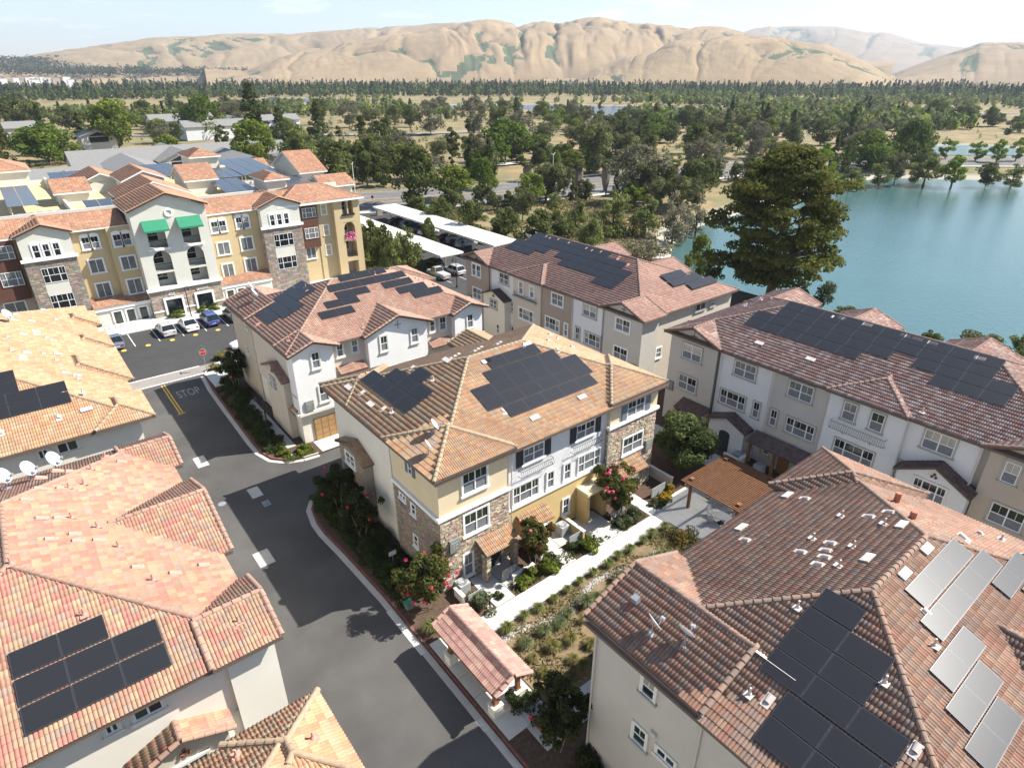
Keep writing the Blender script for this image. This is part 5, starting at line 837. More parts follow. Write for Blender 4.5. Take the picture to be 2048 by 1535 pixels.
def strip(name, A, B, z, m, t0=0, t1=1):
    mb = MB(); n = len(A); P = [(a[0] + (b[0] - a[0]) * t0, a[1] + (b[1] - a[1]) * t0) for a, b in zip(A, B)]; Q = [(a[0] + (b[0] - a[0]) * t1, a[1] + (b[1] - a[1]) * t1) for a, b in zip(A, B)]
    for i in range(n - 1): mb.poly([(*P[i], z), (*P[i + 1], z), (*Q[i + 1], z), (*Q[i], z)])
    o = part(name, mb, m); o['kind'] = 'structure'; return o
NEAR = [(-60, 168), (20, 160), (72, 152), (100, 142), (128, 134), (158, 130), (199, 129), (235, 122), (262, 108), (287, 91), (307, 74), (345, 30), (400, -40)]
FAR = [(-55, 192), (25, 184), (84, 176), (117, 166), (143, 158), (170, 153), (207, 151), (248, 143), (279, 127), (306, 108), (330, 88), (368, 42), (425, -25)]
m_blvd = mat('grey boulevard asphalt', (.135, .13, .125), .95, .10, .3, .3, 30, col2=(.15, .145, .14))
strip('boulevard', NEAR, FAR, G + .02, m_blvd, 0, .42); strip('boulevard', NEAR, FAR, G + .02, m_blvd, .54, 1.0); strip('median', NEAR, FAR, G + .05, m_soild, .42, .54); strip('boulevard_path', NEAR, FAR, G + .03, m_conc, -.14, -.03)
for t in (.008, .40, .56, .985): strip('lane_line', NEAR, FAR, G + .026, m_wpaint, t, t + .006)
mb = MB()
for s in range(len(NEAR) - 1):
    a = Vector(NEAR[s]); b2 = Vector(NEAR[s + 1]); c = Vector(FAR[s]); d = Vector(FAR[s + 1]); n = int((b2 - a).length / 9)
    for k in range(n):
        for tt in (.21, .77):
            p = a.lerp(b2, k / n).lerp(c.lerp(d, k / n), tt); q = a.lerp(b2, (k + .35) / n).lerp(c.lerp(d, (k + .35) / n), tt); e = (q - p).normalized(); w_ = Vector((-e.y, e.x)) * .09
            mb.poly([(*(p + w_), G + .026), (*(p - w_), G + .026), (*(q - w_), G + .026), (*(q + w_), G + .026)])
o = part('lane_dashes', mb, m_wpaint); o['kind'] = 'structure'
strip('creek_road', [(60, 420), (180, 330), (287, 300), (377, 296), (461, 272), (549, 240), (700, 180)], [(62, 430), (183, 340), (290, 309), (380, 305), (465, 281), (553, 248), (705, 187)], G + .45, m_band)
strip('dirt_path', [(120, 205), (153, 196), (180, 197), (215, 190)], [(122, 209), (155, 201), (182, 202), (217, 196)], G + .35, m_conc)
# site asphalt
sheet('asphalt', [(4.5, -25), (13.6, -25), (13.6, 44.3), (45, 44.3), (45, 50.4), (13.6, 50.4), (13.6, 75.1), (4.5, 75.1), (4.5, 47.0), (-30, 47.0), (-30, 44.2), (4.5, 44.2), (4.5, 22.2), (-30, 22.2), (-30, 18.6), (4.5, 18.6)], G, m_asph)
sheet('parking_asphalt', [(-6, 77.6), (80, 77.6), (80, 150), (66, 158), (52, 150), (50.5, 94.6), (-6, 94.6)], G, m_asphn); sheet('paver_band', [(-2, 75.1), (80, 75.1), (80, 77.6), (-2, 77.6)], G + .004, m_band)
for y in (75.0, 77.5): sheet('band_edge', [(-2, y), (13.6, y), (13.6, y + .28), (-2, y + .28)], G + .009, m_concn)
for x0, x1, y0, y1 in ((7.5, 8.45, 54.5, 56.5), (9.8, 10.7, 46.9, 48.5), (7.5, 8.6, 38.3, 40.1)): sheet('concrete_patch', [(x0, y0), (x1, y0), (x1, y1), (x0, y1)], G + .005, m_conc)
mb = MB(); mb.box(10.2, 10.75, 45.2, 46.0, G + .002, G + .012); o = part('drain_grate', mb, m_steel); tag(o, 'small square drain grate in the road between the two concrete patches', 'grate')
g2 = MB(); [g2.box(10.24 + i * .06, 10.27 + i * .06, 45.24, 45.96, G + .012, G + .016) for i in range(8)]; part('grate_bar', g2, m_metal, o)
mb = MB(); mb.lathe([(.32, G + .001), (.32, G + .01), (.28, G + .012)], 7.6, 47.8, 18); o = part('manhole_cover', mb, m_steel); tag(o, 'round manhole cover in the sunlit road junction', 'manhole cover')
# paint
def ptext(s, x, y, h, w): M = Matrix.Translation((x, y, G + .008)) @ Matrix.Rotation(0, 4, 'Z'); o = text(s, h, m_wpaintw, 'stop_marking', matrix=M, extrude=.0005, sx=w); o['kind'] = 'structure'; return o
ptext('STOP', 10.75, 70.9, 2.75, .36)
mb = MB(); mb.box(8.72, 8.84, 66.4, 74.6, G + .004, G + .008); mb.box(9.0, 9.12, 66.4, 74.6, G + .004, G + .008); mb.box(8.55, 9.3, 66.2, 66.32, G + .004, G + .008); o = part('centre_line', mb, m_ypaint); o['kind'] = 'structure'
mb = MB(); [mb.box(x, x + .11, 89.2, 94.5, G + .004, G + .008) for x in (8.78, 11.7, 14.65, 17.55, 20.45, 23.3)]; [mb.box(x, x + .11, 86.5, 91.5, G + .004, G + .008) for x in (53, 56, 59, 62)]; o = part('stall_lines', mb, m_wpaint); o['kind'] = 'structure'
mb = MB(); [mb.poly([(x + .32 * math.cos(t * .7), 88.6 + .42 * math.sin(t * .7), G + .006) for t in range(9)]) for x in (7.4, 10.2, 13.1, 16.0, 18.9)]; o = part('stall_dots', mb, m_ypaint); o['kind'] = 'structure'
mb = MB(); [mb.box(8.3 + 1.2 * i, 9.1 + 1.2 * i, 63.0, 63.1, G + .003, G + .006) for i in range(0)]
# raised blocks with curbs and gutters
def block(name, pts, m, h=.13, curb=True, cw=.16):
    mb = MB(); mb.slab([(x, y, G - .15) for x, y in pts], (0, 0, h + .15)); o = part(name, mb, m); o['kind'] = 'structure'; return o
def curbline(pts, m, mg=m_conc, cw=.17, gw=.42, side=1, gut=True):
    c = MB(); g = MB(); P = [Vector(p) for p in pts]; nrm = []
    for i in range(len(P)):
        d = (P[min(i + 1, len(P) - 1)] - P[max(i - 1, 0)]).normalized(); nrm.append(Vector((-d.y, d.x)) * side)
    for i in range(len(P) - 1):
        a, b_, na, nb = P[i], P[i + 1], nrm[i], nrm[i + 1]; c.slab([(*a, G - .1), (*b_, G - .1), (*(b_ + nb * cw), G - .1), (*(a + na * cw), G - .1)], (0, 0, .255)); g.poly([(*a, G + .005), (*b_, G + .005), (*(b_ - nb * gw), G + .005), (*(a - na * gw), G + .005)])
    o = part('curb', c, m); o['kind'] = 'structure'
    if gut: o = part('gutter', g, mg); o['kind'] = 'structure'
def arc(cx, cy, r, a0, a1, n=6): return [(cx + r * math.cos(R(a0 + (a1 - a0) * i / n)), cy + r * math.sin(R(a0 + (a1 - a0) * i / n))) for i in range(n + 1)]
cA = [(13.05, -20), (13.05, 0), (13.05, 16), (13.05, 30), (12.8, 36), (12.6, 39), (12.65, 40.5), (13.0, 42.4), (13.9, 43.8), (15.2, 44.3), (16.6, 44.4)]; cK = [(16.9, 49.95), (15.5, 50.1), (14.1, 50.7), (13.15, 51.8), (12.7, 53.6), (12.65, 56), (12.8, 64), (12.95, 70), (13.3, 74.3), (13.7, 75.3), (14.8, 76.6), (16.2, 77.3), (18.8, 77.5)]
block('planting_bed', cA + [(45, 44.4), (45, 50), (90, 60), (90, 10), (76, -20)], m_soil); block('planting_bed', cK + [(46, 77.5), (46, 49.95)], m_soil)
curbline(cA, m_red, side=-1); curbline(cK[:2] + [], m_conc, side=-1); curbline(cK[1:9], m_red, side=-1); curbline(cK[8:], m_concn, side=-1, gut=False)
mb = MB(); mb.box(12.6, 13.0, 18.2, 19.0, G + .006, G + .012); mb.box(12.55, 12.95, 24.6, 29.0, G + .006, G + .011); o = part('pale_apron', mb, m_concn); o['kind'] = 'structure'
# sidewalks as individual slabs
def slabs(name, x0, x1, y0, y1, nx, ny, z=G + .13, m=m_conc, h=.03, jit=.002):
    root = empty(name, (x0, y0, z)); root['kind'] = 'structure'; dx, dy = (x1 - x0) / nx, (y1 - y0) / ny
    for i in range(nx):
        for j in range(ny): mb = MB(); k = RNG.uniform(0, jit); mb.box(x0 + i * dx + .012, x0 + (i + 1) * dx - .012, y0 + j * dy + .012, y0 + (j + 1) * dy - .012, z, z + h + k); part('slab', mb, m, root)
    return root
slabs('sidewalk', 14.9, 34.3, 23.15, 24.65, 13, 1, m=m_concn); slabs('garden_path', 18.4, 20.0, 24.68, 27.9, 1, 2, m=m_concn); slabs('garden_path', 24.2, 25.7, 24.68, 27.9, 1, 2, m=m_concn); slabs('garden_path', 28.2, 30.7, 24.68, 28.1, 1, 2, m=m_concn); slabs('garden_path', 33.8, 35.0, 24.68, 27.9, 1, 2, m=m_concn)
slabs('pavilion_floor', 13.3, 16.2, 16.9, 24.9, 2, 5, m=m_concn); slabs('patio', 34.32, 43.2, 18.3, 25.4, 6, 5, m=m_concn); slabs('side_walk', 14.5, 22.0, 15.2, 16.9, 4, 1); slabs('sidewalk', 43.3, 45.6, 2, 37, 1, 16); slabs('sidewalk', 40, 41.6, 38, 72, 1, 16)
slabs('terrace', 20.02, 22.0, 25.4, 27.9, 1, 1); slabs('terrace', 25.72, 28.18, 26.4, 28.1, 1, 1); slabs('sidewalk', 13.4, 15.6, 70.2, 74.8, 1, 2, m=m_concn); slabs('sidewalk', 15.6, 19.5, 72.6, 77.0, 2, 2, m=m_concn); slabs('ramp', 14.9, 15.75, 52.5, 64.5, 1, 8, m=m_conc); slabs('driveway', 17.3, 20.8, 50.0, 52.2, 2, 1, m=m_concn, z=G + .10); slabs('driveway', 24, 37, 50.0, 52.2, 5, 1, m=m_concn, z=G + .10)
slabs('lamp_pad', 13.6, 14.8, 54.4, 55.6, 1, 1); slabs('utility_pad', 14.5, 15.2, 50.7, 51.3, 1, 1)
block('front_walk', [(3, 94.6), (50, 94.6), (50, 101.5), (3, 101.5)], m_concn); slabs('sidewalk', 4, 13, 94.8, 99.2, 6, 2, m=m_concn); block('lawn', [(49, 94.6), (50.4, 94.6), (52, 110), (57.5, 150), (49, 150)], m_soild)
# swale between the walk and the brown roofed building
sheet('swale_soil', [(16.3, 16.95), (34.3, 16.95), (34.3, 23.1), (16.3, 23.1)], G + .137, m_soild)
mb = MB(); rr = random.Random(4)
for i in range(1500):
    x = rr.uniform(16.4, 31); y = 21.9 + .45 * math.sin(x * .8) - max(0, (x - 24)) * .02 + rr.gauss(0, .16); s = rr.uniform(.035, .095); k = rr.uniform(.7, 1.25); c = Vector((x, y, G + .14 + s * .3)); a = Vector((rr.gauss(0, 1), rr.gauss(0, 1), 0)).normalized()
    ex, ey = a * s, Vector((-a.y, a.x, 0)) * s * .75; mb.add([c - ex, c - ey, c + ex, c + ey, c + Vector((0, 0, s * .7))], [(0, 1, 4), (1, 2, 4), (2, 3, 4), (3, 0, 4)], 0, (.5 * k, .47 * k, .42 * k))
o = part('river_rocks', mb, m_stone, usecol=True); tag(o, 'line of pale river rocks running through the grassy swale', 'rocks'); o['kind'] = 'stuff'
# ---------------------------------------------------------------- pavilion
def rel(o, f):
    return f
p = empty('pavilion', (14.5, 21, G + .16), 'open mail pavilion with pinkish tiled gable roof on cream piers, beside the red curb', 'pavilion')
pr = [gab(13.25, 15.75, 18.0, 24.15, 1.55, 'y', .52)]; build_roof(p, pr, [(.40, .235, .19), (.36, .20, .17), (.42, .27, .21)], [(.40, .24, .20)], near=True, ntile=300, ncap=60, fascia=m_wood)
for x in (13.72, 15.28):
    for y in (18.65, 23.0):
        mb = MB(); mb.box(x - .3, x + .3, y - .3, y + .3, G + .15, -.05); mb.box(x - .34, x + .34, y - .34, y + .34, -.05, .03); part('pier', mb, m_cream, p); mb = MB(); mb.box(x - .12, x + .12, y - .12, y + .12, .03, 1.5); [mb.box(x - .17, x + .17, y - .17, y + .17, z, z + .07) for z in (.05, 1.38)]; part('post', mb, m_wood, p)
mb = MB(); [mb.box(x - .08, x + .08, 18.1, 24.05, 1.38, 1.58) for x in (13.72, 15.28)]; [mb.box(13.5, 15.5, y - .06, y + .06, 1.4, 1.55) for y in (18.65, 20.1, 21.5, 23.0)]; part('beam', mb, m_wood, p)
mb = MB(); mb.box(14.9, 15.3, 19.6, 22.2, G + .16, .55); q = part('mailbox_bank', mb, m_steel, p); d = MB(); [d.box(14.88, 14.9, 19.65 + i * .31, 19.93 + i * .31, -.5 + j * .17, -.36 + j * .17) for i in range(8) for j in range(6)]; part('mailbox_door', d, m_boxg, q)
# ---------------------------------------------------------------- pergola with table and chairs
p = empty('pergola', (39.5, 21.5, G + .16), 'brown slatted timber pergola over the patio', 'pergola'); x0, x1, y0, y1, zt = 36.3, 42.3, 18.7, 24.0, 1.9
for i in range(29):
    mb = MB(); x = x0 + .08 + i * (x1 - x0 - .16) / 28; y = y0 + .0; mb.box(x - .04, x + .04, y0, y1, zt, zt + .09); part('slat', mb, m_wood, p)
for y in (y0 + .5, y1 - .55, (y0 + y1) / 2): mb = MB(); mb.box(x0 - .15, x1 + .15, y - .06, y + .06, zt - .2, zt - .003); part('beam', mb, m_wood, p)
for x in (x0 + .7, x1 - .7):
    for y in (y0 + .5, y1 - .55): mb = MB(); mb.box(x - .1, x + .1, y - .1, y + .1, G + .15, zt + .16); mb.box(x - .16, x + .16, y - .16, y + .16, zt + .16, zt + .24); part('post', mb, m_wood, p)
m_chair = mat('silver mesh chair', (.42, .43, .44), .5, .1)
def chair():
    o = empty('patio_chair', (0, 0, 0), 'x', 'chair'); s = MB(); s.box(-.25, .25, -.25, .25, .42, .46); part('seat', s, m_chair, o); k = MB(); k.obox((0, .27, .72), (.25, 0, 0), (0, .012, .0), (0, .06, .27)); part('backrest', k, m_chair, o)
    for x in (-.23, .23):
        for y in (-.22, .22): l = MB(); l.tube((x, y, 0), (x, y, .44), .014, n=5); part('leg', l, m_chair, o)
    a = MB(); [a.path([(x, -.22, .44), (x, -.22, .64), (x, .26, .66)], .014, 5) for x in (-.27, .27)]; part('armrest', a, m_chair, o); return o
def table():
    o = empty('patio_table', (0, 0, 0), 'x', 'table'); t = MB(); t.lathe([(.55, .70), (.56, .73), (.54, .74)], n=24); part('tabletop', t, m_boxg, o); l = MB(); l.tube((0, 0, 0), (0, 0, .7), .04); l.lathe([(.28, 0), (.26, .04)], n=16); part('leg', l, m_metal, o); return o
tp, cp = table(), chair(); place(tp, (37.4, 20.6, G + .165), label='round patio table under the pergola, in striped shade', group=None); place(tp, (40.2, 21.5, G + .165), label='second round patio table deeper under the pergola')
for i, (x, y, r, l) in enumerate(((36.7, 21.1, 1.9, 'silver mesh chair left of the striped patio table'), (37.5, 21.6, 0, 'silver mesh chair behind the striped patio table'), (38.3, 20.6, -1.4, 'silver mesh chair right of the striped patio table'), (39.3, 21.9, 1.2, 'silver mesh chair left of the deeper patio table'), (40.4, 22.5, .2, 'silver mesh chair behind the deeper patio table'), (41.1, 21.0, -2, 'silver mesh chair right of the deeper patio table'))): place(cp, (x, y, G + .165), r, 1, l, 'patio chairs under the pergola')
# ---------------------------------------------------------------- low patio walls, gates, air conditioners by the front doors
def lowwall(pts, label, m=m_yel, h=1.05, w=.2):
    o = empty('patio_wall', (*pts[0], G), label, 'wall', 'low patio walls'); mb = MB(); cpm = MB()
    for a, b_ in zip(pts, pts[1:]):
        xa, xb = sorted((a[0], b_[0])); ya, yb = sorted((a[1], b_[1])); mb.box(xa - w / 2, xb + w / 2, ya - w / 2, yb + w / 2, G, G + h)
        cpm.box(xa - w / 2 - .04, xb + w / 2 + .04, ya - w / 2 - .04, yb + w / 2 + .04, G + h, G + h + .07)
    part('wall', mb, m, o); part('wall_cap', cpm, m_trimc, o); return o
lowwall([(27.5, 28.0), (27.5, 25.9)], 'ochre patio wall with a hose reel between the two middle front doors', m_ochre); lowwall([(23.6, 28.0), (23.6, 26.2)], 'cream patio wall behind the middle crape myrtle', m_cream); lowwall([(38.2, 28.6), (38.2, 26.2)], 'cream patio wall beside the yellow flowers', m_cream); lowwall([(16.9, 26.4), (16.9, 27.2)], 'short stone capped wall by the nearest air conditioner', m_cream, .75); lowwall([(20.9, 26.0), (22.6, 26.0)], 'low cream wall along the second planting bed', m_cream, .5)
def gate(x0, x1, y, label, ang=0):
    o = empty('patio_gate', (x0, y, G), label, 'gate', 'grey patio gates'); n = 9; w = (x1 - x0) / n
    for i in range(n): mb = MB(); mb.box(x0 + i * w + .005, x0 + (i + 1) * w - .005, y - .02, y + .02, G + .18, G + 1.1); part('board', mb, m_boxg if i % 2 else m_panelg, o)
    mb = MB(); mb.box(x0, x1, y + .021, y + .05, G + .95, G + 1.03); mb.box(x0, x1, y + .021, y + .05, G + .25, G + .33); part('rail', mb, m_steel, o); return o
m_panelg = mat('grey gate board', (.33, .34, .34), .6, .08)
gate(17.0, 18.3, 25.9, 'grey board fence panel by the nearest air conditioner'); gate(20.1, 21.4, 26.3, 'grey board gate in shade beside the nearest front path'); gate(26.2, 27.4, 26.0, 'pale grey board gate at the ochre wall'); gate(30.9, 32.6, 26.2, 'dark side board gate left of the right crape myrtle'); gate(35.6, 37.3, 26.1, 'pale board gate left of the yellow flower bed')
ac2 = ac_unit(m_boxg)
for x, y, l in ((17.5, 27.3, 'grey air conditioner on the pavement nearest the street'), (26.9, 27.5, 'air conditioner behind the ochre patio wall'), (46.2, 24.9, 'air conditioner in shade left of the porch of the grey unit'), (46.0, 22.7, 'air conditioner under the porch roof of the grey unit'), (37.0, 28.7, 'air conditioner in the corner behind the right crape myrtle')): place(ac2, (x, y, G + .16), 0, 1.05, l, 'air conditioners by the front doors')
lowwall([(45.4, 24.3), (46.9, 24.3)], 'grey patio wall between the two shaded air conditioners', m_greyst, 1.0); lowwall([(45.4, 25.8), (45.4, 24.3)], 'short grey patio wall returning towards the lake front walk', m_greyst, .8)
def bollard():
    o = empty('path_light', (0, 0, 0), 'x', 'path light'); mb = MB(); mb.tube((0, 0, 0), (0, 0, .82), .055, n=10); part('post', mb, m_metal, o); mb = MB(); mb.lathe([(.09, .82), (.13, .95), (.02, 1.0)], n=10); part('lamp_head', mb, m_metal, o); mb = MB(); mb.lathe([(.2, 0), (.2, .04)], n=12); part('base', mb, m_concn, o); return o
bp = bollard(); [place(bp, (x, y, G + .14), 0, 1, l, 'black path lights along the walk') for x, y, l in ((18.05, 24.95, 'black path light at the first garden path'), (27.75, 25.0, 'black path light by the ochre patio wall'), (37.1, 25.7, 'black path light among the yellow flowers'))]
# ---------------------------------------------------------------- street furniture
def lamp(h=4.6, arm=True):
    o = empty('street_lamp', (0, 0, 0), 'x', 'street lamp'); mb = MB(); mb.lathe([(.16, 0), (.14, .25), (.08, .35), (.06, h)], n=10); part('pole', mb, m_metal, o); mb = MB(); mb.path([(0, 0, h), (.1, 0, h + .25), (.45, 0, h + .3), (.5, 0, h + .1)], .03, 6); part('arm', mb, m_metal, o); mb = MB(); mb.lathe([(.05, h + .1), (.12, h - .05), (.28, h - .25), (.26, h - .28)], .5, 0, 14); part('lamp_shade', mb, m_metal, o); return o
lp = lamp(); place(lp, (14.2, 55.1, G + .16), 2.6, 1, 'tall black lamp in the shaded planting beside the white building', 'black street lamps'); place(lp, (55.3, 83.8, G + .1), 2.2, 1, 'black lamp with bell shade at the edge of the car park behind the white building', 'black street lamps'); place(lp, (17.3, 95.6, G + .13), 0, .95, 'black lamp post between the two glass entrance doors', 'black street lamps')
def boulevard_lamp():
    o = empty('boulevard_light', (0, 0, 0), 'x', 'street light'); mb = MB(); mb.tube((0, 0, 0), (0, 0, 9.6), .13, .08, 8); part('pole', mb, m_white_metal, o); mb = MB(); mb.tube((0, 0, 9.5), (1.9, 0, 9.9), .05, n=6); mb.tube((0, 0, 9.5), (-1.9, 0, 9.9), .05, n=6); part('arm', mb, m_white_metal, o)
    for s in (-1, 1): mb = MB(); mb.box(s * 1.9 - .35, s * 1.9 + .35, -.13, .13, 9.86, 9.98); part('lamp_head', mb, m_steel, o)
    return o
bl = boulevard_lamp(); [place(bl, (x, y, G), a, 1, l, 'double armed lights of the boulevard') for x, y, a, l in ((134, 148, .6, 'tall double armed light among the palms on the boulevard'), (204, 139, .8, 'double armed light above the big pine'), (249, 132, .3, 'double armed light behind the bright yellow tree'), (283, 118, 0, 'farthest double armed light near the lake bend'), (77, 165, 1.0, 'double armed light behind the large dark trees'))]
o = empty('fire_hydrant', (13.8, 63.0, G + .14), 'yellow fire hydrant in the shaded bed by the curb', 'fire hydrant'); mb = MB(); mb.lathe([(.16, G + .14), (.16, G + .2), (.11, G + .22), (.11, G + .62), (.14, G + .66), (.13, G + .74), (.04, G + .84), (.04, G + .88)], 13.8, 63.0, 12); part('barrel', mb, m_hyd, o)
for a in (0, 1.57, 3.14): mb = MB(); v = Vector((math.cos(a), math.sin(a), 0)); c = Vector((13.8, 63.0, G + .5)); mb.tube(c + v * .08, c + v * .2, .06, n=8); part('nozzle', mb, m_hyd, o)
o = empty('stop_sign', (13.95, 75.6, G + .1), 'red stop sign with green street name blades at the junction', 'stop sign'); mb = MB(); mb.tube((13.95, 75.6, G), (13.95, 75.6, 2.05), .03, n=8); part('post', mb, m_steel, o)
th = R(-96); nx = Vector((math.cos(th), math.sin(th), 0)); sx_ = Vector((-math.sin(th), math.cos(th), 0)); c = Vector((13.95, 75.6, 1.55)) + nx * .05; Pn = lambda r, k, d=0: c + nx * d + sx_ * (r * math.cos(R(22.5 + 45 * k))) + Vector((0, 0, r * math.sin(R(22.5 + 45 * k))))
mb = MB(); mb.slab([Pn(.42, k) for k in range(8)], nx * .012); q = part('sign_face', mb, m_wpaint, o); mb = MB(); mb.slab([Pn(.385, k, .012) for k in range(8)], nx * .003); q2 = part('red_face', mb, m_stop, q)
M = Matrix.Translation(c + nx * .02) @ Matrix(((sx_.x, 0, nx.x, 0), (sx_.y, 0, nx.y, 0), (0, 1, 0, 0), (0, 0, 0, 1))); text('STOP', .27, m_wpaint, parent=q, matrix=M, extrude=.003)
for zz_, a in ((2.02, R(-96)), (2.2, R(-6))): e = Vector((-math.sin(a), math.cos(a), 0)); f = Vector((math.cos(a), math.sin(a), 0)); mb = MB(); mb.obox(Vector((13.95, 75.6, zz_)), e * .42, f * .01, Vector((0, 0, .075))); part('name_blade', mb, m_green, o)
o = empty('small_sign', (15.0, 32.4, G + .14), 'small white notice sign on a post in the shaded shrubs at the street', 'sign'); mb = MB(); mb.tube((15.0, 32.4, G), (15.0, 32.4, .6), .025, n=6); part('post', mb, m_steel, o); mb = MB(); mb.box(14.72, 15.28, 32.36, 32.39, .25, .62); part('sign_face', mb, m_wpaint, o)
o = empty('stop_sign', (77, 155, G), 'distant stop sign where the car park meets the boulevard', 'stop sign'); mb = MB(); mb.tube((77, 155, G), (77, 155, 1.9), .04, n=6); part('post', mb, m_steel, o); mb = MB(); mb.slab([Vector((77 + .4 * math.cos(R(22.5 + 45 * k)), 154.95, 1.6 + .4 * math.sin(R(22.5 + 45 * k)))) for k in range(8)], (0, .02, 0)); part('sign_face', mb, m_stop, o)
o = empty('entrance_monument', (73, 144, G), 'small stone entrance pillar at the end of the carports', 'pillar'); mb = MB(); mb.box(72.3, 73.7, 143.6, 144.4, G, .6); part('pier', mb, m_mort, o); mb = MB(); mb.box(72.2, 73.8, 143.5, 144.5, .6, .75); part('wall_cap', mb, m_trimc, o)
o = empty('utility_box', (13.9, 28.3, G + .14), 'small pale green utility box at the foot of the big crape myrtle', 'utility box'); mb = MB(); mb.box(13.65, 14.15, 28.1, 28.6, G + .13, G + .5); part('housing', mb, m_steel, o); mb = MB(); mb.box(13.62, 14.18, 28.07, 28.63, G + .5, G + .54); part('lid', mb, m_green, o)
for i, (x, y) in enumerate(((5.2, 96.6), (6.9, 97.0), (8.3, 97.5))):
    o = empty('bike_rack', (x, y, G + .16), 'dark metal rack on the walk before the ground floor windows, %s from the left' % ('first', 'second', 'third')[i], 'rack', 'racks before the apartment windows'); mb = MB(); mb.path([(x - .3, y, G + .14), (x - .3, y, G + .95), (x + .3, y, G + .95), (x + .3, y, G + .14)], .03, 6); part('hoop', mb, m_metal, o)
# wooden rail fence along the boulevard
for k in range(14):
    t = k / 13; i = int(t * 5); f = t * 5 - i; A = [(96, 139.0), (112, 134.5), (128, 130), (158, 126), (185, 125.3), (205, 124.2)]; a = Vector(A[i]); b_ = Vector(A[min(i + 1, 5)]); p0 = a.lerp(b_, f); d = (b_ - a).normalized() if i < 5 else Vector((1, 0)); o = empty('rail_fence', (p0.x, p0.y, G), 'dark timber rail fence section along the boulevard, %s from the left' % ordinal(k + 1), 'fence', 'timber fence sections along the boulevard'); mb = MB()
    for s in (0, 1.7, 3.4): q = p0 + d * s; mb.box(q.x - .12, q.x + .12, q.y - .12, q.y + .12, G - .2, G + .95)
    part('post', mb, m_metal, o); mb = MB()
    for z in (.55, .85): c0 = p0 + d * 1.7; mb.obox((c0.x, c0.y, G + z), (d.x * 1.9, d.y * 1.9, 0), (-d.y * .06, d.x * .06, 0), (0, 0, .09))
    part('rail', mb, m_wood, o)
o = empty('guard_rail', (150, 157, G), 'long pale guard rail on the far side of the boulevard', 'guard rail'); mb = MB(); pm = MB()
for a, b_ in zip(FAR[1:-1], FAR[2:]):
    a = Vector(a); b_ = Vector(b_); d = (b_ - a); nn = Vector((-d.y, d.x)).normalized() * -1.2; c = (a + b_) / 2 - nn; mb.obox((c.x, c.y, G + .65), (d.x / 2, d.y / 2, 0), (-d.y / d.length * .05, d.x / d.length * .05, 0), (0, 0, .16)); n = int(d.length / 4)
    for k in range(n): q = a + d * k / n - nn; pm.box(q.x - .08, q.x + .08, q.y - .08, q.y + .08, G, G + .6)
part('rail', mb, m_steel, o); part('post', pm, m_steel, o)
# ---------------------------------------------------------------- carports
def carport(x0, x1, y0, y1, z, label, posts):
    o = empty('carport', ((x0 + x1) / 2, (y0 + y1) / 2, G), label, 'carport', 'long cream carports'); n = int((y1 - y0) / 3.0); w = (y1 - y0) / n
    for i in range(n): mb = MB(); mb.box(x0, x1, y0 + i * w + .01, y0 + (i + 1) * w - .01, z, z + .06); [mb.box(x0, x1, y0 + i * w + k * w / 6, y0 + i * w + k * w / 6 + .05, z + .06, z + .09) for k in range(1, 6)]; part('roof_panel', mb, m_white_metal, o)
    mb = MB(); mb.box(x0 - .06, x0, y0, y1, z - .22, z + .12); mb.box(x1, x1 + .06, y0, y1, z - .22, z + .12); mb.box(x0 - .06, x1 + .06, y0 - .06, y0, z - .22, z + .12); mb.box(x0 - .06, x1 + .06, y1, y1 + .06, z - .22, z + .12); part('fascia', mb, m_white_metal, o)
    for y in posts: mb = MB(); xm = (x0 + x1) / 2 - .2; mb.box(xm - .15, xm + .15, y - .15, y + .15, G, z - .3); part('post', mb, m_white_metal, o); mb = MB(); mb.box(x0 + .2, x1 - .2, y - .08, y + .08, z - .3, z - .001); part('beam', mb, m_white_metal, o)
carport(57.6, 62.3, 92.0, 137.0, 2.2, 'near cream carport roof beside the young trees', [94 + 8.4 * i for i in range(6)]); carport(69.0, 75.0, 91.8, 139.0, 2.3, 'far cream carport roof in front of the bank of shrubs', [94 + 8.4 * i for i in range(6)])
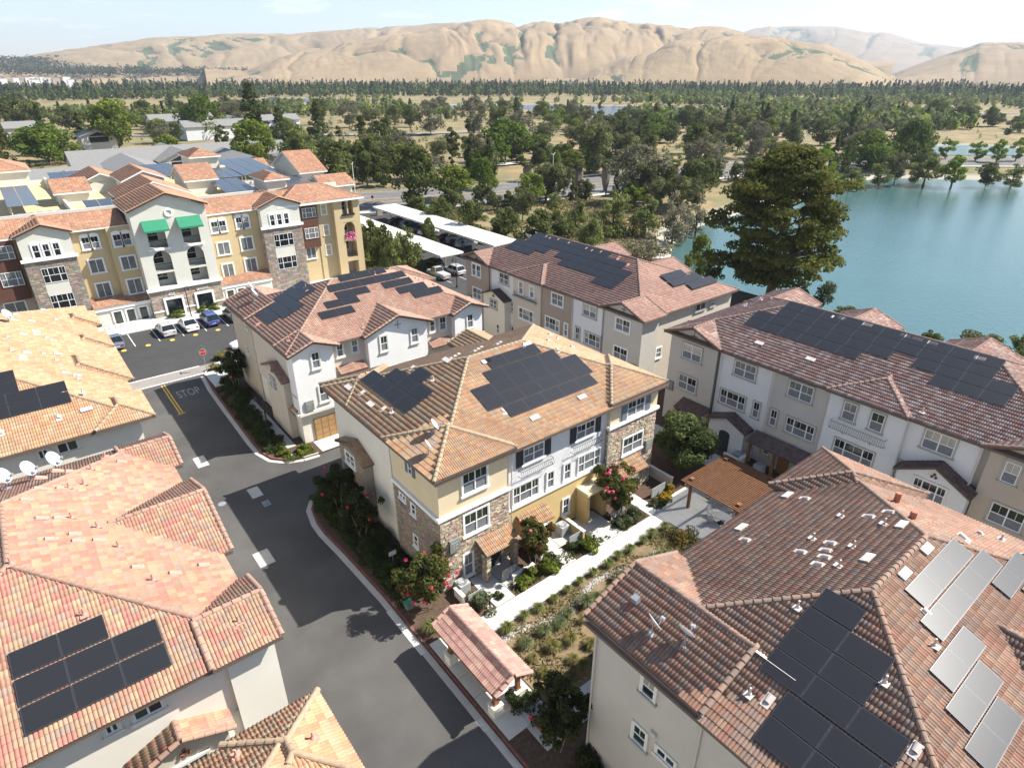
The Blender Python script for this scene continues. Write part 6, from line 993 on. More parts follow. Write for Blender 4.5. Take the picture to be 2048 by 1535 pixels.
# ---------------------------------------------------------------- cars
def car(kind, paint, name='parked_car'):
    o = empty(name, (0, 0, 0), 'x', 'car' if kind != 'pickup' else 'pickup truck'); Lh = {'sedan': 2.38, 'suv': 2.32, 'pickup': 2.75, 'hatch': 2.2}[kind]; W = .91; H = {'sedan': 1.45, 'suv': 1.68, 'pickup': 1.85, 'hatch': 1.5}[kind]; zb = .26 if kind in ('sedan', 'hatch') else .36
    belt = H * .61
    # body as cross sections along y (front = +y)
    ys = [-Lh, -Lh * .93, -Lh * .6, 0, Lh * .5, Lh * .86, Lh * .97, Lh]; top = {'sedan': [.80, .92, .93, .92, .90, .76, .66, .55], 'hatch': [.80, .95, .96, .93, .90, .76, .66, .55], 'suv': [.85, 1.0, 1.02, 1.0, .98, .88, .80, .62], 'pickup': [1.0, 1.08, 1.08, 1.08, 1.08, 1.04, .98, .75]}[kind]; wd = [.82, .93, 1, 1, 1, .96, .86, .74]
    V = []; m = 9
    for y, t, w_ in zip(ys, top, wd):
        ww = W * w_; V += [(-ww * .94, y, zb), (-ww, y, zb + .18), (-ww, y, t * .78), (-ww * .93, y, t * .96), (0, y, t + .02), (ww * .93, y, t * .96), (ww, y, t * .78), (ww, y, zb + .18), (ww * .94, y, zb)]
    F = [(i * m + j, i * m + j + 1, (i + 1) * m + j + 1, (i + 1) * m + j) for i in range(len(ys) - 1) for j in range(m - 1)] + [tuple(range(m)), tuple((len(ys) - 1) * m + j for j in range(m - 1, -1, -1))] + [(i * m, (i + 1) * m, (i + 1) * m + m - 1, i * m + m - 1) for i in range(len(ys) - 1)]
    mb = MB(); mb.add(V, F); part('body', mb, paint, o, smooth=False)
    cab = {'sedan': (-Lh * .72, -Lh * .36, Lh * .12, Lh * .5), 'hatch': (-Lh * .93, -Lh * .62, Lh * .12, Lh * .5), 'suv': (-Lh * .95, -Lh * .78, Lh * .12, Lh * .46), 'pickup': (-Lh * .12, -Lh * .06, Lh * .26, Lh * .48)}[kind]; a, b_, c, d = cab; t0 = np.interp(0, ys, top) - .03; g = MB(); wt, wb = W * .76, W * .93
    B4 = [(-wb, a, t0), (wb, a, t0), (wb, d, t0), (-wb, d, t0)]; T4 = [(-wt, b_, H - .05), (wt, b_, H - .05), (wt, c, H - .05), (-wt, c, H - .05)]; g.add(B4 + T4, [(0, 1, 5, 4), (1, 2, 6, 5), (2, 3, 7, 6), (3, 0, 4, 7)]); part('windows', g, GL[0], o)
    r = MB(); r.add([(-wt, b_, H - .05), (wt, b_, H - .05), (wt, c, H - .05), (-wt, c, H - .05), (-wt * .9, b_ + .06, H), (wt * .9, b_ + .06, H), (wt * .9, c - .06, H), (-wt * .9, c - .06, H)], [(0, 1, 5, 4), (1, 2, 6, 5), (2, 3, 7, 6), (3, 0, 4, 7), (4, 5, 6, 7)])
    for s in (-1, 1):
        for (p_, q_) in ((B4[0 if s < 0 else 1], T4[0 if s < 0 else 1]), (B4[3 if s < 0 else 2], T4[3 if s < 0 else 2])): r.tube(p_, q_, .04, n=4)
        mid = (a + d) / 2 - .1; r.tube((s * wb, mid, t0), (s * wt, mid, H - .05), .035, n=4)
    part('roof', r, paint if kind != 'sedan' or paint.name.startswith('silver') else paint, o)
    if kind == 'pickup': q = MB(); q.box(-W * .82, W * .82, -Lh * .95, -Lh * .14, 1.0, 1.115); part('truck_bed', q, m_boxg, o)
    for s in (-1, 1):
        for y in (-Lh * .6, Lh * .62):
            wv = MB(); R0 = .33 if kind in ('sedan', 'hatch') else .38; wv.tube((s * (W - .2), y, R0), (s * (W + .01), y, R0), R0, n=16); w_o = part('wheel', wv, m_tyre, o); rm = MB(); rm.tube((s * (W - .0), y, R0), (s * (W + .02), y, R0), R0 * .62, n=10); part('rim', rm, m_rim, w_o)
        l = MB(); l.box(s * W * .62 - .15, s * W * .62 + .15, -Lh - .012, -Lh + .1, .62, .78); part('tail_light', l, m_lampr, o); l = MB(); l.box(s * W * .56 - .15, s * W * .56 + .15, Lh * .95, Lh + .01, .5, .6); part('headlight', l, m_lampw, o)
        l = MB(); l.box(s * W * 1.0 - .02, s * W * 1.1 + .03 * s, Lh * .36, Lh * .42, t0 - .02, t0 + .12) if s > 0 else l.box(-W * 1.1 - .03, -W + .02, Lh * .36, Lh * .42, t0 - .02, t0 + .12); part('wing_mirror', l, paint, o)
    l = MB(); l.box(-.26, .26, -Lh - .014, -Lh + .02, .5, .63); part('number_plate', l, m_plate, o); l = MB(); l.box(-W * .85, W * .85, -Lh - .03, -Lh + .2, zb + .02, zb + .2); part('bumper', l, paint if kind != 'pickup' else m_steel, o)
    return o
sil, wht, blu, gry, blk, gld, tan_ = carpaint('silver car paint', (.42, .42, .42)), carpaint('white car paint', (.75, .75, .74)), carpaint('blue car paint', (.02, .06, .22)), carpaint('blue grey car paint', (.12, .15, .19)), carpaint('black car paint', (.01, .01, .012)), carpaint('dark grey car paint', (.08, .08, .085)), carpaint('champagne paint', (.40, .37, .31))
cars = {'hs': car('hatch', sil), 'w': car('sedan', wht), 'b': car('suv', blu), 'g': car('sedan', gry), 'k': car('suv', gld), 'kk': car('sedan', blk), 'p': car('pickup', tan_, 'pickup_truck'), 's': car('suv', sil), 'h2': car('hatch', blk)}
for k, x, y, r, l in (('g', 6.9, 91.3, 0, 'blue grey car at the left end of the front parking row'), ('hs', 13.1, 91.9, .05, 'silver hatchback parked left of the white car'), ('w', 16.0, 92.0, .03, 'white sedan with dark roof glass in the front parking row'), ('b', 18.9, 92.2, 0, 'dark blue crossover right of the white car'), ('k', 22.0, 92.0, 0, 'dark grey car in the last stall beside the white building roof'),
    ('w', 20.6, 80.3, 1.57, 'white car partly hidden behind the corner of the white building'), ('p', 56.1, 90.6, 0, 'champagne pickup truck in the sunny stall'), ('s', 59.6, 90.9, 0, 'silver crossover right of the pickup truck'), ('kk', 59.6, 97.5, 0, 'black car in the shadow of the near carport end'), ('s', 72.0, 105.0, -1.57, 'silver car under the near part of the far carport'), ('w', 72, 119.5, -1.57, 'white car in the middle of the far carport'),
    ('g', 72, 122.6, -1.57, 'blue grey car in the middle of the far carport'), ('kk', 72, 112, -1.57, 'black sedan under the far carport'), ('k', 72, 108.6, -1.57, 'dark grey car under the far carport'), ('b', 72, 127.5, -1.57, 'blue car at the dark end of the far carport'), ('kk', 72, 133, -1.57, 'black car at the far end of the carport'), ('w', 213, 136, -1.45, 'white car on the boulevard above the big pine'), ('s', 243, 131, -1.9, 'silver car on the boulevard near the spruces'), ('w', 20.5, 262, .4, 'white car under the big round tree at left'), ('s', 12, 268, .6, 'silver car left of the big round tree')): place(cars[k], (x, y, G), r, 1, l)
for k in cars:
    if cars[k]['label'] == 'x': [bpy.data.objects.remove(c) for c in list(cars[k].children_recursive)]; bpy.data.objects.remove(cars[k])
# ---------------------------------------------------------------- vegetation prototypes
def leaves(P, Nn, size, cols, elong=1.6, rng=RNG):
    n = len(P); Nn = Nn / np.maximum(np.linalg.norm(Nn, axis=1, keepdims=True), 1e-6); t = rng.normal(size=(n, 3)); a = np.cross(Nn, t); a /= np.maximum(np.linalg.norm(a, axis=1, keepdims=True), 1e-6); b = np.cross(Nn, a)
    s = (size if np.ndim(size) else np.full(n, size)) * rng.uniform(.7, 1.3, n); a = a * (s * elong / 2)[:, None]; b = b * (s / 2)[:, None]
    V = np.stack([P - a, P - b + a * .1, P + a, P + b + a * .1], 1).reshape(-1, 3); F = np.arange(4 * n).reshape(n, 4); return V, F
def crown(h, r, base, shape, nb, nl, ls, pal, seed, tip=None, loose=.25, br=.30):
    """clumped crown: nb leaf clumps inside the shape, nl leaves on their skins"""
    g = np.random.default_rng(seed); B = []; H = h - base
    while len(B) < nb:
        u = g.uniform(0, 1); th = g.uniform(0, 2 * np.pi); q = g.uniform(0, 1) ** .5
        if shape == 'round': rr = math.sqrt(max(0, 1 - (2 * u - 1) ** 2)) * (1.0 if u > .35 else .9)
        elif shape == 'dome': rr = math.sqrt(max(0, 1 - u ** 2.2)); 
        elif shape == 'cone': rr = (1 - u) ** .85 * .95 + .05
        elif shape == 'column': rr = min(1, 3.2 * u + .35) * (1 - max(0, u - .55) / .45) ** .7
        elif shape == 'vase': rr = .35 + .65 * min(1, u * 1.6) if u < .8 else math.sqrt(max(0, 1 - ((u - .8) / .2) ** 2))
        else: rr = 1
        wob = 1 + .22 * math.sin(3 * th + seed) + .12 * math.sin(5 * th + 2 * u * 6)
        B.append((math.cos(th) * rr * r * q * .86 * wob, math.sin(th) * rr * r * q * .86 * wob, base + H * u * .96, br * r * g.uniform(.6, 1.25) * (.55 + .45 * rr) * (1 if shape != 'cone' else .8)))
    B = np.array(B); w = B[:, 3] ** 2; k = g.choice(nb, nl, p=w / w.sum()); D = g.normal(size=(nl, 3)); D[:, 2] = D[:, 2] * .9 + .15; D /= np.linalg.norm(D, axis=1, keepdims=True)
    rad = B[k, 3] * g.uniform(1 - loose, 1.06, nl); P = B[k, :3] + D * rad[:, None] * np.array([1, 1, .82]); P[:, 2] = np.maximum(P[:, 2], base * .55)
    Nn = D + g.normal(size=(nl, 3)) * .55; V, F = leaves(P, Nn, ls, None, 1.5, g)
    pal = np.array(pal); tone = g.uniform(.72, 1.28, nb)[k]; c = pal[g.integers(0, len(pal), nb)[k]] * (1 - .25) + pal[g.integers(0, len(pal), nl)] * .25; c = c * (tone * g.uniform(.8, 1.2, nl))[:, None]
    return V, F, c, B
def tree_proto(name, cat, h, r, base, shape, nb, nl, ls, pal, seed, trunk=.28, limbs=6, bark=None, multi=1, **k):
    root = empty(name, (0, 0, 0), 'x', cat); V, F, c, B = crown(h, r, base, shape, nb, nl, ls, pal, seed, **k); o = bpy.data.objects.new('crown', npmesh('crown', V, F, m_leaf, c)); C.objects.link(o); o.parent = root
    mb = MB(); rr = random.Random(seed)
    for s in range(multi):
        a = s * 2.1 + seed; lean = .0 if multi == 1 else .35; x, y = math.cos(a) * lean, math.sin(a) * lean; topz = base + (h - base) * (.85 if shape in ('cone', 'column') else .55); mid = (x * 1.2, y * 1.2, base * .8 + .3); mb.tube((x * .3, y * .3, -.3), mid, trunk / multi ** .5, trunk * .72 / multi ** .5, 8, cap=False); mb.tube(mid, (x * 2.5, y * 2.5, topz), trunk * .72 / multi ** .5, trunk * .15, 8)
    for i in range(limbs):
        q = B[rr.randrange(len(B))]; z0 = base * .7 + (q[2] - base) * .45 + .2; f = .6; mb.tube((0, 0, z0), (q[0] * f, q[1] * f, z0 + (q[2] - z0) * .7), trunk * .42, trunk * .22, 5, cap=False); mb.tube((q[0] * f, q[1] * f, z0 + (q[2] - z0) * .7), (q[0], q[1], q[2]), trunk * .22, trunk * .06, 5, cap=False)
    part('trunk', mb, bark or m_bark, root); root['h0'] = h; root['r0'] = r; return root
DK = [(.095, .115, .032), (.115, .13, .036), (.08, .098, .028)]; MD = [(.105, .14, .034), (.12, .155, .04), (.085, .12, .03)]; YG = [(.16, .20, .030), (.19, .22, .035), (.13, .17, .028)]; GD = [(.22, .20, .035), (.18, .18, .03), (.14, .15, .03), (.10, .12, .03)]
OL = [(.16, .165, .060), (.16, .17, .07), (.12, .135, .055)]; GR = [(.16, .165, .10), (.14, .145, .085), (.19, .17, .11)]; BR = [(.17, .25, .025), (.20, .27, .03), (.13, .21, .025)]; WL = [(.17, .20, .06), (.20, .22, .065), (.15, .175, .055)]; PL = [(.22, .21, .13), (.18, .18, .11), (.25, .21, .14)]; CY = [(.085, .11, .03), (.11, .13, .034), (.07, .09, .027)]
TP = {'round': [tree_proto('broadleaf_tree', 'tree', 14, 9, 2.4, 'dome', 46, 5200, .62, [(.10, .15, .022), (.13, .17, .025), (.085, .125, .022)], s) for s in (1, 2)], 'gold': [tree_proto('broadleaf_tree', 'tree', 12, 6, 2.2, 'round', 40, 4200, .46, YG, s) for s in (3, 4)],
 'dark': [tree_proto('broadleaf_tree', 'tree', 13, 6, 1.6, 'round', 42, 4200, .46, DK, s) for s in (5, 6)], 'spruce': [tree_proto('conifer_tree', 'tree', 18, 5.2, 1.5, 'cone', 60, 4600, .44, CY, s) for s in (7, 8)], 'cypress': [tree_proto('conifer_tree', 'tree', 17, 3.6, 1.6, 'column', 46, 3800, .40, [(.095, .115, .028), (.12, .135, .034), (.08, .095, .026)], s) for s in (9, 10)],
 'grey': [tree_proto('eucalyptus_tree', 'tree', 15, 7.5, 2.5, 'round', 48, 4200, .46, GR, s, loose=.5) for s in (11,)], 'olive': [tree_proto('broadleaf_tree', 'tree', 12, 5.5, 2.2, 'vase', 38, 3800, .42, OL, s, loose=.45) for s in (12, 13)], 'willow': [tree_proto('willow_tree', 'tree', 8, 4, .7, 'dome', 34, 3400, .30, WL, s, loose=.5) for s in (14, 15)],
 'bush': [tree_proto('shrub', 'shrub', 6.5, 3.6, .4, 'dome', 30, 3400, .30, [(.10, .125, .035), (.12, .14, .042), (.14, .16, .05)], s, limbs=3) for s in (16, 17)], 'bright': [tree_proto('broadleaf_tree', 'tree', 9, 3.4, 1.4, 'round', 32, 3400, .30, BR, s) for s in (18, 19)], 'pale': [tree_proto('shrub', 'shrub', 8, 4, .5, 'dome', 34, 3000, .26, PL, s, loose=.6) for s in (20,)],
 'dome': [tree_proto('oak_tree', 'tree', 14, 8.5, 1.5, 'dome', 44, 4600, .55, MD, s) for s in (21,)], 'juniper': [tree_proto('shrub', 'shrub', 6, 3.2, .3, 'vase', 34, 4200, .24, [(.075, .095, .045), (.06, .08, .035)], s, loose=.5) for s in (22,)]}
def palm_proto(seed):
    root = empty('palm_tree', (0, 0, 0), 'x', 'palm tree'); g = random.Random(seed); h = 8.2; mb = MB(); prof = [(.45, -.3), (.5, 1.0), (.75, 2.0), (1.0, 4.0), (1.05, 5.6), (.8, 6.6), (.4, 7.2)]; n = 12; V = []
    for r, z in prof:
        for i in range(n): t = 2 * math.pi * i / n; q = r * g.uniform(.85, 1.15); V.append((q * math.cos(t), q * math.sin(t), z + g.uniform(-.1, .1)))
    mb.add(V, [(j * n + i, j * n + (i + 1) % n, (j + 1) * n + (i + 1) % n, (j + 1) * n + i) for j in range(len(prof) - 1) for i in range(n)]); part('trunk', mb, mat('dry palm skirt', (.21, .17, .125), 1, .3, 5, .8, 12, bd=.1), root)
    mb = MB()
    for k in range(70):
        a = g.uniform(0, 6.283); el = g.uniform(-.7, 1.25); L = g.uniform(1.3, 2.0); d = Vector((math.cos(a) * math.cos(el), math.sin(a) * math.cos(el), math.sin(el))); s = d.orthogonal().normalized(); c = Vector((0, 0, 7.3)); p = c + d * L * .45; col = random.choice(((.10, .13, .035), (.13, .15, .04), (.16, .15, .05)))
        for i in range(7):
            th = (i - 3) * .32; e = (Matrix.Rotation(th, 3, d.cross(s).normalized()) @ d); q = p + e * L * .62 - Vector((0, 0, .12 * abs(th) + .15)); w_ = d.cross(s).cross(e).normalized() * .07; mb.poly([p - w_, q, p + w_ * 1.2], 0, col)
    part('crown', mb, m_leaf, root, usecol=True); root['h0'] = h + .9; root['r0'] = 1.8; return root
TP['palm'] = [palm_proto(1)]
WORDS = {'round': 'broad round green tree', 'gold': 'yellow green tree', 'dark': 'dark bushy tree', 'spruce': 'tall conical conifer', 'cypress': 'narrow dark conifer', 'grey': 'loose grey green eucalyptus', 'olive': 'olive green tree', 'willow': 'soft light green tree', 'bush': 'dull green shrub', 'bright': 'bright lime green tree', 'pale': 'pale dry shrub', 'dome': 'big dome shaped oak', 'juniper': 'spiky dark juniper', 'palm': 'short palm with dry skirt'}
def zone(x, y):
    if x > 84 and y < 66: return 'on the near lake bank'
    if x < 57 and 85 < y < 116 and x > 47: return 'beside the near carport'
    if 62 < x < 130 and 88 < y < 128: return 'on the slope below the boulevard'
    if x > 185 and y < 120: return 'on the far lake shore'
    d = math.hypot(x, y)
    if 120 < x < 215 and 110 < y < 145: return 'along the boulevard'
    if 120 < x < 200 and 145 <= y < 185: return 'across the boulevard'
    if y > 2.2 * x and d < 420: return 'around the grey houses'
    if y > 2.2 * x: return 'beyond the grey houses'
    if d < 260: return 'just beyond the boulevard'
    if d < 420: return 'in the middle woods'
    return 'near the far lakes'
ALLT = []
TREES = [('round',20.4,314.5,14.1,13.9),('gold',48.1,335.6,20.9,11.2),('dark',20.1,499.7,19.1,11.2),('dark',31.9,508.8,17.2,7.3),('dark',5.5,308.1,22.8,5.1),('gold',53.5,269.8,11.3,5.9),('round',98,385,20.5,11.9),('spruce',99,307.4,27.9,10.2),('spruce',107.3,300.8,18.6,6.2),('gold',72.3,227.8,17.8,7),('willow',81.6,216.1,17,6.9),('spruce',129.4,310.7,19.7,8.1),('dark',77,175.1,14.6,6.3),('cypress',89.9,183.5,20.8,4.5),('dark',116.4,219.6,17.2,6),('dark',85.8,149,16.7,7.5),('gold',98.4,150,9.2,6.3),('cypress',137.5,208.1,14.9,3.1),('cypress',137.9,197.3,17.5,3.4),('round',116,159.2,9,4.6),('grey',184.2,226.9,16.5,9.1),('grey',199.7,322.7,17.6,9.7),('grey',209.9,295.6,19.9,8),('olive',204.6,265.9,17,7.4),('olive',160.6,157.3,17.1,6.3),('olive',172,154.1,13.9,6.1),('spruce',160.6,133.2,14.9,3.7),('cypress',186.5,136.7,19.3,4.3),('cypress',195.1,135.8,17.5,3.1),('palm',129.9,132.8,10.5,2.3),('palm',142.2,133.8,9.7,2.2),('palm',147.6,129.4,9.7,2.2),('palm',164.4,126.5,8.5,2.3),('palm',136.4,162.8,6.7,2.4),('palm',135.4,180.4,4.3,2),('round',143.3,157.2,9.3,3.2),('gold',160.3,168.1,7.6,4.4),('bush',102.6,139.1,5.4,2.7),('bush',101.4,141.9,4.7,1.9),('bush',129.6,129,5.6,2.8),('bush',124.5,129.2,5.3,1.8),('bush',138.5,125.9,6.5,1.6),('bush',147.2,126.5,4.5,1.5),('dark',175.5,118.8,7.2,2.6),('dark',196.5,120.1,7.7,4.6),('dark',189,120.8,5.9,2.6),('dark',210.4,117.6,6.9,3.7),('olive',97.1,117.6,7.4,3.3),('bush',77.3,123.1,7.1,4.3),('bush',79.9,137.3,5.4,3.2),('bush',76.3,109.8,7.9,4.4),('bush',81.2,103.7,7.4,4.1),('bush',84.9,97.4,7.1,4.3),('willow',103.2,112.7,6.6,3),('bush',91.4,96.6,5.2,3.1),('willow',102.6,93.5,9.6,4.3),('willow',108.1,89.1,9.2,3.6),('pale',112.8,85.3,11.2,4.1),('pale',122.9,86.7,9.4,3.4),('willow',89.6,87.4,7.4,2.8),('pale',90.6,72.8,7.2,4.7),('willow',101.8,103.5,6.6,2.5),('bush',52.5,103.2,7.8,2.7),('willow',53.3,96.4,8.3,3),('bush',53.7,110.3,6.9,2.3),('willow',49.4,93.8,7.8,2.2),('bush',64.7,107.3,6.4,2.2),('olive',99.3,131.4,4.1,1.8),('bright',204.7,100.5,13.9,3.4),('bright',199.1,100,8.3,4),('spruce',226.1,108,15,2.5),('spruce',235.3,108.2,11.3,2.1),('dark',263,111.5,11.5,3.4),('dome',266.3,100,16.3,8.7),('willow',212.1,94.6,6.9,4.4),('bright',203.3,96.6,7.9,2.8),('willow',227.9,92.4,7.4,4.2),('olive',234,90.2,9.9,4.3),('bright',244.1,76.7,9.6,4.2),('willow',241.7,84.1,9.9,5.9),('dark',253,69.7,7.3,4.2),('willow',259.3,64.6,7,4.2),('bright',267.4,107.9,7.7,3.2),('bright',305.4,101,8.1,3.2),('bright',307.7,91,7.8,3.3),('bright',308.9,84.2,8.7,3.5),('bright',320.1,81.1,9,3.1),('bright',310,110.2,9.1,2.9),('dark',515.1,164.4,13,9.2),('dark',519.5,150,9,7.1),('dark',502.8,132.9,7.5,6.1),('dark',434.9,201.9,8.2,5.4),('dark',484.2,200.4,7.2,3),('dark',516.3,174.7,5.9,3),('dark',511.8,178.2,5.9,2.7),('dark',507.9,181.4,5.6,2.7),('dark',503.9,184.6,5.6,2.7),('gold',92.8,63.6,8.5,1.9),('willow',88.3,62.7,5.7,1.3),('bush',88.5,58.3,5.3,2.3),('juniper',90.7,42.1,6,3.1),('bush',86.1,43,4.6,1.6),('willow',85.2,44.5,4,1.5),('bush',94.5,37.9,2.4,2.4),('pale',92,30.2,2.4,1.2),('bush',91.2,25.7,3.3,1.8),('olive',93.1,20.3,3.9,2.9),('willow',96.6,17.5,3.9,1.9),('bright',154.6,198,8.1,2.6),('olive',209.8,219,10.4,4.9),('dark',165,189.7,6.4,3),('willow',108.6,234.7,9,4.9),('gold',122.4,243,8.5,2.8),('dark',294.5,178.9,11,6.2),('dark',287.5,156.9,11.8,5.4),('dark',318.1,160.1,12.1,7.2),('willow',265.5,174.6,11.4,6.3),('olive',311.1,214.8,9.7,6.9),('dark',271,212.9,10.2,6),('grey',271.1,229.2,12.9,7.7),('dark',282.2,256.8,12.5,6.1),('willow',251.7,281.2,12.6,7.2),('olive',241.7,236.3,10.2,5.5),('gold',253.1,142.7,7.2,4),('gold',259.8,154.8,6.9,4.2),('bright',268.1,172.4,9,4),('dark',249.1,131.9,7.4,4.8),('olive',134.7,468,14.6,7.9),('dark',114,484.6,13.1,7.2),('willow',42.7,380,8.8,7.2),('dark',46.6,487.7,13.4,7.8),('willow',84.5,457.4,12.1,9),('grey',187.6,399.3,15.4,9.4),('olive',189.9,373.3,12.1,7.8),('willow',220.1,399.9,14.6,7.9),('dark',181.3,430.9,16.1,6.6),('gold',113.5,295.8,9,4.9),('dark',217.3,375.6,12.6,6.3)]
for k, x, y, h, r in TREES: ALLT.append((k, x, y, h, r))
rr = random.Random(11); polys = (LAKE1, LAKE2, LAKE3, LAKE4)
def clear(x, y, m=6):
    if any(sdf(np.array([x]), np.array([y]), L)[0] < m for L in polys): return False
    if sdf(np.array([x]), np.array([y]), NEAR + FAR[::-1])[0] < 3: return False
    if -20 < x < 50 and 75 < y < 165: return False
    if 5 < x < 82 and 170 < y < 262: return False
    if x < 92 and y < 150 and x > -5: return False
    for X, Y in ((95, 400), (140, 395), (20, 417), (41, 337)):
        if abs(x - X) < 22 and abs(y - Y) < 20: return False
    return True
cnt = 0
while cnt < 265:
    az = R(rr.uniform(14, 97)); d = 165 + 480 * rr.random() ** 1.25; x, y = d * math.cos(az), d * math.sin(az)
    if not clear(x, y, 4): continue
    if vnoise(np.array(x), np.array(y), 45, 9) < -.1: continue
    near_lake2 = sdf(np.array([x]), np.array([y]), LAKE2)[0] < 40; k = rr.choices(['dark', 'olive', 'willow', 'gold', 'bright', 'spruce', 'grey', 'bush', 'cypress', 'round'], (6, 5, 6, 2, 2, 2.5, 3.5, 5, 1, 1.5) if not near_lake2 else (2, 2, 7, 3, 5, 0, 1, 2, 0, 0))[0]
    h = {'dark': 11, 'olive': 11, 'willow': 8.5, 'gold': 10, 'bright': 8, 'spruce': 16, 'grey': 13, 'bush': 5, 'cypress': 15, 'round': 13}[k] * rr.uniform(.7, 1.2); r = h * {'dark': .5, 'olive': .46, 'willow': .55, 'gold': .5, 'bright': .42, 'spruce': .3, 'grey': .52, 'bush': .62, 'cypress': .2, 'round': .62}[k] * rr.uniform(.85, 1.2)
    ALLT.append((k, x, y, h, r)); cnt += 1
grp = {}
for t in ALLT: grp.setdefault((t[0], zone(t[1], t[2])), []).append(t)
for (k, zn), L in grp.items():
    L.sort(key=lambda t: -math.atan2(t[2], t[1]))
    for i, (_, x, y, h, r) in enumerate(L):
        p = TP[k][(i + len(L)) % len(TP[k])]; gz = float(ground_h(np.array(float(x)), np.array(float(y)))); gz = max(gz, -2.6); lab = WORDS[k] + ' ' + zn
        if len(L) > 1: lab = (lab + ', the only one' if False else '%s, %s of %d from left' % (lab, ordinal(i + 1), len(L)))
        h0, r0 = p['h0'], p['r0']; o = place(p, (x, y, gz - .05), rr.uniform(0, 6.28), (r / r0, r / r0, h / h0), lab, '%ss %s' % (WORDS[k].split(' ')[-1], zn))
# ---- the big pine by the lake
hero = empty('pine_tree', (90.3, 48.6, -1.2), 'huge spreading pine at the lake behind the townhouses', 'tree')
g = np.random.default_rng(5); Vs, Fs, Cs = [], [], []; off = 0; HB = []
for i in range(230):
    u = g.uniform(0, 1) ** .9; th = g.uniform(0, 6.283); prof = np.interp(u, [0, .12, .3, .5, .72, .88, 1], [.55, .9, 1.0, .96, .80, .55, .18]); tier = .82 + .18 * math.sin(u * 21 + 2 * math.sin(th * 2)); q = g.uniform(.35, 1) ** .55; wob = 1 + .10 * math.sin(3 * th + 1) + .06 * math.sin(5 * th)
    x, y = math.cos(th) * prof * 10.6 * q * tier * wob, math.sin(th) * prof * 10.6 * q * tier * wob; HB.append((x, y, 3.6 + 18.6 * u, g.uniform(.95, 2.0)))
HB = np.array(HB)
for (x, y, z, r) in HB:
    n = int(150 * r); D = g.normal(size=(n, 3)); D[:, 2] = np.abs(D[:, 2]) * .8 - .15; D /= np.linalg.norm(D, axis=1, keepdims=True); P = np.array([x, y, z]) + D * np.array([1.25, 1.25, .62]) * r * g.uniform(.6, 1.05, (n, 1)); V, F = leaves(P, D + g.normal(size=(n, 3)) * .6 + np.array([0, 0, .3]), .30, None, 2.0, g)
    c = np.array([(.115, .125, .024), (.09, .105, .022), (.14, .14, .028)])[g.integers(0, 3)] * (g.uniform(.75, 1.2) * g.uniform(.8, 1.2, (n, 1))); Vs.append(V); Fs.append(F + off); off += len(V); Cs.append(c)
o = bpy.data.objects.new('crown', npmesh('crown', np.concatenate(Vs), np.concatenate(Fs), m_leaf, np.concatenate(Cs))); C.objects.link(o); o.parent = hero
mb = MB(); mb.tube((90.3, 48.6, -1.6), (90.5, 48.5, 6), .75, .55, 12); mb.tube((90.5, 48.5, 6), (90.2, 48.8, 19), .55, .12, 10)
for i in range(46): q = HB[i * 5]; z0 = max(3, q[2] - 3.2); mb.tube((90.4, 48.6, z0 - 1.2), (90.3 + q[0], 48.6 + q[1], q[2] - 1.2), .17, .05, 6, cap=False)
part('trunk', mb, m_bark, hero)
# ---- crape myrtles and garden shrubs close to the camera
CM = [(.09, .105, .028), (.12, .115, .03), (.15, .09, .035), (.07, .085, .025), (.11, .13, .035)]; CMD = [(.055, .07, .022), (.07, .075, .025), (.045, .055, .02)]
def myrtle(seed, h, r, pal, nfl, nl=9000):
    o = tree_proto('crape_myrtle', 'tree', h, r, 1.3, 'vase', 46, nl, .115, pal, seed, trunk=.07, limbs=14, multi=4, loose=.55, br=.27, bark=mat('pale smooth bark %d' % seed, (.25, .19, .14), .8)); g = random.Random(seed); mb = MB()
    for i in range(nfl):
        th = g.uniform(0, 6.28); u = g.uniform(.25, 1); rr_ = r * (1.0 if u < .8 else .6) * g.uniform(.75, 1.05); c = Vector((math.cos(th) * rr_, math.sin(th) * rr_, 1.3 + (h - 1.3) * u)); col = g.choice(((.62, .03, .09), (.75, .06, .16), (.80, .15, .25)))
        for k in range(46): d = Vector((g.gauss(0, 1), g.gauss(0, 1), g.gauss(0, 1))).normalized(); p = c + d * .13 * g.random() ** .4 * Vector((1, 1, 1.2)).length * .6; e = d.orthogonal().normalized() * .045; f = d.cross(e).normalized() * .045; mb.poly([p - e, p - f, p + e, p + f], 0, tuple(x * g.uniform(.8, 1.15) for x in col))
    part('flower_clusters', mb, m_flow, o, usecol=True); return o
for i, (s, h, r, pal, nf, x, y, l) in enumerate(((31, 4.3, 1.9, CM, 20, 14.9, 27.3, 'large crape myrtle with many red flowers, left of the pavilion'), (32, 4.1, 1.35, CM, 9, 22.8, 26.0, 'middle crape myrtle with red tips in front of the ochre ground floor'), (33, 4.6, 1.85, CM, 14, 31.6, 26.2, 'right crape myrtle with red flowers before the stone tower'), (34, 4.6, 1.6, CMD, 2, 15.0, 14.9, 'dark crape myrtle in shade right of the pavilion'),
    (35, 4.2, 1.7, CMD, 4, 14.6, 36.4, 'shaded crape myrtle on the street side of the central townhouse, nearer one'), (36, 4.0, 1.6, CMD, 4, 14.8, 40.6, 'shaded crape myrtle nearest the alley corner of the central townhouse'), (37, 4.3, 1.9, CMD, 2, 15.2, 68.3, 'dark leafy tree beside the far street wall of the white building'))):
    p = myrtle(s, h, r, pal, nf); p.location = (x, y, G + .12); p['label'] = l
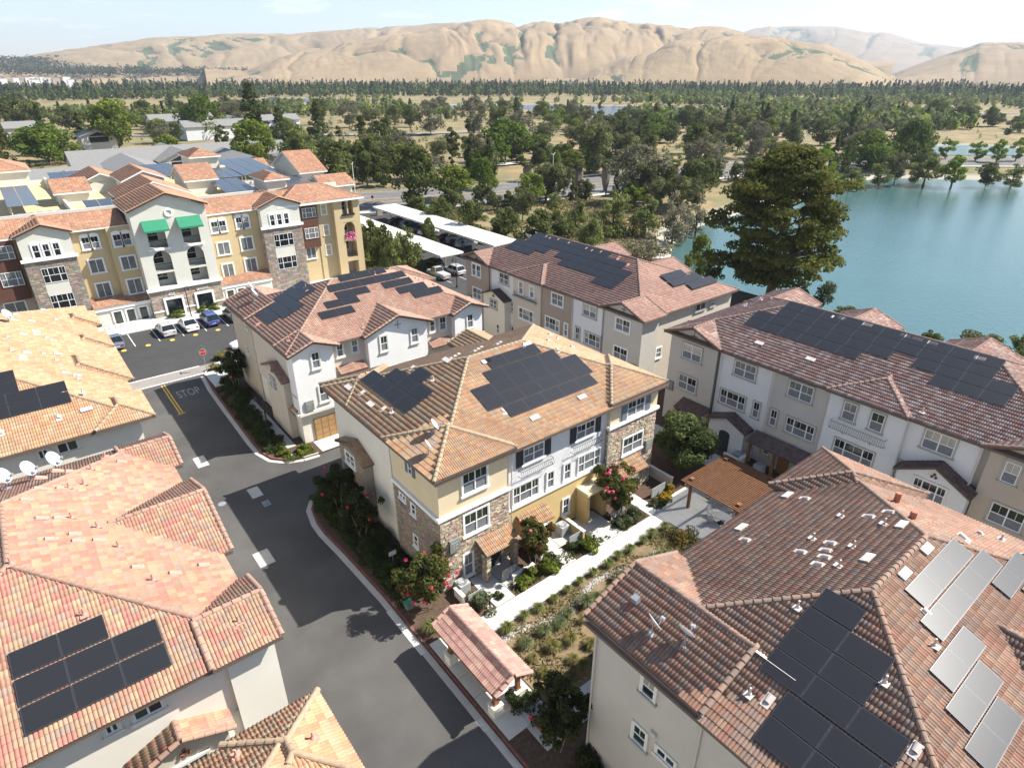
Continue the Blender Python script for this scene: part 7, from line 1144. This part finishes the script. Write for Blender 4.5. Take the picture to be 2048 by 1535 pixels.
rt = tree_proto('round_tree', 'tree', 5.4, 2.75, .9, 'round', 60, 15000, .16, [(.105, .135, .045), (.13, .16, .055), (.085, .11, .036)], 41, trunk=.12, loose=.3); rt.location = (41.0, 27.3, G + .1); rt['label'] = 'dense round evergreen tree between the stone tower and the grey building'
def shrub_proto(seed, h, r, pal, n=1500, ls=.09): return tree_proto('garden_shrub', 'shrub', h, r, .05, 'dome', 16, n, ls, pal, seed, trunk=.03, limbs=2, br=.42)
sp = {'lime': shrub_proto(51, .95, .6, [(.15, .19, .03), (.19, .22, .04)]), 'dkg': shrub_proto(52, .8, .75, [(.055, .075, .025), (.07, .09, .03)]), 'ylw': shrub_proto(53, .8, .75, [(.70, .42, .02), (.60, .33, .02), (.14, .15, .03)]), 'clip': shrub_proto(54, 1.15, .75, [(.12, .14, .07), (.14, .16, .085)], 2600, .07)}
SH = [('lime', 23.2, 25.2, 1, 'lime green shrub between two garden paths, right of the middle crape myrtle'), ('lime', 21.9, 25.25, .9, 'lime green shrub under the middle crape myrtle'), ('lime', 20.9, 25.3, .75, 'smaller lime green shrub at the corner of the first garden path'), ('lime', 27.1, 25.1, 1.05, 'lime green shrub left of the ochre patio wall path'), ('dkg', 24.0, 25.6, .8, 'low dark shrub behind the lime shrub at the second path'), ('dkg', 26.5, 25.7, .7, 'low dark shrub behind the lime shrub at the third path'), ('dkg', 31.3, 25.3, .8, 'dark low shrub at the foot of the right crape myrtle'), ('clip', 32.3, 25.35, 1, 'large clipped grey green shrub right of the crape myrtle trunk'), ('clip', 30.9, 25.2, .62, 'small clipped grey green shrub at the walk'), ('clip', 17.5, 25.3, 1.15, 'tall clipped grey green hedge block beside the pavilion roof'), ('dkg', 19.1, 24.95 + .4, .45, 'tiny dark shrub by the first path light'), ('ylw', 36.3, 25.4, .8, 'mound of bright yellow flowers at the patio, left part'), ('ylw', 37.6, 25.6, .8, 'mound of bright yellow flowers at the patio, right part'), ('dkg', 35.4, 25.15, .75, 'clipped green shrub left of the yellow flowers'), ('dkg', 33.0, 25.5, .6, 'dark shrub between the clipped shrub and the last path'),
      ('lime', 15.9, 50.9, .9, 'low green shrub at the driveway corner of the white building'), ('lime', 14.4, 51.9, .8, 'low green shrub at the rounded curb of the white building'), ('ylw', 0, 0, 0, '')]
for k, x, y, s, l in SH[:-1]: place(sp[k], (x, y, G + .13), x * 3.1, (s * 1.15, s * 1.15, s), l)
gi = random.Random(3)
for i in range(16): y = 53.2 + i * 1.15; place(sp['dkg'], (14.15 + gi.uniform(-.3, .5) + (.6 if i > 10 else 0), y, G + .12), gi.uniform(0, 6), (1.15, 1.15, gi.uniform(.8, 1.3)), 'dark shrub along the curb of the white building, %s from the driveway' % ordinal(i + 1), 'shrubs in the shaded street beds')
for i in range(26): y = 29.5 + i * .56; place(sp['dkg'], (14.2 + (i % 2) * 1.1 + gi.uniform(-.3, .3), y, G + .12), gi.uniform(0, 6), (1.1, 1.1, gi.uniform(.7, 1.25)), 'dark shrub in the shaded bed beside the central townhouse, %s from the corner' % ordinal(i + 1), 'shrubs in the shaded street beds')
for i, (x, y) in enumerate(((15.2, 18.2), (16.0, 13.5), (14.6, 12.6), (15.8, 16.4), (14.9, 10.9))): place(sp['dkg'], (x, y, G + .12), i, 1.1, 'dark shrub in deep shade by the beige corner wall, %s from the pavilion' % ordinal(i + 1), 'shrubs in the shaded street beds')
def tuft(seed, h, r, pal, n=260):
    o = empty('grass_tuft', (0, 0, 0), 'x', 'ornamental grass'); g = random.Random(seed); mb = MB()
    for i in range(n):
        a = g.uniform(0, 6.283); out = r * g.random() ** .6; L = h * g.uniform(.65, 1.05); d = Vector((math.cos(a), math.sin(a), 0)); b0 = d * out * .15; b1 = d * out * .6 + Vector((0, 0, L * .75)); b2 = d * out * 1.15 + Vector((0, 0, L * (.95 - .45 * out / r))); s = Vector((-d.y, d.x, 0)) * .014; c = tuple(x * g.uniform(.75, 1.25) for x in g.choice(pal)); mb.add([b0 - s, b0 + s, b1 + s * .8, b1 - s * .8, b2], [(0, 1, 2, 3), (3, 2, 4)], 0, c)
    part('blades', mb, m_grassb, o, usecol=True); return o
tg = [tuft(61, .75, .55, [(.12, .16, .045), (.16, .19, .055), (.20, .20, .07)]), tuft(62, .7, .55, [(.22, .20, .06), (.16, .17, .05), (.26, .21, .09)]), tuft(63, .8, .6, [(.13, .16, .07), (.17, .20, .09)])]
GT = [(0, 17.9 + i * 1.28 + gi.uniform(-.2, .2), 22.75 + gi.uniform(-.12, .1) + .02 * i) for i in range(13)] + [(2, 18.0 + i * 1.2 + gi.uniform(-.3, .3), 21.1 + gi.uniform(-.25, .25)) for i in range(12)] + [(gi.choice((0, 1)), 17.6 + i * 1.45 + gi.uniform(-.4, .4), 19.9 + gi.uniform(-.35, .35)) for i in range(9)] + [(gi.choice((1, 2)), 17.8 + i * 1.6 + gi.uniform(-.4, .4), 18.6 + gi.uniform(-.35, .35)) for i in range(7)] + [(1, 17.4 + i * 2.1, 17.5 + gi.uniform(-.2, .3)) for i in range(5)]
rows = {}
for k, x, y in GT:
    rn = 'beside the walk' if y > 22.3 else 'behind the river rocks' if y > 20.6 else 'in the middle of the swale' if y > 19.2 else 'near the brown roofed building' ; rows.setdefault(rn, []).append((k, x, y))
for rn, L in rows.items():
    L.sort(key=lambda t: t[1])
    for i, (k, x, y) in enumerate(L): s = gi.uniform(.8, 1.25); place(tg[k], (x, y, G + .13), gi.uniform(0, 6), (s, s, s * gi.uniform(.85, 1.1)), 'arching grass clump in the row %s, %s from the pavilion' % (rn, ordinal(i + 1)), 'grass clumps of the swale')
for i, (x, y, s, l) in enumerate(((14.0, 25.6, 1.5, 'big green grass clump at the top corner of the pavilion'), (14.6, 75.3, 1.3, 'straw coloured grass clump at the foot of the stop sign'), (15.3, 74.6, 1.2, 'second straw coloured grass clump behind the stop sign'), (16.3, 78.0, 1.6, 'tall pale grass at the parking corner by the white building'), (17.0, 77.9, 1.5, 'second tall pale grass at the parking corner'))): place(tg[0 if i == 0 else 1], (x, y, G + .13), i, s, l)
# orange flowering patch at the patio edge, hedges in front of the apartment doors
V, F, c, B = crown(.6, 1.2, .02, 'dome', 30, 2600, .08, [(.11, .11, .035), (.09, .08, .03), (.28, .16, .03), (.06, .07, .025)], 71, br=.35); V = V * np.array([1.3, 1.1, 1]) + np.array([33.4, 21.2, G + .13]); o = npart('flower_bed', V, F, m_leaf, col=c); tag(o, 'low bed with orange and brown seed heads at the edge of the patio', 'flower bed')
for i, (x, y, w_, l) in enumerate(((16.1, 97.2, 2.2, 'long clipped hedge under the left glass entrance'), (19.4, 97.1, 1.3, 'round clipped bush left of the right glass entrance'), (21.2, 97.3, 1.4, 'round clipped bush right of the right glass entrance'), (23.4, 97.6, 1.3, 'clipped bush beside the last parked car'), (84, 0, 0, ''))[:4]): place(sp['lime'], (x, y, G + .13), 0, (w_, 1.1, .95), l)
# lantana ground cover and grass skirts as stuff
def cover(name, x0, x1, y0, y1, n, z, size, pal, label, cat='ground cover'):
    P = np.stack([RNG.uniform(x0, x1, n), RNG.uniform(y0, y1, n), z + RNG.uniform(0, .12, n)], 1); m = vnoise(P[:, 0], P[:, 1], 1.0, 4) > -.35; P = P[m]; Nn = np.tile([0, 0, 1.0], (len(P), 1)) + RNG.normal(size=(len(P), 3)) * .7; V, F = leaves(P, Nn, size, None, 2.2); pal = np.array(pal); c = pal[RNG.integers(0, len(pal), len(P))] * RNG.uniform(.7, 1.3, (len(P), 1)); o = npart(name, V, F, m_leaf, col=c, kind='stuff'); tag(o, label, cat)
cover('low_planting', 16.5, 34, 17.1, 23.0, 9000, G + .14, .09, [(.16, .15, .05), (.22, .17, .08), (.10, .12, .04), (.28, .20, .10)], 'dry low growth covering the swale between the walk and the brown roof')
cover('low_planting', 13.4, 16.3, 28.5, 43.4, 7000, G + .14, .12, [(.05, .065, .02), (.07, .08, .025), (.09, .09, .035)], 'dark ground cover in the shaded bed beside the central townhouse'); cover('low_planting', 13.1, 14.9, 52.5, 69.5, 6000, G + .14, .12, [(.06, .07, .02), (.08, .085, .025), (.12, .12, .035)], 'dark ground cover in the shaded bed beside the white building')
cover('low_planting', 20.2, 33.6, 24.8, 25.9, 2200, G + .14, .09, [(.07, .085, .03), (.10, .11, .035)], 'low green planting strip between the walk and the patio walls'); cover('low_planting', 49.2, 57, 96, 140, 9000, G + .14, .3, [(.10, .13, .03), (.14, .16, .04), (.07, .09, .03)], 'green undergrowth between the apartments and the carports')
cover('low_planting', 14.0, 16.8, 50.2, 52.2, 1800, G + .14, .09, [(.14, .17, .04), (.10, .12, .03)], 'low green cover at the driveway corner of the white building')
x = RNG.uniform(64, 130, 42000); y = RNG.uniform(62, 150, 42000); m = (sdf(x, y, LAKE1) > 4) & (x + .6 * y > 128) & (vnoise(x, y, 8, 2) > -.25) & (sdf(x, y, NEAR + FAR[::-1]) > 2) & ((x > 76.5) | (y < 60)); x, y = x[m], y[m]; P = np.stack([x, y, ground_h(x, y) + .12], 1); V, F = leaves(P, np.tile([0, 0, .6], (len(P), 1)) + RNG.normal(size=(len(P), 3)) * .8, .34, None, 2.4); c = np.array([(.30, .24, .12), (.22, .19, .09), (.15, .15, .06), (.34, .27, .16)])[RNG.integers(0, 4, len(P))] * RNG.uniform(.7, 1.2, (len(P), 1)); o = npart('dry_grass', V, F, m_grassb, col=c, kind='stuff'); tag(o, 'dry straw coloured grass and weeds on the slope between carports and lake', 'grass')
# ---- far woods as one mass
def far_trees(name, label, n, az0, az1, y0, y1, pal, conif, seed, hh=(7, 14), per=34, thr=-.25, nsc=90, pw=1.0, lab='woods'):
    g = np.random.default_rng(seed); az = np.radians(g.uniform(az0, az1, n)); py = y0 + (y1 - y0) * g.random(n) ** pw; d = 31.9 * 1259.7 / (np.maximum(py - 142, 4)) / 1.0; x, y = d * np.cos(az), d * np.sin(az); m = (vnoise(x, y, nsc, 8) > thr)
    for L in polys: m &= sdf(x, y, L) > 10
    x, y = x[m], y[m]; k = len(x); h = g.uniform(*hh, k); cn = g.random(k) < conif; h = np.where(cn, h * 1.55, h); r = np.where(cn, h * .19, h * .45); base = ground_h(x, y); u = g.random((k, per)); th = g.uniform(0, 6.283, (k, per)); q = g.random((k, per)) ** .4
    rr_ = np.where(cn[:, None], (1 - u) ** .8, np.sqrt(np.maximum(0, 1 - (2 * u - 1) ** 2))) * r[:, None] * q; P = np.stack([x[:, None] + rr_ * np.cos(th), y[:, None] + rr_ * np.sin(th), base[:, None] + h[:, None] * (.1 + .9 * u)], -1).reshape(-1, 3); Nn = np.stack([np.cos(th), np.sin(th), 1.6 * (u - .35)], -1).reshape(-1, 3) + g.normal(size=(k * per, 3)) * .4
    V, F = leaves(P, Nn, np.repeat(np.where(cn, h * .16, h * .26), per), None, 1.3, g); pal = np.array(pal); c = pal[g.integers(0, len(pal), k)] * g.uniform(.75, 1.25, (k, 1)); c = np.where(cn[:, None], np.array([.045, .062, .028]) * g.uniform(.8, 1.3, (k, 1)), c); c = np.repeat(c, per, 0) * g.uniform(.75, 1.25, (k * per, 1)); o = npart(name, V, F, m_leaf, col=c, kind='stuff'); tag(o, label, lab)
far_trees('distant_woods', 'dark distant belt of conifers and trees at the foot of the hills', 5200, 12, 100, 161, 183, DK + MD, .40, 1, (7, 12), 26, -.9, 300, .9)
far_trees('lakeside_woods', 'green band of trees across the plain around the far lakes', 2300, 13, 99, 186, 214, WL + MD + YG + OL, .03, 2, (4, 8), 34, .0, 120)
far_trees('right_plain_woods', 'bushy green woodland right of the far lake below the bare hills', 1500, 12, 42, 183, 232, WL + MD + OL + YG, .02, 3, (5, 10), 40, -.1, 70)
far_trees('scrub', 'low scrub scattered over the middle distance', 1800, 13, 98, 200, 300, OL + WL + PL + GD, 0, 4, (1.5, 3.0), 22, -.05, 30)
# ---------------------------------------------------------------- hills, town, haze
m_hill = mat('dry grass hills', (.3, .2, .1), 1, .10, .004, .35, .03, attr=True, bd=6, det=9)
def hills(name, prof, D0, Dc, D1, seed, tan, amp, woody, na=520, ntt=130):
    az = np.radians(np.linspace(prof[-1][0] - 3, prof[0][0] + 3, na)); A = np.array(sorted(prof)); el = np.interp(np.degrees(az), A[:, 0], A[:, 1]); t = np.linspace(0, 1, ntt); AZ, T = np.meshgrid(az, t, indexing='ij'); EL = el[:, None] + 0 * T
    D = np.where(T < .78, D0 + (Dc - D0) * T / .78, Dc + (D1 - Dc) * (T - .78) / .22); X, Y = D * np.cos(AZ), D * np.sin(AZ); g = np.random.default_rng(seed)
    Hc = 31 + Dc * EL + 1.1; w = np.clip(T / .78, 0, 1); base = w ** .75 * (3 - 2 * w) / 1.0; base = np.clip(base, 0, 1.0) * .5 + .5 * np.sin(w * np.pi / 2); fall = np.clip((T - .78) / .22, 0, 1); Z = Hc * base * (1 - fall ** 1.5 * .9)
    s = Dc / 8.0; U = AZ * Dc; D2 = D * .55; wx = U + vnoise(U, D2, s * .8, seed + 1) * s * .35; wy = D2 + vnoise(D2, U, s * .7, seed + 2) * s * .35
    def rdg(q, sd): return (1 - np.abs(np.clip(vnoise(wx, wy * .6, q, sd), -1, 1))) 
    r1 = rdg(s * .30, seed + 3) ** 3.5; r2 = rdg(s * .12, seed + 4) ** 3; r3 = vnoise(wx, wy, s * .1, seed + 5)
    env = (w * (1 - w) * 4) ** .6 * (T < .78); Z = Z - Hc * env * amp * .42 * (.8 * r1 + .22 * r2 - .10 * r3); Z = np.maximum(Z, -2 + 0 * Z); Z = Z + (w > .05) * (T < .8) * vnoise(X, Y, s * .05, seed + 6) * Dc * .0005
    Z[:, 0] = -2.0; V = np.stack([X, Y, Z], -1).reshape(-1, 3); i, j = np.meshgrid(np.arange(na - 1), np.arange(ntt - 1), indexing='ij'); F = np.stack([i * ntt + j, (i + 1) * ntt + j, (i + 1) * ntt + j + 1, i * ntt + j + 1], -1).reshape(-1, 4)
    rav = np.clip(.8 * r1 + .45 * r2, 0, 1.3); nz = vnoise(X, Y, s * .06, seed + 7) * .35 + vnoise(X, Y, s * .35, seed + 8) * .55; mask = (rav + nz * .8 - (1.45 - woody)) > 0; tn = np.array(tan); col = tn * (1 + .08 * vnoise(X, Y, s * .2, seed + 9)[..., None] + .05 * vnoise(X, Y, s * .03, seed + 10)[..., None] - .12 * rav[..., None]); col = np.where(mask[..., None], np.array([.075, .095, .05]) * (1 + .2 * r3[..., None]), col)
    cf = col[:-1, :-1].reshape(-1, 3); return npart(name, V, F, m_hill, col=cf, kind='structure', smooth=True)
TAN = (.27, .195, .11)
hills('front_hills', [(46.27, -.0048), (44.5, .008), (42.36, .0202), (38.57, .0350), (35.96, .0376), (33.80, .0418), (30.92, .0377), (27.74, .0290), (25.23, .0127), (23.08, -.0042), (21.38, -.0142)], 1450, 2500, 3600, 21, TAN, .26, .30)
hills('middle_hills', [(72, .005), (67.97, .0226), (64.17, .0321), (60.26, .0416), (56.31, .0510), (53.34, .0572), (51.56, .0524), (48.39, .0541), (44.47, .0586), (41.35, .0534), (37.52, .0468), (36.05, .0494), (34.17, .0431), (30, .03), (26, .01)], 1750, 3700, 5200, 33, (.28, .20, .115), .30, .42)
hills('left_hills', [(97, -.01), (92.50, .0006), (87.29, .0105), (84.42, .0182), (81.40, .0258), (78.22, .0321), (73.21, .0368), (67.85, .0398), (64.09, .0440), (58.28, .0496), (56.31, .0510), (53.34, .052), (50, .04), (46, .02)], 2300, 5200, 6800, 45, (.27, .20, .12), .24, .48)
hills('far_mountain', [(39, .02), (35, .038), (33.80, .0418), (33.11, .0452), (31.73, .0493), (29.64, .0475), (26.94, .0455), (24.30, .0402), (21.70, .0296), (18.97, .0236), (16.91, .0169), (11.52, .0012)], 5200, 9300, 11500, 57, (.25, .19, .12), .28, .62)
hills('right_hills', [(26, -.012), (23.08, -.0042), (21.11, .0095), (19.74, .0174), (18.17, .0265), (17.08, .0271), (15.77, .0257), (12.00, .0278), (7.40, .0192)], 1700, 4200, 5600, 69, (.26, .19, .115), .30, .52)
# pale houses of the town on the lower slope, far left
mb = MB(); g = random.Random(8)
for i in range(420):
    px = g.gauss(350, 70) if g.random() < .8 else g.uniform(0, 560); el = g.uniform(.004, .013) if px > 220 else g.uniform(-.012, -.008); az = R(92.5 - (px - 0) * .0405); d = 2350 + (el + .002) * 45000 if el > 0 else 1700; x, y = d * math.cos(az), d * math.sin(az); z = 31 + d * el; s = g.uniform(3.5, 7); k = g.choice(((.75, .72, .68), (.6, .55, .48), (.7, .7, .7), (.45, .36, .3))); mb.box(x - s, x + s, y - s * .7, y + s * .7, z - 12, z + 3.5, 0, k); mb.slab([(x - s, y - s * .7, z + 3.5), (x + s, y - s * .7, z + 3.5), (x, y - s * .7, z + 6)], (0, s * 1.4, 0), 0, (.25, .2, .17))
o = part('hillside_town', mb, m_stone, usecol=True); tag(o, 'pale houses of a distant town at the foot of the left hills', 'town'); o['kind'] = 'stuff'
g = np.random.default_rng(3); n = 2400; az = np.radians(g.normal(79, 5, n)); el = g.uniform(-.001, .014, n); d = 2300 + (el + .002) * 45000; x, y, z = d * np.cos(az), d * np.sin(az), 31 + d * el; P = np.stack([x, y, z], 1); P = (P[:, None, :] + g.normal(size=(n, 12, 3)) * np.array([5, 5, 4])).reshape(-1, 3); V, F = leaves(P, g.normal(size=(len(P), 3)) + np.array([0, -.3, .6]), 5.0, None, 1.2, g); c = np.repeat(np.array([(.06, .075, .04), (.05, .06, .035), (.09, .10, .05)])[g.integers(0, 3, n)], 12, 0); o = npart('town_trees', V, F, m_leaf, col=c, kind='stuff'); tag(o, 'dark trees mixed among the pale houses of the distant town', 'woods')
# the air
mh = bpy.data.materials.new('haze air'); mh.use_nodes = True; t = mh.node_tree; t.nodes.clear(); pv = N(t, 'ShaderNodeVolumePrincipled'); pv.inputs['Color'].default_value = (.80, .88, 1.0, 1); pv.inputs['Density'].default_value = 9e-5; pv.inputs['Anisotropy'].default_value = 0.2; ou = N(t, 'ShaderNodeOutputMaterial'); t.links.new(pv.outputs[0], ou.inputs['Volume'])
mb = MB(); mb.box(-2700, 13900, -2700, 13900, -8.0, 620.0); o = part('haze', mb, mh); tag(o, 'thin blue haze filling the air towards the hills', 'haze'); o['kind'] = 'stuff'
